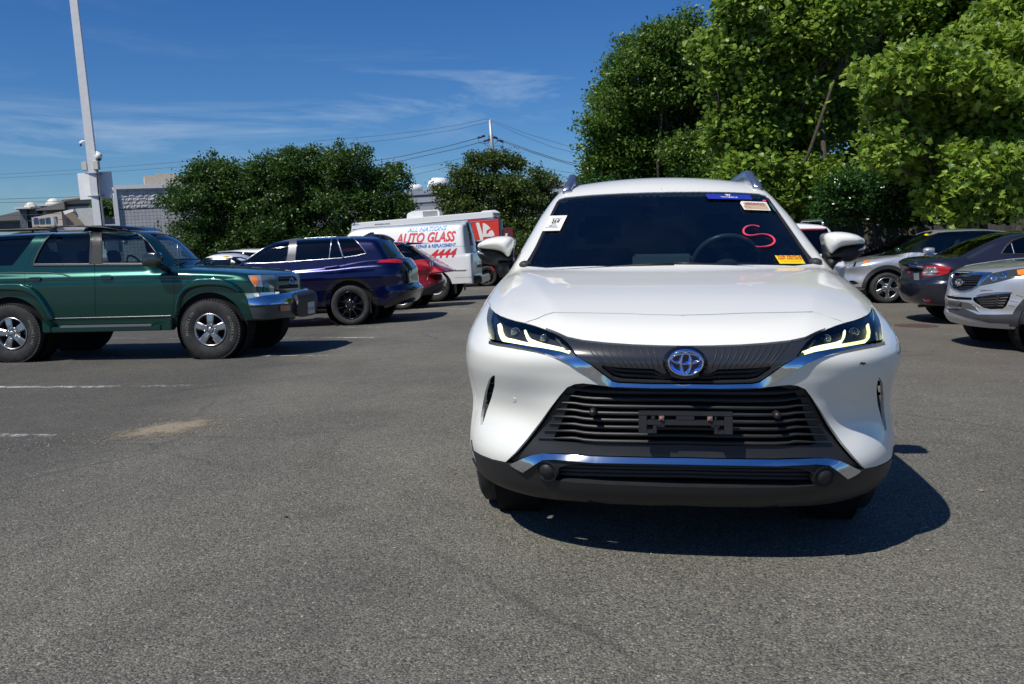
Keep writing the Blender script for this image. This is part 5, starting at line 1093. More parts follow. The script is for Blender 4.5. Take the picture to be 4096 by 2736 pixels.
# windscreen surround belongs to the side panels: cut them along it
bodyC = np.vstack([bodyL]);
k0 = i_split(rpar, rpar[0])
ring = np.vstack([wso])       # windscreen side and top edge, from lower corner to centre
bodyL = np.vstack([ring[::-1][:-1], hs_, lampside, sideline[1:], archs[1:], rearb, [[-180, rpar[-1, 1]]], rpar[::-1][1:]])
body_half(lambda p: p); body_half(mir)
HS.roof('roof', np.vstack([rp[:-1], [rp[-1]], (rp*[-1, 1])[::-1][1:-1]]), WHT, .06, parent=hero)
WSG = HS.panel('windshield', inset(WS, .1), (), GLW, 1.6, off=-.006, parent=hero, skirt=0)
fr_in = np.vstack([inset(wL, 0)]); 
def frit(m_): return HS.panel('windshield_border', inset(WS, .12), (inset(WS, m_),), GBLK, 1.2, off=-.004, parent=WSG, skirt=0)
frit(2.6)
for sgn in (-1, 1):
    HS.panel('side_window', (inset(sw, -.1) if sgn < 0 else mir(inset(sw, -.1))), (), GLD, 2., off=-.01, parent=hero, skirt=0)
    l = HS.im(Z1([(360, 520), (400, 432), (440, 347), (480, 266), (515, 192)]), 10, False); HS.ribbon('pillar_trim', l if sgn < 0 else mir(l), .012, BLK, .002, hero, h=.006)
    q = HS.onsurf(*Z1([(340, 520)])[0], .0); q[0] *= -sgn
    m = MB(); m.sphere((q[0], q[1]+.01, q[2]), .03, 8, (1.1, 1.6, .7)); m.build('cowl_cap', GREYP, hero)
m = MB(); m.tube([(-.60, 1.13, 1.12), (-.1, 1.09, 1.150), (.02, 1.09, 1.152)], .006); m.tube([(.58, 1.13, 1.12), (.1, 1.10, 1.153), (.03, 1.10, 1.155)], .006); m.build('wiper_arms', BLK, hero)
m = MB(); m.box((-.70, 1.12, 1.03), (.70, 1.32, 1.07)); m.build('cowl_grille', MBLK, hero)
# roof rails
for sgn in (-1, 1):
    m = MB(); V = []; F = []
    for i, (yy, hh) in enumerate(((2.02, .0), (2.06, .03), (2.12, .052), (2.22, .066), (2.4, .072), (3.2, .075), (3.9, .05), (4.1, .0))):
        xx = sgn*(.545-.02*(i > 1)); zr = float(HS.proj(2, 1, [(xx, max(yy, 2.06))], 2.)[0, 2]); ww = .026
        for dx, dz in ((-ww, -.02), (-ww*.9, hh*.9), (-ww*.3, hh+.004), (ww*.6, hh), (ww, hh*.7), (ww, -.02)): V.append((xx+dx*sgn, yy, zr+dz+.004))
    for i in range(7):
        for j in range(6): F.append((i*6+j, i*6+(j+1) % 6, (i+1)*6+(j+1) % 6, (i+1)*6+j))
    F += [tuple(range(6)), tuple(range(42, 48))]; m.add(V, F, True); m.build('roof_rail', simple('rail_silver', (.42, .45, .50), .22, .9), hero)
# mirrors
ML_cap = [(1058, 655), (1070, 610), (1120, 570), (1200, 530), (1300, 505), (1400, 490), (1500, 487), (1580, 497), (1618, 525), (1628, 570), (1612, 640), (1585, 720), (1550, 798), (1534, 808), (1515, 798), (1470, 755), (1420, 722), (1350, 702), (1250, 690), (1130, 680), (1070, 665)]
ML_low = [(1062, 650), (1240, 680), (1370, 700), (1450, 740), (1520, 800), (1545, 810), (1600, 690), (1632, 560), (1622, 640), (1605, 760), (1600, 850), (1592, 920), (1540, 905), (1400, 915), (1290, 945), (1200, 925), (1110, 860), (1062, 790), (1048, 735), (1052, 690)]
ML_arm = [(1380, 880), (1600, 850), (1618, 1000), (1625, 1040), (1600, 1065), (1560, 1110), (1505, 1180), (1495, 1120), (1480, 1030), (1430, 960), (1380, 925)]
Zm = lambda p: [((1640+x*.2551), (820+y*.2551)) for x, y in p]
Mi_ = HM.inverted()
def plane_poly(uv, yl):                # the outline on the car's own plane y = yl, as (x, z)
    out = []
    for u, v in uv:
        d = rays([(u, v)])[0]; o = np.array(Mi_ @ Vector(CO)); dd = np.array(Mi_.to_3x3() @ Vector(d)); t = (yl-o[1])/dd[1]; q = o+dd*t; out.append((q[0], q[2]))
    return np.array(out)
for sgn in (-1, 1):
    def pp(uv, yl):
        p = plane_poly(Zm(uv), yl)
        return p if sgn < 0 else (p*[-1, 1])
    m = pillow(smooth_poly(pp(ML_cap, 1.40), 1), (0, 1.40, 0), (1, 0, 0), (0, 0, 1), (0, 1, 0), .02, .06, .15, taper=.95); mr = m.build('side_mirror', WHT, hero)
    m = pillow(smooth_poly(pp(ML_low, 1.46), 1), (0, 1.46, 0), (1, 0, 0), (0, 0, 1), (0, 1, 0), .02, .045, .11, taper=.95); m.build('mirror_base', BLK, mr)
    m = pillow(smooth_poly(pp(ML_arm, 1.47), 1), (0, 1.47, 0), (1, 0, 0), (0, 0, 1), (0, 1, 0), .02, .05, .10); m.build('mirror_arm', BLK, mr)
    m = pillow(smooth_poly(pp([(1050, 735), (1062, 710), (1100, 735), (1165, 775), (1120, 772), (1062, 762)], 1.385), 1), (0, 1.385, 0), (1, 0, 0), (0, 0, 1), (0, 1, 0), .01, .006, .02); m.build('mirror_turn_signal', WLENS, mr)
# wheels
for sx in (-1, 1):
    for yy in (1.02, 3.70): wheel(hero, sx*.90, yy, .365, .245, .225, sx, 'five', DCHR, tread=(yy < 1))
m = MB()
for yy in (1.02, 3.70):
    for sx in (-1, 1): m.lathe([(sx*.60, .43), (sx*.80, .43)], 32, 'x', (0, yy, .37), False); m.lathe([(sx*.60, 0), (sx*.60, .43)], 32, 'x', (0, yy, .37), False)
m.box((-.66, .40, .25), (.66, 4.4, .30)); m.box((-.36, .15, .245), (.36, .42, .255)); m.box((-.6, .3, .5), (.6, 1.0, .8)); m.box((-.50, .25, .26), (.50, .34, .88)); m.build('underbody', MBLK, hero, fix=False)  # thin front pan and upright plate added to stop sun leaking through the intake
# inside
m = MB(); m.box((-.70, 1.25, .85), (.70, 1.72, 1.06)); m.build('dashboard', simple('dash', (.02, .02, .023), .85), hero, bevel=.03)
V = []
st = MB(); c0 = np.array([.36, 1.86, 1.12]); tl = radians(26)
pts = [c0+np.array([.185*cos(t), -.185*sin(t)*sin(tl)*-1*-1, .185*sin(t)*cos(tl)]) for t in np.linspace(0, 2*pi, 33)]
st.tube(pts, .016, 10, cap=False); st.tube([c0+np.array([-.17, 0, 0]), c0+np.array([.17, 0, 0])], .02, 8); st.sphere(tuple(c0), .07, 8, (1, .4, 1)); st.build('steering_wheel', simple('leather', (.09, .10, .11), .3), hero)
for sx in (-1, 1):
    m = MB(); cx = sx*.36
    m.box((cx-.24, 2.25, .75), (cx+.24, 2.42, 1.22)); s_ = m.build('front_seat', simple('seat_cloth', (.10, .105, .11), .8), hero, bevel=.05)
    m = MB(); m.box((cx-.13, 2.30, 1.25), (cx+.13, 2.40, 1.42)); m.build('headrest', MATS['seat_cloth'], s_, bevel=.04)
m = MB(); m.box((-.6, 3.25, .75), (.6, 3.40, 1.18)); m.build('rear_seat', MATS['seat_cloth'], hero, bevel=.05)
m = MB(); m.box((-.17, 1.50, 1.06), (.14, 1.53, 1.195)); m.build('dash_screen', simple('screen_glass', (.17, .21, .22), .5), hero, bevel=.012)
m = MB(); m.box((-.11, 1.93, 1.40), (.11, 1.96, 1.46)); m.tube([(0, 1.95, 1.46), (0, 1.93, 1.56)], .012); m.build('rear_view_mirror', BLK, hero, bevel=.01)
# paper and marks on the glass
def sticker(name, quad, mat, lines=(), off=.004, root=WSG):
    p = HS.im(Z1(quad) if quad[0][0] < 700 else quad, 10); return HS.panel(name, p, (), mat, .8, off=off, parent=root, skirt=.001)
def glass_text(name, body, p00, p10, p01, mat, root, size, **k):  # lettering on the glass: p00 centre, p10 one unit right, p01 one unit up (photo coordinates)
    a, b, c = [HS.onsurf(*q, .006) for q in (p00, p10, p01)]; V, F = text_mesh(body, size, **k)
    W = a+V[:, :1]*(b-a)+V[:, 1:2]*(c-a); return MB().add(W, F).build(name, mat, root, fix=False)
Z5 = zoomf(2800, 700, 500/1867)
SW = simple('sticker_white', (.75, .74, .70), .5); SB = simple('sticker_blue', (.012, .03, .30), .5); SY = simple('sticker_yellow', (.85, .62, .01), .5); ST = simple('sticker_tan', (.50, .36, .24), .5); SR = simple('print_red', (.55, .05, .03), .5); SK = simple('print_black', (.02, .02, .02), .5); SM = simple('print_maroon', (.20, .05, .06), .6)
b = sticker('dealer_strip', Z5([(82, 290), (743, 306), (782, 376), (118, 362)]), SB)
glass_text('lettering', 'WHEELS', Z5([(432, 345)])[0], Z5([(532, 348)])[0], Z5([(422, 325)])[0], simple('print_white', (.8, .8, .8), .5), b, 1.1, sx=.62, bold=.02)
glass_text('logo', 'VV', Z5([(415, 314)])[0], Z5([(465, 315)])[0], Z5([(398, 284)])[0], MATS['print_white'], b, 1.2, bold=.06, sx=1.0)
b = sticker('paper_tag', Z5([(612, 400), (985, 413), (1056, 541), (660, 525), (597, 425)]), SW); b2 = sticker('tag_print_field', Z5([(640, 420), (975, 432), (1030, 530), (672, 515)]), ST, off=.005, root=b)
glass_text('lettering', '6858425', Z5([(815, 447)])[0], Z5([(915, 451)])[0], Z5([(788, 400)])[0], SM, b, 1.15, sx=.72, bold=.01)
glass_text('lettering', 'WHLS', Z5([(705, 490)])[0], Z5([(755, 492)])[0], Z5([(690, 465)])[0], SM, b, .8)
b = sticker('not_for_sale_sign', Z5([(1115, 1212), (1495, 1212), (1572, 1335), (1190, 1335)]), SY)
glass_text('lettering', 'THIS VEHICLE', Z5([(1322, 1232)])[0], Z5([(1422, 1232)])[0], Z5([(1290, 1182)])[0], SR, b, .72, sx=.80, bold=.02)
glass_text('lettering', 'NOT FOR SALE', Z5([(1340, 1263)])[0], Z5([(1440, 1263)])[0], Z5([(1310, 1213)])[0], SR, b, .55, sx=.95, bold=.02)
glass_text('lettering', 'SEE THE DEALER FOR RESALE DATE', Z5([(1352, 1284)])[0], Z5([(1452, 1284)])[0], Z5([(1330, 1250)])[0], SR, b, .26, sx=.82)
glass_text('lettering', 'THIS NOTICE MUST REMAIN IN PLACE\nUNTIL A PURCHASE IS MADE', Z5([(1370, 1308)])[0], Z5([(1470, 1308)])[0], Z5([(1345, 1268)])[0], SR, b, .22, sx=.9)
b = sticker('sale_tag', [(470, 268), (560, 266), (522, 345), (431, 347)], SW)
glass_text('lettering', '26:8', Z1([(500, 298)])[0], Z1([(525, 298)])[0], Z1([(509, 278)])[0], SK, b, 1.2, sx=.78, bold=.02)
glass_text('lettering', 'Sale 2026 22', Z1([(508, 284)])[0], Z1([(533, 284)])[0], Z1([(514, 272)])[0], SK, b, .8, sx=.45)
glass_text('lettering', '2022\nX85,623', Z1([(487, 317)])[0], Z1([(512, 317)])[0], Z1([(494, 303)])[0], SK, b, .75, sx=.65)
glass_text('lettering', '||||||||||||||', Z1([(480, 330)])[0], Z1([(505, 330)])[0], Z1([(484, 320)])[0], simple('print_grey', (.25, .25, .25), .6), b, .8, sx=.95)
sl = Z5([(885, 780), (860, 767), (810, 758), (750, 760), (700, 772), (660, 800), (645, 835), (650, 870), (680, 895), (730, 908), (790, 908), (860, 893), (930, 888), (1000, 893), (1060, 915), (1100, 950), (1115, 990), (1100, 1025), (1060, 1055), (1000, 1072), (930, 1080), (870, 1078), (830, 1072)])
HS.ribbon('painted_letter', HS.im(smooth_poly(sl, 1, False), 10, False), [.004, .005, .007, .009, .010, .008, .006, .005, .006, .009, .011, .009, .005, .003], simple('red_marker', (.75, .06, .12), .6), .005, WSG, h=0.0)
s0 = HS.im([(Z5([(955, 392)])[0][0]+7.5*cos(t), Z5([(955, 392)])[0][1]+3.5*sin(t)) for t in np.linspace(0, 2*pi, 13)[:-1]], 5); HS.panel('red_dot', s0, (), simple('red_marker', (.75, .06, .12), .6), .5, off=.004, parent=WSG, skirt=0)
q = HS.im(Z5([(1028, 428), (1080, 430), (1170, 548), (1112, 546)]), 8); HS.panel('toll_tag', q, (), simple('tag_teal', (.02, .10, .12), .5), .8, off=.002, parent=WSG, skirt=0)
# scuff with a star of cracks on the bumper
m = MB(); q0 = Z2([(2103, 383)])[0]
for k in range(16):
    a = random.uniform(0, 2*pi); r = random.uniform(4, 13); p0 = (q0[0]+random.uniform(-4, 4), q0[1]+random.uniform(-2, 2)); HS.ribbon('x', HS.im([p0, (p0[0]+r*cos(a), p0[1]+r*.5*sin(a))], 4, False), .004, SK, .001, mb=m)
m.build('paint_chip', SK, hero, fix=False)
# ================================================================== green SUV on the left
GM = car_matrix(-2.89, 11.90, .01, pi/2-.086, -.015)
GRN = paint('green_metallic', (.001, .046, .034), .6, .30, flake=.3)
ZL = zoomf(0, 860, 700/1829); ZQ = zoomf(600, 860, 700/1829)
def g_extra(x, y, z, v): return v
gf = car_f(L=4.75, yf=.42, yr=.35, n=3.4, cz=[.3, .5, .7, .78, 1.0, 1.1], cy=[.10, .03, .0, .10, .12, .2], Wz=[.3, .55, .60, .80, 1.0, 1.04, 1.09, 1.2], Ww=[.82, .835, .842, .85, .848, .838, .842, .81],
    H=([.0, .1, .2, .5, 1.0, 1.5, 2.5, 4.7], [.90, .97, 1.07, 1.13, 1.175, 1.20, 1.20, 1.20]), ws=(1.46, 1.20, 46), rg=(4.68, 1.15, 75), gw=.80, gz=1.18, tum=.26, kg=.10,
    R=([1.5, 2.0, 2.4, 3.2, 4.6], [1.60, 1.67, 1.70, 1.705, 1.68]), rfx=.04, sill=.42, shoulder=.1, hx=.70)
G = Car('parked_suv', 'dark green metallic SUV with silver alloy wheels, left edge of the lot', 'car', GM, gf, -1, 2.45, .80)
S = G.S
w_q = S.im(ZL([(-150, 205), (400, 178), (395, 190), (150, 505), (125, 528), (-150, 533)])); w_r = S.im(ZL([(352, 515), (360, 478), (405, 380), (470, 265), (520, 215), (565, 193), (955, 180), (940, 512)]))
w_f = S.im(ZL([(1058, 182), (1060, 508), (1660, 508), (1640, 400), (1560, 290), (1480, 215), (1430, 192), (1380, 182)]))
d_f = S.im(ZL([(1008, 138), (996, 300), (990, 510), (995, 800), (1000, 1062), (1795, 1050), (1815, 1000), (1822, 700), (1798, 478), (1700, 372), (1580, 245), (1500, 180), (1440, 150), (1370, 138)]))
d_r = S.im(ZL([(1002, 138), (989, 300), (984, 510), (989, 800), (994, 1062), (600, 1066), (545, 990), (470, 880), (400, 800), (330, 760), (250, 735), (255, 700), (262, 600), (285, 510), (335, 395), (420, 265), (495, 162), (600, 145)]))
wsp = S.im(ZQ([(252, 462), (150, 335), (60, 238), (-20, 190), (-45, 172), (60, 163), (200, 163), (285, 172), (400, 240), (520, 330), (625, 405), (690, 450), (500, 462)]), 12)
lampc = S.im(ZQ([(1020, 628), (1100, 622), (1300, 622), (1322, 778), (1190, 757), (1090, 748), (1050, 690)]))
gr_h = S.im(ZQ([(1302, 622), (1500, 618), (1535, 640), (1560, 700), (1558, 770), (1326, 782)]))
bmp = S.im(ZQ([(900, 812), (1000, 812), (1560, 785), (1640, 793), (1660, 830), (1690, 870), (1690, 985), (1660, 1015), (1450, 1060), (1080, 1078), (1000, 1060), (930, 880)]))
far = [S.mir(w_q), S.mir(w_r), S.mir(w_f)]
rear_w = S.rear([(-.55, 1.22), (-.50, 1.56), (.50, 1.56), (.55, 1.22)])
G.body(GRN, (.88, 3.555), .46, .41, [(-.60, 2.02), (-.60, 4.5), (.60, 4.5), (.60, 2.02), (.3, 1.95), (-.3, 1.95)], [inset(d_f, -.06), inset(d_r, -.06), w_q, wsp, lampc, gr_h]+far+[rear_w], zs=.42, zb=.50)
inner_shell(G, zt=1.12)
for nm, d, w_ in (('front_door', d_f, w_f), ('rear_door', d_r, w_r)):
    dd = S.panel(nm, inset(d, .08), (w_,), GRN, 1.2, parent=G.root, skirt=.02)
    S.panel('window', inset(w_, -.15), (), GLS if nm == 'front_door' else GLD, 1.5, off=-.012, parent=dd, skirt=0)
    S.ribbon('window_seal', w_, .022, simple('seal_grey', (.06, .06, .06), .35, .2), .004, dd, h=.006, closed=True)
for q in [w_q]: o = S.panel('quarter_window', inset(q, -.1), (), GLD, 1.5, off=-.006, parent=G.root, skirt=0)
for q in far: S.panel('side_window', inset(q, -.1), (), GLS, 2, off=-.01, parent=G.root, skirt=0)
S.panel('rear_window', inset(rear_w, -.1), (), GLS, 2, off=-.01, parent=G.root, skirt=0)
o = S.panel('windshield', inset(wsp, -.05), (), GLS, 1.5, off=-.008, parent=G.root, skirt=0); S.ribbon('windshield_seal', wsp, .025, BLK, .002, o, h=.004, closed=True)
G.pan('pillar_cover', ZL([(975, 165), (1045, 165), (1058, 300), (1056, 518), (945, 518), (962, 300)]), BLK, 1, off=.003, skirt=.003)
# body lines and trim
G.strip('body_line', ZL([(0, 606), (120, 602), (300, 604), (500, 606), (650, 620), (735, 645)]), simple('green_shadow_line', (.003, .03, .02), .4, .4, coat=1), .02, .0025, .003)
G.strip('door_molding', ZL([(540, 1082), (700, 1078), (1240, 1066), (1790, 1052)]), simple('molding_edge', (.10, .12, .12), .3, .5), .012, .012, .01)
G.strip('belt_molding', ZL([(350, 528), (640, 526), (985, 524)]), BLK, .028, .006, .008); G.strip('belt_molding', ZL([(1000, 524), (1300, 524), (1650, 522)]), BLK, .028, .006, .008)
for hx, hy in ((370, 667), (1113, 655)):
    h = G.pan('door_handle', ZL([(hx-58, hy-27), (hx+60, hy-30), (hx+62, hy+25), (hx-56, hy+28)]), GRN, .4, off=.022, skirt=.02, sm=2)
    G.pan('handle_recess', ZL([(hx-45, hy-4), (hx+48, hy-6), (hx+48, hy+18), (hx-45, hy+20)]), GBLK, .4, off=.023, skirt=0, sm=1, parent=h)
arF = ZQ([(262, 1065), (262, 980), (272, 900), (300, 805), (370, 715), (480, 668), (620, 655), (800, 670), (900, 720), (960, 770), (995, 812), (905, 815), (830, 768), (700, 746), (560, 746), (440, 772), (360, 832), (325, 930), (312, 1065)])
arR = ZL([(-150, 730), (0, 722), (120, 718), (250, 722), (350, 752), (440, 830), (510, 930), (560, 1030), (590, 1105), (500, 1105), (470, 1020), (410, 905), (330, 835), (240, 802), (120, 795), (0, 795), (-150, 805)])
for a in (arF, arR):
    pa = S.im(smooth_poly(a, 2))
    def wr(Q, P, pa=pa): d = segdist(P, pa); return .055*np.sqrt(np.clip(1-(1-np.clip(d/1.3, 0, 1))**2, 0, 1))
    S.panel('fender_flare', pa, (), GRN, .5, warp=wr, parent=G.root, skirt=.05); 
for yy in (.88, 3.555): G.arch_trim(1, yy, .41, .44, .54, GRN, .05)
lo = G.pan('corner_lamp', ZQ([(1022, 630), (1158, 626), (1182, 752), (1090, 745), (1052, 690)]), WLENS, .5, off=.0, skirt=.02, sm=0); G.pan('amber_reflector', ZQ([(1055, 640), (1115, 652), (1140, 735), (1088, 735), (1052, 680)]), AMB, .5, off=.003, skirt=.004, parent=lo)
G.pan('headlight', ZQ([(1163, 628), (1300, 624), (1320, 774), (1187, 753)]), simple('lamp_glass_grey', (.16, .20, .20), .15, .3, coat=1), .5, off=0, skirt=.02)
gg = G.pan('grille', ZQ([(1302, 622), (1500, 618), (1535, 640), (1560, 700), (1558, 770), (1326, 782)]), DCHR, .6, off=.0, skirt=.03)
for q in ([(1338, 645), (1500, 640), (1525, 660), (1535, 685), (1345, 692)], [(1355, 735), (1545, 722), (1548, 760), (1350, 772)]): G.pan('grille_opening', ZQ(q), MBLK, .5, off=.004, skirt=.002, parent=gg)
for a, b in (((1340, 668), (1520, 662)), ((1352, 754), (1545, 742))): G.strip('grille_bar', ZQ([a, b]), GREYP, .012, .008, .004, parent=gg)
G.strip('grille_emblem', ZQ(ellipse_uv(1472, 693, 16, 30)), CHR, .014, .016, .006, closed=True, parent=gg)
bb = G.pan('front_bumper', ZQ([(905, 815), (1005, 815), (1560, 788), (1640, 796), (1662, 835), (1690, 880), (1690, 985), (1660, 1015), (1450, 1058), (1080, 1075), (1000, 1060), (930, 880)]), simple('bumper_grey', (.045, .05, .055), .4, .1, coat=.3), .6, off=.07, skirt=.10, sm=1)
G.pan('bumper_chrome', ZQ([(1008, 818), (1300, 808), (1640, 798), (1660, 835), (1640, 858), (1490, 868), (1450, 885), (1425, 918), (1230, 932), (1058, 938)]), CHR, .5, off=.082, skirt=.02, parent=bb, warp=lambda Q, P: .0*P[:, 0])
G.pan('bumper_end', ZQ([(905, 817), (1002, 817), (1052, 940), (1085, 1072), (1010, 1062), (960, 960)]), GRN, .5, off=.075, skirt=.02, parent=bb)
G.pan('bumper_guard', ZQ([(1455, 900), (1500, 875), (1660, 845), (1690, 870), (1690, 985), (1660, 1015), (1450, 1058)]), GREYP, .5, off=.115, skirt=.05, parent=bb, sm=1)
pl = G.pan('license_plate', ZQ([(1562, 908), (1628, 896), (1634, 1005), (1566, 1018)]), simple('plate_white', (.55, .57, .6), .4), .5, off=.12, skirt=.006, parent=bb)
def glyphs(car, name, body, c, px, py, mat, root, size, off, **k):
    a, b, d = [car.S.onsurf(*q, off) for q in (c, px, py)]; V, F = text_mesh(body, size, **k); return MB().add(a+V[:, :1]*(b-a)+V[:, 1:2]*(d-a), F).build(name, mat, root, fix=False)
glyphs(G, 'plate_text', 'XKT-9855', ZQ([(1597, 962)])[0], ZQ([(1617, 958)])[0], ZQ([(1596, 942)])[0], simple('plate_blue', (.03, .04, .15), .5), pl, 1.9, .124, sx=.36)
G.pan('marker_lamp', ZQ([(1312, 942), (1404, 936), (1402, 985), (1315, 995)]), simple('lamp_amber_dull', (.35, .16, .10), .3, coat=1), .5, off=.085, skirt=.01, parent=bb)
# running board
m = MB(); m.box((-.93, 1.50, .40), (-.80, 2.98, .47)); rb = m.build('running_board', GRN, G.root, bevel=.015); m = MB(); m.box((-.935, 1.62, .455), (-.86, 2.85, .485)); m.build('board_tread', simple('tread_grey', (.16, .16, .165), .4, .4), rb, bevel=.006)
for y0, y1 in ((1.36, 1.50), (2.98, 3.10)):
    m = MB(); m.prism([(y0, .40), (y1, .40), (y1, .47 if y0 < 2 else .56), (y0, .56 if y0 < 2 else .47)], (-.92, 0, 0), (0, 1, 0), (0, 0, 1), (1, 0, 0), .12); m.build('board_end', GRN, rb, bevel=.012)
# mirror
mp_ = smooth_poly([(0, 0), (.30, 0), (.30, .14), (.25, .235), (.05, .245), (0, .20)], 2)
m = pillow(mp_*.76-[.11, 0], (-1.06, 1.50, 1.215), (0, 1, 0), (0, 0, 1), (1, 0, 0), .03, .02, .10); mr = m.build('side_mirror', simple('mirror_black', (.012, .02, .02), .2, coat=1), G.root); m = MB(); m.tube([(-1.0, 1.45, 1.24), (-.92, 1.42, 1.20), (-.82, 1.40, 1.165)], .04, 10); m.build('mirror_arm', BLK, mr)
# roof gear
for y0, y1 in ((2.62, 3.72),):
    m = MB(); m.tube([(-.60, 2.0, 1.675), (-.61, 2.35, 1.735), (-.61, 2.75, 1.765), (-.62, 3.2, 1.755)], .011, 8); m.build('roof_rack_bar', BLK, G.root)
for yy in (3.22, 3.00):
    m = MB(); m.sphere((-.63, yy+.02, 1.745), .036, 8, (.7, 1.6, .9)); m.build('rack_foot', BLK, G.root)
for sx in (-1, 1):
    m = MB(); m.tube([(sx*.66, 2.95, 1.70), (sx*.66, 3.1, 1.735), (sx*.66, 4.3, 1.735), (sx*.66, 4.5, 1.70)], .018, 8); m.build('roof_rail', BLK, G.root)
m = MB(); m.tube([(-.66, 4.12, 1.71), (-.655, 4.16, 1.78), (.655, 4.16, 1.78), (.66, 4.12, 1.71)], .018, 8); m.build('crossbar', BLK, G.root)
m = MB(); V = []
for i, (yy, zz) in enumerate(((2.10, 1.69), (2.14, 1.735), (2.35, 1.765), (2.62, 1.770), (2.72, 1.74), (2.72, 1.70))):
    for xx in (-.42, -.40, .40, .42): V.append((xx, yy, zz-(.02 if abs(xx) > .41 else 0)))
m.add(V, [(i*4+j, i*4+j+1, (i+1)*4+j+1, (i+1)*4+j) for i in range(5) for j in range(3)], True); m.build('sunroof_deflector', GBLK, G.root)
m = MB(); q = S.proj(2, 1, [(-.70, 1.32)], 2.)[0]; m.tube([q, (q[0], q[1], q[2]+.20), (q[0], q[1]-.005, q[2]+.32)], .004, 6); m.build('antenna', DCHR, G.root)
m = MB()
for x0 in (-.55, .05): m.tube([(x0, 1.45, 1.215), (x0+.35, 1.50, 1.245), (x0+.5, 1.52, 1.25)], .01, 6)
m.build('wiper_arms', BLK, G.root)
m = MB(); m.box((-.68, 1.5, .95), (.68, 1.95, 1.22)); m.build('dashboard', INT, G.root, bevel=.04)
m = MB(); m.tube([(-.37+.18*cos(t), 2.06+.08*sin(t), 1.20+.16*sin(t)) for t in np.linspace(0, 2*pi, 25)], .014, 8, cap=False); m.build('steering_wheel', BLK, G.root)
m = MB(); m.box((-.11, 1.98, 1.50), (.11, 2.0, 1.565)); m.tube([(0, 1.99, 1.56), (0, 1.97, 1.62)], .01); rv = m.build('rear_view_mirror', BLK, G.root, bevel=.01)
m = MB(); m.tube([(0, 1.985, 1.50), (.003, 1.985, 1.44), (0, 1.985, 1.40)], .004, 6); m.sphere((0, 1.985, 1.375), .02, 6, (1, .5, 1.7)); m.build('hanging_charm', BLK, rv)
G.seats((2.55, 3.45), top=1.42)
for sx in (-1, 1):
    for yy in (.88, 3.555): wheel(G.root, sx*.885, yy, .392, .207, .265, sx, 'five_wide', ALU, tread=True, turn=.35 if yy < 2 else .1, letters=('MICHELIN', (radians(150), radians(-10))) if sx < 0 else None)
# ================================================================== vehicles behind, left side
ZB = zoomf(1250, 880, 450/1568); ZV = zoomf(1640, 820, 460/1803); ZW = zoomf(900, 780, 1200/2348)
def fit_text(S, name, body, quad, mat, root, off=.009, **k):       # lettering stretched over the patch with these corners (tl, tr, br, bl)
    V, F = text_mesh(body, 1, **k); lo = V.min(0); hi = V.max(0); a = (V[:, :1]-lo[0])/(hi[0]-lo[0]); b = (V[:, 1:2]-lo[1])/(hi[1]-lo[1])
    tl, tr, br, bl = [np.array(q) for q in quad]; U = (bl*(1-a)+br*a)*(1-b)+(tl*(1-a)+tr*a)*b; W = S.hit(U); W = W+S.nrm(W)*off; return MB().add(W, F).build(name, mat, root, fix=False)
# ---- blue SUV
BM = car_matrix(-6.93, 18.45, -.306, -(pi/2+.1), .045)
BLU = paint('blue_metallic', (.0015, .002, .040), .6, .26, flake=.3)
bf = car_f(L=5.12, yf=.8, yr=.55, n=3.0, cz=[.2, .5, .8, 1.0], cy=[.15, .03, .0, .1], rz=[.25, .45, .62, .75, 1.0, 1.15, 1.4], ry=[.25, .06, .0, .09, .10, .16, .30],
    Wz=[.3, .5, .68, .8, .93, 1.02, 1.10, 1.2], Ww=[.93, .96, .955, .965, .985, .97, .965, .92], H=([.0, .2, .5, 1.2, 2.0, 3.5, 4.3, 5.0], [.85, 1.02, 1.10, 1.17, 1.17, 1.20, 1.26, 1.26]),
    ws=(1.25, 1.16, 30), rg=(4.72, 1.35, 56), gw=.93, gz=1.12, tum=.30, kg=.09, R=([1.5, 2.2, 2.8, 3.6, 4.4, 5.0], [1.6, 1.735, 1.77, 1.76, 1.71, 1.65]), rfx=.05, sill=.3, hx=.8, gt=.09)
B = Car('parked_suv', 'dark blue SUV with black wheels, seen from its rear corner behind the green SUV', 'car', BM, bf, 1, 2.75, .82); S = B.S
bw_f = S.im(ZW([(150, 512), (215, 455), (300, 400), (400, 365), (505, 348), (478, 522), (345, 532), (150, 530)])); bw_r = S.im(ZW([(568, 345), (700, 333), (826, 331), (818, 492), (690, 505), (552, 516)])); bw_s = S.im(ZB([(280, 240), (326, 238), (412, 522), (240, 532)]))
bw_q = S.im(ZB([(350, 240), (530, 242), (570, 262), (650, 340), (748, 452), (740, 465), (450, 520), (420, 480)]))
tl = S.im(ZB([(895, 590), (960, 560), (1060, 545), (1180, 545), (1235, 560), (1260, 572), (1250, 600), (1060, 592), (950, 594)])); bg = S.im(ZB([(1085, 300), (1150, 285), (1180, 295), (1255, 400), (1330, 510), (1240, 520), (1150, 500), (1110, 400)]))
wsb = S.top([(-.62, 1.9), (-.70, 1.55), (-.74, 1.40), (0, 1.28), (.74, 1.40), (.70, 1.55), (.62, 1.9), (0, 1.82)])
dr = S.im(ZW([(540, 338)])+ZB([(-55, 215), (335, 215), (362, 300), (405, 420), (448, 530), (455, 600), (440, 700), (425, 860), (330, 900), (270, 980), (240, 1180), (-200, 1130)])+ZW([(490, 640), (495, 560), (515, 500)]))
farw = [S.mir(q) for q in (bw_f, bw_r, bw_s, bw_q)]
B.body(BLU, (.96, 3.91), .50, .40, [(-.60, 2.0), (-.60, 4.3), (.60, 4.3), (.60, 2.0), (0, 1.9)], [bw_f, inset(dr, -.1), bw_q, tl, bg, wsb]+farw, zs=.40, zb=.36)
inner_shell(B, zt=1.1)
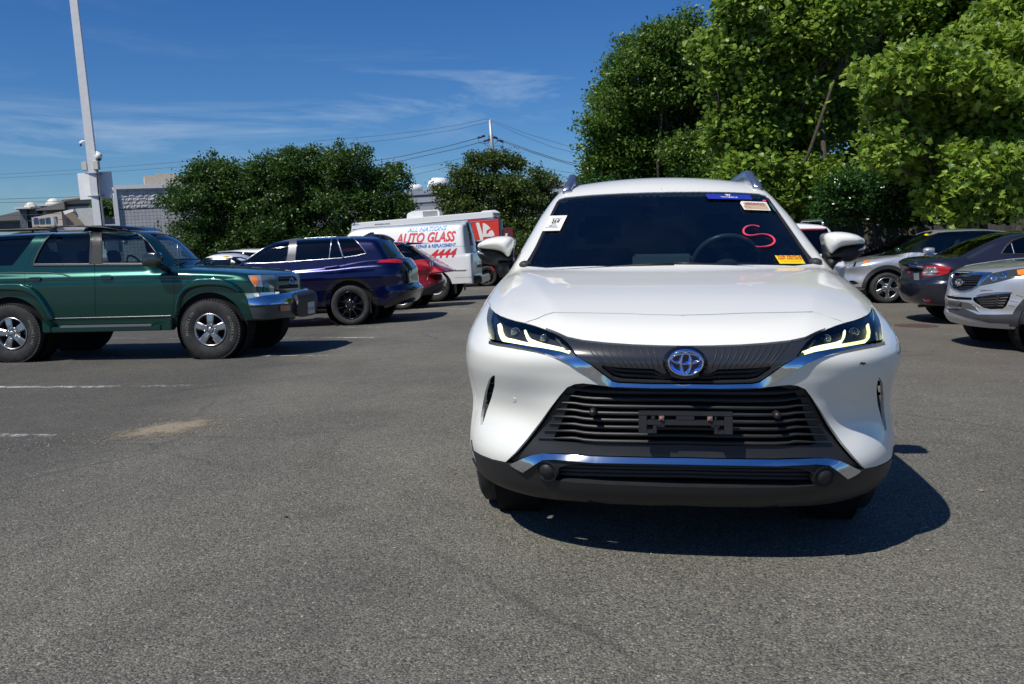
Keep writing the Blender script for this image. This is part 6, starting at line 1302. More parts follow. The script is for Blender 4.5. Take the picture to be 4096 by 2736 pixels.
dd = S.panel('rear_door', inset(dr, .12), (bw_r, bw_s), BLU, 1.3, parent=B.root, skirt=.02)
DGS = glass('glass_privacy', (.10, .12, .15), 1.1)
for q, g_, pr in ((bw_f, GLS, B.root), (bw_r, DGS, dd), (bw_s, DGS, dd), (bw_q, GLD, B.root), (wsb, GLS, B.root), (bg, DGS, B.root)): S.panel('window', inset(q, -.1), (), g_, 1.6, off=-.006, parent=pr, skirt=0)
for q in farw: S.panel('window', inset(q, -.1), (), DGS, 2, off=-.006, parent=B.root, skirt=0)
B.pan('pillar_trim', ZW([(508, 348), (564, 345), (549, 515), (482, 522)]), simple('pillar_satin', (.11, .11, .12), .35, .3), .8, off=.005, skirt=.003)
B.strip('window_chrome', ZW([(150, 535), (345, 532), (500, 522), (700, 508), (918, 492)]), DCHR, .016, .006, .005); B.strip('window_chrome', ZB([(440, 522), (600, 500), (752, 464), (650, 335), (570, 255), (530, 238), (330, 233), (0, 238)]), DCHR, .018, .006, .005); B.strip('window_chrome', ZW([(160, 500), (215, 448), (300, 393), (400, 358), (505, 342), (700, 332), (870, 326)]), DCHR, .018, .006, .005)
B.strip('window_divider', ZB([(270, 238), (232, 535)]), DCHR, .02, .005, .004); B.strip('window_divider', ZB([(336, 238), (430, 520)]), DCHR, .03, .005, .004)
B.pan('tail_lamp', ZB([(895, 590), (960, 560), (1060, 545), (1180, 545), (1235, 560), (1260, 572), (1250, 600), (1060, 592), (950, 594)]), RED, .6, off=.004)
h = B.pan('door_handle', ZB([(170, 655), (300, 645), (380, 645), (382, 672), (300, 685), (175, 688)]), BLU, .4, off=.035, skirt=.035, sm=1)
fd = ZB([(600, 560), (640, 545), (770, 535), (785, 545), (785, 630), (760, 640), (630, 648), (600, 630)]); B.strip('fuel_door_line', fd, MBLK, .007, .001, 0, closed=True)
B.strip('shut_line', ZB([(905, 195), (1000, 310), (1060, 400), (1100, 480)]), MBLK, .008, .001, 0); B.strip('bumper_line', ZB([(890, 1085), (940, 1095), (1100, 1010), (1190, 1000), (1290, 940)]), GBLK, .02, .002, 0)
for sd in (1, -1):
    for yy in (.96, 3.91): B.arch_trim(sd, yy, .40, .49, .56, GBLK, .014)
B.pan('spoiler', ZB([(905, 195), (1100, 205), (1235, 215), (1180, 285), (1085, 275), (930, 235)]), BLU, .6, off=.05, skirt=.05); B.pan('lower_bumper', ZB([(985, 1190), (1100, 1120), (1300, 1000), (1420, 900), (1425, 990), (1380, 1070), (1200, 1130), (1100, 1190), (1010, 1215)]), GBLK, .7, off=.02, skirt=.05)
B.pan('rear_plate_trim', ZB([(1255, 620), (1330, 600), (1380, 600), (1385, 850), (1310, 880), (1270, 820)]), simple('tail_gloss', (.02, .02, .03), .05, coat=1), .7, off=.01)
m = MB(); q = S.proj(2, 1, [(0, 4.15)], 2.)[0]; m.add([(q[0]-.03, q[1]-.16, q[2]), (q[0]+.03, q[1]-.16, q[2]), (q[0]+.03, q[1]+.1, q[2]-.01), (q[0]-.03, q[1]+.1, q[2]-.01), (q[0], q[1]+.02, q[2]+.085), (q[0], q[1]+.09, q[2]+.08)], [(0, 1, 4), (0, 4, 5, 3), (1, 2, 5, 4), (2, 3, 5)]); m.build('antenna_fin', BLU, B.root)
m = MB(); m.add([(.66, 4.70, 1.27), (.60, 5.0, 1.22), (.63, 5.02, 1.23), (.68, 4.72, 1.29)], [(0, 1, 2, 3)]); m.tube([(.3, 4.80, 1.38), (.3, 5.0, 1.36)], .014, 6); m.build('rear_wiper', BLK, B.root)
mp_ = smooth_poly([(0, 0), (.24, -.02), (.26, .10), (.18, .16), (.02, .15)], 2)
for sx in (1, -1): m = pillow(mp_*[sx, 1]+[sx*.92, 0], (0, 1.75, 1.15), (1, 0, 0), (0, 0, 1), (0, 1, 0), .02, .06, .10); m.build('side_mirror', BLU, B.root)
B.seats((2.3, 3.3, 4.2), top=1.42); m = MB(); m.box((-.7, 1.3, .9), (.7, 1.9, 1.12)); m.build('dashboard', INT, B.root, bevel=.03)
m = MB(); m.tube([(-.38+.18*cos(t), 2.0, 1.12+.17*sin(t)) for t in np.linspace(0, 2*pi, 21)], .014, 6, cap=False); m.build('steering_wheel', BLK, B.root)
BRIM = simple('black_alloy', (.012, .012, .014), .12, .5, coat=1)
for sx in (-1, 1):
    for yy in (.96, 3.91): wheel(B.root, sx*.975, yy, .395, .27, .25, sx, 'ten', BRIM, turn=.2)
    m = MB(); m.box((sx*.70, 4.30, .22), (sx*.94, 4.32, .48)); m.build('mud_flap', BLK, B.root)
# ---- red crossover
RMx = car_matrix(-6.32, 22.2, -.29, -(pi/2+.1), .045)
REDP = paint('red_metallic', (.30, .004, .008), .4, .3, flake=.3)
rf_ = car_f(L=4.72, yf=.8, yr=.55, n=2.8, rz=[.25, .45, .62, .8, 1.0, 1.1], ry=[.22, .02, .0, .10, .03, .05], Wz=[.3, .5, .7, .85, 1.0, 1.1], Ww=[.88, .92, .91, .94, .95, .90],
    H=([0, .3, 1.0, 2.0, 3.3, 4.0, 4.6], [.75, .92, 1.02, 1.03, 1.06, 1.09, .99]), ws=(1.2, 1.02, 28), rg=(4.50, 1.17, 33), gw=.88, gz=.98, tum=.42, R=([1.5, 2.2, 2.8, 3.6, 4.2], [1.52, 1.63, 1.66, 1.635, 1.56]), sill=.3, hx=.78, gt=.16)
R_ = Car('parked_crossover', 'bright red crossover with black roof between the blue SUV and the white van', 'car', RMx, rf_, 1, 2.5, .75); S = R_.S
rl_ = S.im(ZV([(262, 905), (300, 880), (400, 865), (440, 870), (418, 965), (330, 970), (300, 950)])); rgl = S.top([(-.50, 3.75), (-.62, 4.35), (.62, 4.35), (.50, 3.75)]); rw1 = S.side(1, [(1.6, 1.08), (2.2, 1.45), (3.4, 1.50), (3.95, 1.28), (3.6, 1.14)]); rws = S.top([(-.6, 1.85), (-.70, 1.42), (0, 1.30), (.70, 1.42), (.6, 1.85)])
R_.body(REDP, (.85, 3.82), .44, .36, [(-.52, 2.0), (-.52, 3.72), (.52, 3.72), (.52, 2.0)], [rl_, rgl, rw1, S.mir(rw1), rws], zs=.32, zb=.32, roofmat=GBLK); inner_shell(R_, zt=1.0)
for q in (rgl, rw1, S.mir(rw1), rws): S.panel('window', inset(q, -.1), (), GLD, 2, off=-.005, parent=R_.root, skirt=0)
tr_ = S.panel('tail_lamp', rl_, (), simple('tail_dark', (.05, .012, .015), .15, coat=1), .6, off=-.004, parent=R_.root)
for k in range(2): R_.pan('tail_bar', ZV([(305+k*34, 892+k*2), (318+k*34, 888+k*2), (332+k*30, 950), (320+k*30, 952)]), simple('tail_bar_grey', (.2, .2, .22), .2), .5, off=.002, skirt=.002, parent=tr_)
m = MB(); m.add([(-.55, 3.95, 1.60), (.55, 3.95, 1.60), (.50, 4.30, 1.565), (-.50, 4.30, 1.565), (-.55, 3.95, 1.54), (.55, 3.95, 1.54), (.50, 4.30, 1.535), (-.50, 4.30, 1.535)], [(0, 1, 2, 3), (7, 6, 5, 4), (0, 4, 5, 1), (1, 5, 6, 2), (2, 6, 7, 3), (3, 7, 4, 0)]); m.build('spoiler', GBLK, R_.root)
R_.pan('lower_cladding', ZV([(140, 1310), (300, 1275), (400, 1250), (520, 1200), (515, 1290), (500, 1330), (330, 1400), (165, 1415)]), GREYP, .8, off=.012, skirt=.03); pass
R_.arch_trim(1, 3.82, .36, .43, .53, GREYP, .012); R_.arch_trim(1, .85, .36, .43, .53, GREYP, .012); R_.strip('bumper_scuff', ZV([(270, 1180), (280, 1100), (320, 1030)]), simple('scuff', (.45, .2, .2), .6), .02, .002, 0); R_.strip('wheel_reflector', ZV([(95, 1190), (150, 1280)]), RED, .03, .016, .004)
for sx in (-1, 1):
    for yy in (.85, 3.82): wheel(R_.root, sx*.925, yy, .36, .25, .23, sx, 'five', ALU, parts=False)
R_.seats((2.2, 3.1), top=1.3)
# ---- white van
VM = car_matrix(-6.27, 25.5, -.35, -(pi/2+.1), .050)
WV = paint('white_van', (.74, .74, .73), 0, .4)
vf = car_f(L=5.42, yf=.7, yr=.12, n=4.5, cz=[.3, .6, 1.0, 1.2], cy=[.08, .0, .05, .2], rz=[.4, 1.0, 1.4, 2.0], ry=[.0, .0, .05, .22], Wz=[.4, .8, 1.1, 1.3, 1.9, 2.1], Ww=[.97, 1.0, 1.0, .985, .93, .90], H=([0, .4, .9, 1.3, 5.4], [1.0, 1.12, 1.2, 1.26, 1.28]),
    ws=(.95, 1.22, 42), rg=(5.42, 1.0, 82), gw=1.0, gz=1.1, tum=.075, kg=.09, kl=.06, R=([1.2, 1.8, 2.4, 5.4], [1.98, 2.12, 2.17, 2.14]), rfx=.05, sill=.4, hx=.9, shoulder=.05, gt=.0, gfloor=.3)
Vn = Car('cargo_van', 'white cargo van with red and blue glass repair lettering on its side', 'van', VM, vf, 1, 2.8, 1.0); S = Vn.S
vbw = S.rear([(-.80, 1.25), (-.76, 1.88), (.76, 1.88), (.80, 1.25)]); vws = S.front([(-.78, 1.36), (-.68, 1.85), (.68, 1.85), (.78, 1.36)]); vsw = S.side(1, [(1.35, 1.35), (1.75, 1.80), (2.3, 1.80), (2.3, 1.35)])
Vn.body(WV, (.95, 4.33), .47, .39, [(-.62, 1.9), (-.62, 5.05), (.62, 5.05), (.62, 1.9)], [vws, vsw, S.mir(vsw)], zs=.42, zb=.45); inner_shell(Vn, zt=1.2)
for q in (vws, vsw, S.mir(vsw)): S.panel('window', inset(q, -.1), (), GLS, 2, off=-.006, parent=Vn.root, skirt=0)
Vn.pan('corner_pillar', ZV([(872, 262), (885, 242), (1000, 240), (1035, 270), (1000, 300), (990, 440), (918, 440), (890, 330)]), GBLK, .8, off=.006, skirt=.006, sm=1)
Vn.pan('rear_window', ZV([(952, 285), (985, 262), (1030, 275), (1085, 400), (1112, 500), (1105, 560), (1060, 600), (1045, 560), (990, 440)]), GLD, .8, off=.008, skirt=.008, sm=1)
tl2 = Vn.pan('tail_lamp', ZV([(918, 438), (985, 440), (1010, 530), (1025, 635), (945, 635)]), RED, .6, off=.02, skirt=.02); Vn.pan('reverse_lamp', ZV([(935, 535), (1012, 540), (1016, 568), (940, 566)]), WLENS, .5, off=.024, skirt=.004, parent=tl2)
Vn.strip('panel_line', ZV([(942, 645), (978, 1200)]), simple('seam', (.2, .2, .2), .6), .012, .001, 0); Vn.strip('panel_line', ZV([(700, 1140), (975, 1128)]), MATS['seam'], .01, .001, 0); Vn.strip('roof_gutter', ZV([(0, 300), (400, 282), (870, 265)]), MATS['seam'], .014, .002, 0); Vn.strip('panel_recess', ZV([(0, 330), (400, 318), (760, 306), (830, 315), (855, 345), (865, 600), (845, 640), (700, 650)]), simple('seam_light', (.45, .45, .45), .5), .014, .002, 0)
Vn.pan('door_handle', ZV([(1060, 935), (1110, 925), (1115, 975), (1062, 985)]), BLK, .6, off=.02, skirt=.02)
m = MB(); m.box((-.95, 5.40, .42), (.95, 5.62, .64)); m.build('rear_bumper', GBLK, Vn.root, bevel=.03)
LBL = simple('letter_light_blue', (.16, .42, .72), .5); LRD = simple('letter_red', (.62, .02, .03), .5); LB2 = simple('letter_blue', (.05, .18, .50), .5)
fit_text(S, 'lettering', 'ALL NATIONS', ZW([(1430, 262), (1738, 240), (1733, 274), (1426, 292)]), LBL, Vn.root, .009, shear=.3, bold=.02)
fit_text(S, 'lettering', 'AUTO GLASS', ZW([(1338, 305), (1808, 280), (1802, 362), (1334, 384)]), LRD, Vn.root, shear=.25, bold=.025)
fit_text(S, 'lettering', 'REPAIR & REPLACEMENT', ZW([(1496, 392), (1808, 375), (1806, 402), (1494, 419)]), LB2, Vn.root, .009, bold=.02)
fit_text(S, 'lettering', '-4444', ZW([(1585, 432), (1816, 416), (1810, 484), (1580, 498)]), LRD, Vn.root, shear=.3, bold=.03)
for sx in (-1, 1):
    for yy in (.95, 4.33): wheel(Vn.root, sx*.97, yy, .392, .215, .245, sx, 'holes', simple('steel_wheel', (.62, .60, .52), .5, .2), parts=False)
    m = MB(); m.box((sx*.70, 4.85, .18), (sx*.95, 4.87, .46)); m.build('mud_flap', BLK, Vn.root)
m = MB(); m.sphere((1.12, 1.5, 1.35), .12, 8, (.6, .5, 1.3)); m.build('side_mirror', BLK, Vn.root)
# ---- dark SUV between van and truck
def plain_car(name, label, cat, M, mat, near, L, W, H, suv, rim=ALU, R=.345, wb=2.7, fo=.88, style='five', holes=True, yaw=0, winmat=GLD, extra=None):
    hb = .92 if not suv else 1.05
    f = car_f(L=L, yf=.8, yr=.6, n=2.8, Wz=[.25, .5, .7, .85, hb, hb+.1], Ww=[W-.05, W-.02, W-.025, W, W-.02, W-.07], H=([0, .3, 1.2, L*.6, L-.6, L], [hb-.28, hb-.12, hb, hb+.03, hb+.06, hb-.05]), ws=(1.25, hb, 29 if not suv else 33),
        rg=(L-.75 if not suv else L-.15, hb+.06, 27 if not suv else 58), gw=W-.04, gz=hb-.02, tum=.42 if not suv else .34, R=([1.5, 2.3, L*.62, L*.85], [H-.06, H, H, H-.07]), sill=.26, hx=W-.13, gt=.08)
    c = Car(name, label, cat, M, f, near, L*.52, hb-.18); S = c.S
    sw_ = S.side(near, [(1.75, hb+.08), (2.35, H-.13), (L*.66, H-.12), (L-(.95 if not suv else .75), hb+.16), (L-(1.1 if not suv else .8), hb+.10), (2.2, hb+.06)]); wf = S.top([(-.56, 2.02), (-.68, 1.52), (-.35, 1.40), (.35, 1.40), (.68, 1.52), (.56, 2.02), (0, 1.98)])
    rw = S.top([(-.5, L-1.35), (-.62, L-.85), (.62, L-.85), (.5, L-1.35)]) if not suv else S.rear([(-.55, H-.16), (-.66, hb+.12), (.66, hb+.12), (.55, H-.16)])
    c.body(mat, (fo, fo+wb), R+.075, R, [(-.50, 2.15), (-.50, L-(1.45 if not suv else .6)), (.50, L-(1.45 if not suv else .6)), (.50, 2.15)], [sw_, S.mir(sw_), wf, rw], zs=.28, zb=.28, sp=2.2); inner_shell(c, zt=hb-.05)
    for nm, q in (('side_window', sw_), ('side_window', S.mir(sw_)), ('windshield', wf), ('rear_window', rw)): S.panel(nm, inset(q, -.1), (), winmat, 2.2, off=-.005, parent=c.root, skirt=0)
    c.pan('door_pillar', S.side(near, [(L*.46, hb+.04), (L*.455, H-.10), (L*.48, H-.10), (L*.49, hb+.04)]), GBLK, 1, off=.003, skirt=.003, im=False)
    for sx in (-1, 1):
        for yy in (fo, fo+wb): wheel(c.root, sx*(W-.01), yy, R, R*.67, .22, sx, style, rim, parts=False)
        m = MB(); m.sphere((sx*(W+.10), 1.72, hb+.08), .09, 8, (1.2, .6, .8)); m.build('side_mirror', mat, c.root)
    ll = S.front([(near*.35, hb-.26), (near*.5, hb-.20), (near*(W-.1), hb-.18), (near*(W-.1), hb-.30), (near*.5, hb-.33)]); S.panel('headlight', ll, (), WLENS, .8, off=.004, parent=c.root)
    rl2 = S.rear([(near*.50, hb-.05), (near*(W-.08), hb-.02), (near*(W-.08), hb-.2), (near*.52, hb-.2)]); S.panel('tail_lamp', rl2, (), RED, .8, off=.004, parent=c.root)
    c.seats((2.3, 3.2), top=H-.3); return c
BLKP = paint('black_paint', (.006, .006, .008), .1, .25)
K = plain_car('parked_suv', 'black SUV half hidden between the white van and the mirror of the white SUV', 'car', car_matrix(-4.42, 32.9, -.27, -(pi/2+.1), .045), BLKP, 1, 4.6, .92, 1.70, True, BRIM, .365, 2.75, .92)
K.strip('wheel_reflector', ZV([(1268, 960), (1318, 1028)]), RED, .05, .02, .004)
WC = paint('white_far', (.74, .75, .76), 0, .3)
plain_car('parked_sedan', 'white sedan glinting behind the bonnet of the green SUV, with a yellow glass sticker', 'car', car_matrix(-5.55, 25.2, -.28, pi/2-.09, 0), WC, -1, 4.7, .91, 1.52, False, winmat=GLS)
ws_s = thing('sticker_note', 'small yellow sticker on the windshield of the white sedan behind the green SUV', 'sticker'); m = MB(); pc_ = [at(*q, 24.55) for q in ZQ([(762, 435), (800, 426), (832, 434), (795, 447)])]; m.add([tuple(p) for p in pc_]+[tuple(p+np.array([0, .01, -.004])) for p in pc_], [(0, 1, 2, 3), (7, 6, 5, 4)]+[(i, i+4, (i+1) % 4+4, (i+1) % 4) for i in range(4)]); m.build('paper', SY, ws_s)
K2 = plain_car('parked_suv', 'white SUV farther back, its sunlit roof above the white sedan', 'car', car_matrix(-6.6, 32.0, -.32, pi/2-.09, 0), WC, -1, 4.6, .92, 1.66, True)
# ---- box truck with red sign
TM = car_matrix(-.51, 34.0, -.13, -(pi/2+.1), .052); T_ = thing('step_truck', 'long white box truck with red rear panel and white emblem, behind the van', 'truck', TM)
# local: y runs left (-) to the rear (0), x = 0 near side, negative x far side
m = MB(); m.add([(0, -6.0, .55), (0, -5.6, 2.70), (0, 0, 2.80), (0, 0, .55), (-2.1, -6.0, .55), (-2.1, -5.6, 2.70), (-2.1, 0, 2.80), (-2.1, 0, .55)], [(0, 1, 2, 3), (4, 7, 6, 5), (0, 4, 5, 1), (1, 5, 6, 2), (2, 6, 7, 3), (3, 7, 4, 0)]); m.build('box_body', WV, T_, bevel=.03)
m = MB()
for z in (2.56, 2.44): m.tube([(.012, -5.6, z-.09), (.012, -.03, z)], .010, 6)
m.build('side_rails', simple('rail_white', (.55, .56, .58), .4), T_)
def onside(u, v, off=.006):                 # point of the truck's near side seen at u, v (its own frame)
    Mi = TM.inverted(); o = Mi @ Vector(CO); d = Mi.to_3x3() @ Vector(rays([(u, v)])[0]); t = (off-o[0])/d[0]; q = o+d*t; return (q[0], q[1], q[2])
def flat(name, uv, mat, off, parent=T_): P_ = [onside(*q, off) for q in uv]; m = MB(); n = len(P_); m.add(P_+[(p[0]-.004, p[1], p[2]) for p in P_], [tuple(range(n))]+[(i, i+n, (i+1) % n+n, (i+1) % n) for i in range(n)]); return m.build(name, mat, parent)
SGR = simple('truck_red', (.62, .035, .02), .5); pn = flat('red_panel', ZV([(900, 238), (1386, 214), (1400, 560), (900, 560)]), SGR, .006)
flat('blue_edge', ZV([(900, 232), (1386, 208), (1386, 214), (900, 238)]), simple('truck_blue', (.05, .03, .25), .5), .008, pn)
flat('white_emblem', ZV([(1030, 278), (1083, 274), (1150, 492), (1145, 560), (1105, 560)]), SW, .012, pn)
flat('white_emblem', ZV([(1140, 284), (1180, 292), (1225, 325), (1262, 365), (1200, 402), (1198, 462), (1245, 425), (1240, 408), (1290, 395), (1318, 440), (1325, 480), (1290, 495), (1145, 500)]), SW, .012, pn)
def fit_flat(name, body, quad, mat, off, **k):
    V, F = text_mesh(body, 1, **k); lo = V.min(0); hi = V.max(0); a = (V[:, :1]-lo[0])/(hi[0]-lo[0]); b = (V[:, 1:2]-lo[1])/(hi[1]-lo[1]); tl, tr, br, bl = [np.array(onside(*q, off)) for q in quad]
    return MB().add((bl*(1-a)+br*a)*(1-b)+(tl*(1-a)+tr*a)*b, F).build(name, mat, T_, fix=False)
fit_flat('lettering', 'REYNDEN LEWIS', ZW([(1172, 226), (1290, 220), (1290, 229), (1172, 236)]), SK, .01, bold=.02)
flat('swoosh_mark', ZB([(552, 70), (600, 25), (632, 15), (575, 62), (660, 60), (560, 75)]), simple('mark_blue', (.1, .12, .3), .5), .01)
m = MB(); m.box((-2.0, -.01, .6), (-.1, .02, 2.6)); m.build('rear_face', simple('truck_rear_grey', (.10, .11, .11), .6), T_)
m = MB(); m.box((-.5, .0, 1.2), (-.1, .10, 2.15)); m.box((-1.85, .0, 1.5), (-1.6, .12, 2.5)); m.build('ladder_frame', WPNT, T_); m = MB(); m.box((-1.84, .12, 1.8), (-1.62, .14, 2.1)); m.build('tail_lamp', RED, T_)
for lab, uv, wdt, hh, dp in (('white slatted air conditioner on the roof of the box truck', ZV([(235, 165)])[0], .62, .30, .7), ('low white vent cover on the rear roof of the box truck', ZV([(1240, 100)])[0], .42, .13, .55)):
    Mi = TM.inverted(); o = Mi @ Vector(CO); d = Mi.to_3x3() @ Vector(rays([uv])[0]); t = (-.5-o[0])/d[0]; q = o+d*t; A_ = thing('roof_air_unit', lab, 'air conditioner', TM @ Matrix.Translation((-.7, q[1], 2.72)))
    w2 = wdt; m = MB(); prof = [(-w2*1.15, 0), (-w2*1.1, hh*.7), (-w2*.75, hh), (w2*.9, hh), (w2, hh*.6), (w2, 0)] if hh > .2 else [(-w2, 0), (-w2*.6, hh), (w2*.6, hh), (w2, 0)]
    m.prism(prof, (dp/2, 0, 0), (0, 1, 0), (0, 0, 1), (-1, 0, 0), dp); m.build('housing', WPNT, A_, bevel=.02)
    if hh > .2:
        m = MB()
        for k in range(8): z = .05+k*.028; m.box((dp/2, -.05, z), (dp/2+.008, w2*.85, z+.012))
        m.build('louvres', simple('louvre_grey', (.25, .25, .24), .6), A_, fix=False)
for sx, yy in ((0, -.9), (0, -4.6), (-1.9, -.9), (-1.9, -4.6)): wheel(T_, sx+.0, yy, .40, .22, .25, 1 if sx == 0 else -1, 'holes', MATS['steel_wheel'], parts=False)
m = MB(); m.box((-1.9, -5.9, .35), (-.2, -.1, .56)); m.build('chassis', MBLK, T_)
# dark red truck rear in the shade
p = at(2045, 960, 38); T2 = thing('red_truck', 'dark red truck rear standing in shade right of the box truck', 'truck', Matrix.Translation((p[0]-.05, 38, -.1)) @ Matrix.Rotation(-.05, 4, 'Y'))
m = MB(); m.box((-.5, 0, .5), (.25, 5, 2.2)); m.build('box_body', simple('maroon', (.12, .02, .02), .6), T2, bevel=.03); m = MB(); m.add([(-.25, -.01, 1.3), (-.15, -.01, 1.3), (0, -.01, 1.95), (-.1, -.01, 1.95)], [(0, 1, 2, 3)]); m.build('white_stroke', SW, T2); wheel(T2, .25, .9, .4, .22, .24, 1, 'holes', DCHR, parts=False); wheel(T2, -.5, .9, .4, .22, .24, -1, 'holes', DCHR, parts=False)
# ================================================================== vehicles on the right
ZH = zoomf(3180, 860, 460/1803); ZK = zoomf(3560, 880, 536/1616); ZR = zoomf(3200, 820, 896/2342)
SIL = paint('silver_metallic', (.53, .54, .56), .6, .34, flake=.15); SILB = paint('silver_blue', (.54, .57, .62), .55, .30, flake=.15)
# ---- silver crossover
HMx = car_matrix(7.43, 20.0, .035, -(pi/2+.12), 0)
hf = car_f(L=4.30, yf=.80, yr=.6, n=2.6, cz=[.2, .45, .62, .8, .95], cy=[.12, .02, .05, .0, .12], Wz=[.3, .5, .68, .85, 1.0, 1.05], Ww=[.85, .87, .865, .89, .88, .84], H=([0, .12, .3, .6, 1.1, 2.5, 4.2], [.78, .86, .92, .98, 1.05, 1.08, 1.08]), ws=(1.05, 1.05, 31), rg=(4.1, 1.1, 48), gw=.85, gz=1.02, tum=.38,
    R=([1.4, 2.1, 2.8, 3.8], [1.50, 1.585, 1.60, 1.52]), sill=.27, hx=.72)
Hc = Car('parked_crossover', 'silver crossover with five-spoke wheel facing left, behind the dark grey sedan', 'car', HMx, hf, 1, 2.2, .80); S = Hc.S
hws = S.im(ZH([(1440, 538), (1560, 470), (1800, 352), (1990, 245), (2060, 235), (2180, 245), (2150, 280), (1900, 430), (1700, 540)])); hw1 = S.im(ZK([(365, 330), (600, 165), (680, 140), (1000, 125), (1330, 150), (1300, 390), (1000, 400), (560, 400), (450, 385)]))
hl = S.im(ZH([(815, 790), (870, 745), (960, 712), (1090, 705), (1210, 692), (1180, 725), (1110, 755), (1000, 800), (840, 838)])); fgv = S.im(ZH([(852, 1025), (930, 1030), (990, 1062), (1000, 1075), (930, 1092), (852, 1095)]))
Hc.body(SILB, (.85, 3.46), .43, .335, [(-.52, 2.0), (-.52, 3.8), (.52, 3.8), (.52, 2.0)], [hws, hw1, S.mir(hw1), hl, fgv], zs=.26, zb=.24, sp=1.3, roofmat=SILB); inner_shell(Hc, zt=1.0)
S.panel('windshield', inset(hws, -.1), (), GLS, 1.5, off=-.006, parent=Hc.root, skirt=0)
for q in (hw1, S.mir(hw1)): S.panel('side_window', inset(q, -.1), (), GLS, 2, off=-.006, parent=Hc.root, skirt=0)
lm = S.panel('headlight', hl, (), WLENS, .6, off=-.002, parent=Hc.root); Hc.pan('turn_signal', ZH([(1085, 715), (1190, 700), (1120, 748), (1060, 775)]), AMB, .5, off=.003, skirt=.003, parent=lm); Hc.pan('lamp_bezel', ZH([(935, 745), (965, 740), (945, 800), (905, 812)]), GBLK, .5, off=.003, skirt=.003, parent=lm)
S.panel('fog_recess', inset(fgv, -.2), (), MBLK, .8, off=-.03, parent=Hc.root, skirt=0); Hc.strip('fog_slat', ZH([(852, 1060), (990, 1066)]), BLK, .012, -.005, .01)
Hc.arch_trim(1, .85, .335, .415, .50, GREYP, .014); Hc.arch_trim(1, 3.46, .335, .415, .50, GREYP, .014)
Hc.strip('hood_line', ZH([(1520, 668), (1560, 640), (1615, 560)]), MBLK, .008, .001, 0); Hc.strip('hood_line', ZH([(1060, 692), (1300, 672), (1520, 668)]), MBLK, .008, .001, 0); Hc.strip('fender_line', ZH([(1110, 760), (1210, 850)]), MATS['seam'], .006, .001, 0); Hc.strip('door_line', ZH([(1775, 760), (1780, 620), (1800, 590)]), MBLK, .008, .001, 0)
Hc.strip('pillar_seam', ZK([(270, 350), (420, 240), (590, 150)]), MBLK, .02, .001, 0); Hc.strip('lower_trim', ZH([(852, 1140), (980, 1138), (1120, 1142)]), GREYP, .03, .004, .003)
mpn = smooth_poly([(0, 0), (.20, .01), (.22, .09), (.14, .13), (.02, .12)], 2)
for sx in (1, -1): m = pillow(mpn*[sx, 1]+[sx*.86, 0], (0, 1.62, 1.08), (1, 0, 0), (0, 0, 1), (0, 1, 0), .02, .08, .12); m.build('side_mirror', SILB, Hc.root)
for q in (hws,): pass
Hc.pan('roof_sticker', ZK([(408, 180), (440, 165), (472, 170), (440, 188)]), SY, .5, off=.003, skirt=.002); Hc.seats((2.2, 3.0), top=1.35, mat=INTL)
for sx in (-1, 1):
    for yy in (.85, 3.46): wheel(Hc.root, sx*.885, yy, .335, .232, .215, sx, 'swirl', ALU, parts=True, turn=.9)
# ---- dark grey sedan, tail towards the lane
CMx = car_matrix(11.22, 14.40, .08, pi/2-.12, 0)
DGR = paint('dark_grey_metallic', (.026, .028, .045), .6, .3, flake=.2)
cf = car_f(L=4.58, yf=.8, yr=.62, n=2.5, rz=[.2, .35, .5, .62, .68, .8, .95, 1.05], ry=[.18, .06, .01, .0, .06, .07, .0, .10], Wz=[.25, .45, .7, .85, .95], Ww=[.83, .86, .875, .875, .82], H=([0, .3, 1.1, 2.4, 3.5, 4.1, 4.5], [.7, .85, .95, .98, 1.03, 1.06, 1.02]), ws=(1.15, .95, 28), rg=(3.98, 1.04, 27), gw=.83, gz=.95, tum=.42,
    R=([1.4, 2.1, 2.8, 3.4], [1.38, 1.46, 1.46, 1.38]), sill=.24, hx=.70, shoulder=.2, gt=.10)
C_ = Car('parked_sedan', 'dark grey sedan with red tail lamp, tail pointing left, between the two silver cars', 'car', CMx, cf, -1, 2.3, .72); S = C_.S
crw = S.im(ZK([(582, 412), (700, 330), (900, 250), (1100, 180), (1300, 140), (1420, 150), (1340, 200), (1200, 260), (1000, 350), (860, 425), (700, 420)])); csw = S.im(ZK([(1340, 412), (1400, 320), (1480, 245), (1600, 205), (1800, 190), (1900, 420), (1600, 412)]))
ctl = S.im(ZK([(385, 672), (390, 600), (420, 555), (520, 552), (620, 555), (710, 568), (737, 580), (725, 610), (690, 648), (600, 665), (480, 680)])); cws = S.top([(-.56, 1.95), (-.66, 1.45), (0, 1.3), (.66, 1.45), (.56, 1.95)])
C_.body(DGR, (.95, 3.55), .405, .32, [(-.50, 2.05), (-.50, 3.15), (.50, 3.15), (.50, 2.05)], [crw, csw, S.mir(csw), ctl, cws], zs=.25, zb=.27, sp=1.2); inner_shell(C_, zt=.9)
S.panel('rear_window', inset(crw, -.1), (), GLD, 1.2, off=-.005, parent=C_.root, skirt=0); S.panel('windshield', cws, (), GLS, 2, off=-.005, parent=C_.root, skirt=0)
for q in (csw, S.mir(csw)): S.panel('side_window', inset(q, -.1), (), GLS, 2, off=-.006, parent=C_.root, skirt=0)
S.ribbon('window_trim', csw, .03, BLK, .003, C_.root, h=.004, closed=True); C_.strip('window_divider', ZK([(1468, 280), (1500, 400)]), DCHR, .02, -.002, .004)
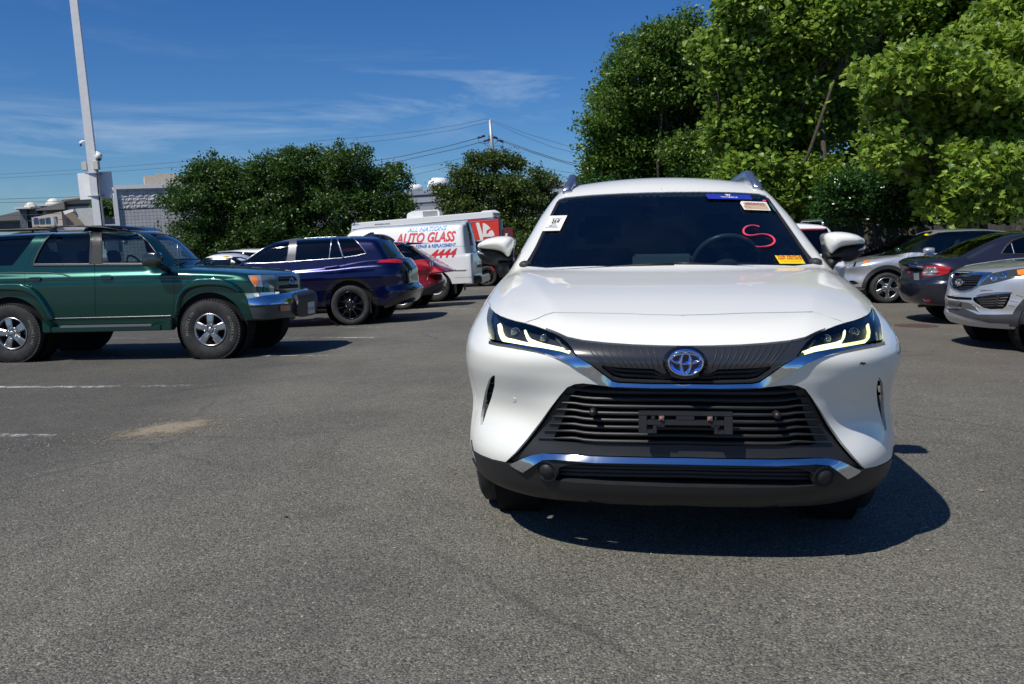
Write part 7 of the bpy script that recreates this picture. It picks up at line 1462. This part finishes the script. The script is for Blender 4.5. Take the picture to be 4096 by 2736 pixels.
tl3 = S.panel('tail_lamp', ctl, (), RED, .5, off=.002, parent=C_.root); C_.pan('clear_lens', ZK([(395, 655), (400, 600), (430, 568), (520, 570), (560, 575), (578, 610), (560, 655), (480, 665)]), WLENS, .4, off=.006, skirt=.004, parent=tl3, sm=1)
for cx_ in (438, 532): C_.strip('lens_ring', ZK(ellipse_uv(cx_, 612, 34, 34)), DCHR, .012, .008, .004, closed=True, parent=tl3)
C_.pan('tail_lamp', ZK([(216, 640), (220, 560), (232, 545), (244, 640)]), RED, .5, off=.004)
C_.strip('trunk_chrome', ZK([(232, 545), (300, 560), (410, 568)]), CHR, .045, .012, .006); C_.strip('trunk_emblem', ZK(ellipse_uv(307, 498, 17, 24)), CHR, .014, .008, .005, closed=True)
C_.strip('trunk_line', ZK([(255, 455), (330, 465), (520, 470), (545, 500)]), MBLK, .008, .001, 0); C_.strip('bumper_line', ZK([(240, 745), (400, 765), (560, 690), (680, 655), (740, 690)]), MBLK, .010, .001, 0); C_.pan('plate_recess', ZK([(285, 640), (350, 638), (352, 725), (290, 722)]), simple('plate_dull', (.16, .16, .16), .5), .6, off=.003, skirt=.003)
C_.pan('reflector', ZK([(425, 962), (490, 960), (490, 985), (440, 985)]), RED, .5, off=.006, skirt=.006); C_.strip('reflector_trim', ZK([(398, 955), (430, 982)]), CHR, .012, .004, .003)
m = MB(); m.tube([(-.35, 4.1, .25), (-.35, 4.42, .235)], .025, 8); m.build('exhaust', simple('exhaust_dark', (.05, .045, .04), .6, .5), C_.root)
for sx in (-1, 1):
    for yy in (.95, 3.55): wheel(C_.root, sx*.865, yy, .32, .21, .205, sx, 'six', ALU, parts=False)
C_.seats((2.1, 2.95), top=1.2)
# ---- silver SUV at the right edge
KM = car_matrix(5.70, 11.30, .04, -(pi/2+.12), 0)
kf = car_f(L=4.44, yf=.85, yr=.6, n=2.5, cz=[.2, .30, .42, .52, .60, .68, .78, .92, 1.0], cy=[.22, .06, .0, .02, .0, .02, .035, .06, .14], Wz=[.25, .45, .62, .85, 1.0, 1.1], Ww=[.86, .90, .905, .925, .90, .85], H=([0, .15, .3, .6, 1.1, 1.5, 3, 4.4], [.90, .99, 1.03, 1.08, 1.135, 1.15, 1.15, 1.15]), ws=(1.12, 1.13, 32), rg=(4.2, 1.15, 55), gw=.86, gz=1.10, tum=.4,
    R=([1.5, 2.2, 3, 4], [1.55, 1.62, 1.63, 1.55]), sill=.26, hx=.74, shoulder=.25)
Kc = Car('parked_suv', 'silver SUV with scratched front bumper, cut by the right edge of the photo', 'car', KM, kf, 1, 2.2, .80); S = Kc.S
khl = S.im(ZK([(1062, 800), (1140, 720), (1225, 642), (1400, 605), (1620, 575), (1800, 545), (1790, 600), (1620, 665), (1400, 725), (1230, 770)])); kgr = S.im(ZK([(785, 625), (900, 628), (1050, 636), (1222, 640), (1130, 725), (1060, 800), (985, 840), (900, 862), (830, 860), (760, 832), (732, 790), (728, 740), (750, 680)]))
kfg = S.im(ZK([(1000, 935), (1050, 925), (1250, 900), (1460, 885), (1440, 960), (1400, 1040), (1355, 1075), (1200, 1078), (1110, 1060), (1030, 1010), (990, 960)])); klo = S.im(ZK([(675, 905), (800, 925), (985, 935), (985, 968), (800, 960), (680, 938)])); kws = S.top([(-.58, 2.0), (-.70, 1.45), (0, 1.28), (.70, 1.45), (.58, 2.0)]); ksw = S.side(1, [(1.75, 1.2), (2.3, 1.5), (3.6, 1.5), (3.9, 1.3), (3.6, 1.2)])
Kc.body(SIL, (.90, 3.54), .45, .345, [(-.52, 2.15), (-.52, 3.9), (.52, 3.9), (.52, 2.15)], [khl, kgr, kfg, klo, kws, ksw, S.mir(ksw)], zs=.28, zb=.30, sp=1.1); inner_shell(Kc, zt=1.0)
for q in (kws, ksw, S.mir(ksw)): S.panel('window', inset(q, -.1), (), GLS, 2, off=-.006, parent=Kc.root, skirt=0)
hh_ = S.panel('headlight', khl, (), simple('hazed_lens', (.05, .055, .05), .12, .2, coat=1), .6, off=-.001, parent=Kc.root); Kc.pan('turn_signal', ZK([(1530, 605), (1800, 560), (1790, 600), (1620, 660), (1545, 662)]), AMB, .5, off=.002, skirt=.002, parent=hh_)
for cx_, cy_, r_ in ((1365, 665, 34), (1250, 700, 30)): Kc.strip('lamp_reflector', ZK(ellipse_uv(cx_, cy_, r_, r_*.8)), CHR, .03, .003, .002, closed=True, parent=hh_)
gg = S.panel('grille_backing', inset(kgr, -.2), (), MBLK, .8, off=-.05, parent=Kc.root, skirt=0)
S.ribbon('grille_surround', kgr, .022, CHR, .008, Kc.root, h=.012, closed=True); Kc.pan('grille_chrome_wing', ZK([(835, 640), (1200, 645), (1165, 668), (965, 668), (925, 688), (845, 675)]), CHR, .5, off=.004, skirt=.015); Kc.pan('grille_chrome_wing', ZK([(1130, 665), (1215, 645), (1130, 725), (1070, 798), (1050, 795), (1085, 730)]), CHR, .5, off=.006, skirt=.015)
for k, (a, b) in enumerate((((770, 672), (1120, 690)), ((755, 702), (1095, 715)), ((745, 735), (1075, 742)), ((745, 768), (1060, 772)), ((755, 800), (1040, 805)), ((780, 828), (990, 830)))): Kc.strip('grille_slat', ZK([a, ((a[0]+b[0])/2, (a[1]+b[1])/2+4), b]), BLK, .022, -.004, .02)
Kc.pan('grille_emblem', ZK(ellipse_uv(848, 755, 46, 38)), simple('emblem_dark', (.05, .05, .055), .2, coat=1), .4, off=.02, skirt=.03); Kc.strip('emblem_ring', ZK(ellipse_uv(848, 755, 43, 35)), CHR, .009, .024, .005, closed=True); fit_text(S, 'emblem_letters', 'KIA', ZK([(818, 740), (876, 736), (876, 768), (818, 772)]), CHR, Kc.root, .024, bold=.03)
S.panel('fog_backing', inset(kfg, -.2), (), MBLK, .9, off=-.045, parent=Kc.root, skirt=0); Kc.strip('fog_chrome', ZK([(1045, 922), (1100, 900), (1300, 880), (1470, 872)]), CHR, .022, .006, .008)
for k in range(5): t = (k+.7)/5.4; Kc.strip('fog_slat', ZK([(1020+k*22, 935+k*27), (1250, 912+k*33), (1440-k*18, 905+k*34)]), BLK, .03, -.008, .02)
Kc.strip('fog_post', ZK([(1310, 905), (1280, 980), (1265, 1040)]), BLK, .04, .0, .03); S.panel('lower_grille', inset(klo, -.1), (), MBLK, .8, off=-.02, parent=Kc.root, skirt=0)
Kc.pan('front_skid', ZK([(662, 985), (850, 985), (960, 1000), (1030, 1050), (1080, 1110), (1000, 1080), (900, 1060), (690, 1068), (665, 1040)]), DCHR, .6, off=.006, skirt=.02); Kc.pan('plate_bracket', ZK([(728, 968), (850, 976), (855, 1072), (735, 1060)]), simple('bracket_grey', (.10, .10, .10), .7), .5, off=.03, skirt=.03)
Kc.pan('black_valance', ZK([(690, 1070), (900, 1070), (1060, 1140), (1250, 1142), (1500, 1135), (1560, 1090), (1620, 960), (1700, 940), (1700, 1250), (1560, 1255), (1200, 1240), (900, 1165), (720, 1110)]), GREYP, .8, off=.008, skirt=.03)
Kc.arch_trim(1, .90, .345, .42, .52, GREYP, .02)
for a, b in (((1080, 845), (1240, 850)), ((1090, 860), (1180, 848)), ((1440, 975), (1540, 992)), ((1520, 905), (1610, 930)), ((1430, 1030), (1500, 1045))): Kc.strip('paint_scratch', ZK([a, b]), simple('scratch', (.10, .09, .10), .7), .008, .001, 0)
Kc.strip('hood_line', ZK([(1225, 640), (1300, 600), (1450, 560), (1700, 500)]), MATS['seam'], .008, .001, 0); Kc.strip('hood_crease', ZK([(880, 560), (1000, 480), (1250, 420), (1480, 390)]), SIL, .03, .004, .004)
for sx in (-1, 1):
    for yy in (.90, 3.54): wheel(Kc.root, sx*.90, yy, .345, .225, .22, sx, 'five', ALU, parts=False)
Kc.seats((2.3, 3.1), top=1.35); m = MB(); m.tube([(.5, 1.3, 1.14), (.1, 1.28, 1.165)], .01, 6); m.build('wiper_arm', BLK, Kc.root)
# ---- white SUV seen from behind
WM = car_matrix(5.45, 19.9, .03, pi-.12, 0)
wf_ = car_f(L=4.95, yf=.8, yr=.6, n=3.0, rz=[.25, .45, .62, .75, 1.0, 1.2], ry=[.2, .05, .0, .08, .06, .12], Wz=[.3, .5, .8, .95, 1.05, 1.12], Ww=[.90, .93, .94, .955, .94, .90], H=([0, .3, 1.2, 2.5, 4.4, 4.9], [.9, 1.03, 1.12, 1.13, 1.14, 1.12]), ws=(1.3, 1.12, 31), rg=(4.82, 1.12, 66), gw=.90, gz=1.08, tum=.36, R=([1.5, 2.3, 3.2, 4.7], [1.63, 1.72, 1.73, 1.68]), sill=.3, hx=.78)
W_ = Car('parked_suv', 'white SUV seen from behind over the right shoulder of the big white SUV', 'car', WM, wf_, -1, 2.6, .85); S = W_.S; S.rot = 180
wrw = S.rear([(-.66, 1.16), (-.70, 1.2), (-.60, 1.60), (.60, 1.60), (.70, 1.2), (.66, 1.16)]); wsw = S.side(-1, [(1.8, 1.2), (2.3, 1.55), (4.2, 1.58), (4.55, 1.25)])
W_.body(WC, (.95, 3.8), .45, .37, [(-.55, 2.2), (-.55, 4.4), (.55, 4.4), (.55, 2.2)], [wrw, wsw], zs=.3, zb=.3, sp=1.8); inner_shell(W_, zt=1.05)
S.panel('rear_window', inset(wrw, -.1), (), GLD, 2, off=-.004, parent=W_.root, skirt=0); S.panel('side_window', inset(wsw, -.1), (), GLD, 2, off=-.004, parent=W_.root, skirt=0)
S.ribbon('brake_light_strip', S.rear([(-.55, 1.585), (.55, 1.585)], closed=False), .03, RED, .004, W_.root, h=.004); S.ribbon('tail_light_bar', S.rear([(-.80, 1.045), (.80, 1.045)], closed=False), .055, RED, .006, W_.root, h=.004)
S.ribbon('bumper_line', S.rear([(-.90, .70), (-.6, .72), (.6, .72), (.9, .70)], closed=False), .01, MATS['seam'], .001, W_.root)
for sx in (-1, 1):
    m = MB(); m.tube([(sx*.56, 2.4, 1.70), (sx*.57, 2.6, 1.77), (sx*.57, 4.2, 1.75), (sx*.56, 4.4, 1.68)], .022, 8); m.build('roof_rail', MATS['rail_silver'], W_.root)
    for yy in (.95, 3.8): wheel(W_.root, sx*.94, yy, .37, .25, .23, sx, 'five', ALU, parts=False)
# ---- two cars deeper in the row
DK = plain_car('parked_sedan', 'dark brownish grey sedan with yellow and white stickers on its windshield', 'car', car_matrix(8.75, 25.2, .02, -(pi/2+.12), 0), paint('brown_grey', (.045, .038, .042), .5, .3), 1, 4.75, .92, 1.50, False, winmat=GLS)
DK.pan('sticker', ZH([(1225, 375), (1265, 352), (1298, 357), (1262, 382)]), SY, .6, off=.003, skirt=.001); DK.pan('sticker', ZH([(1172, 412), (1220, 390), (1258, 396), (1210, 430)]), SW, .6, off=.003, skirt=.001); DK.pan('sticker', ZH([(1122, 445), (1150, 428), (1172, 432), (1145, 450)]), SB, .6, off=.003, skirt=.001)
plain_car('parked_suv', 'red car roof showing beyond the dark brownish sedan', 'car', car_matrix(9.3, 29.3, .02, -(pi/2+.12), 0), REDP, 1, 4.4, .90, 1.56, True)
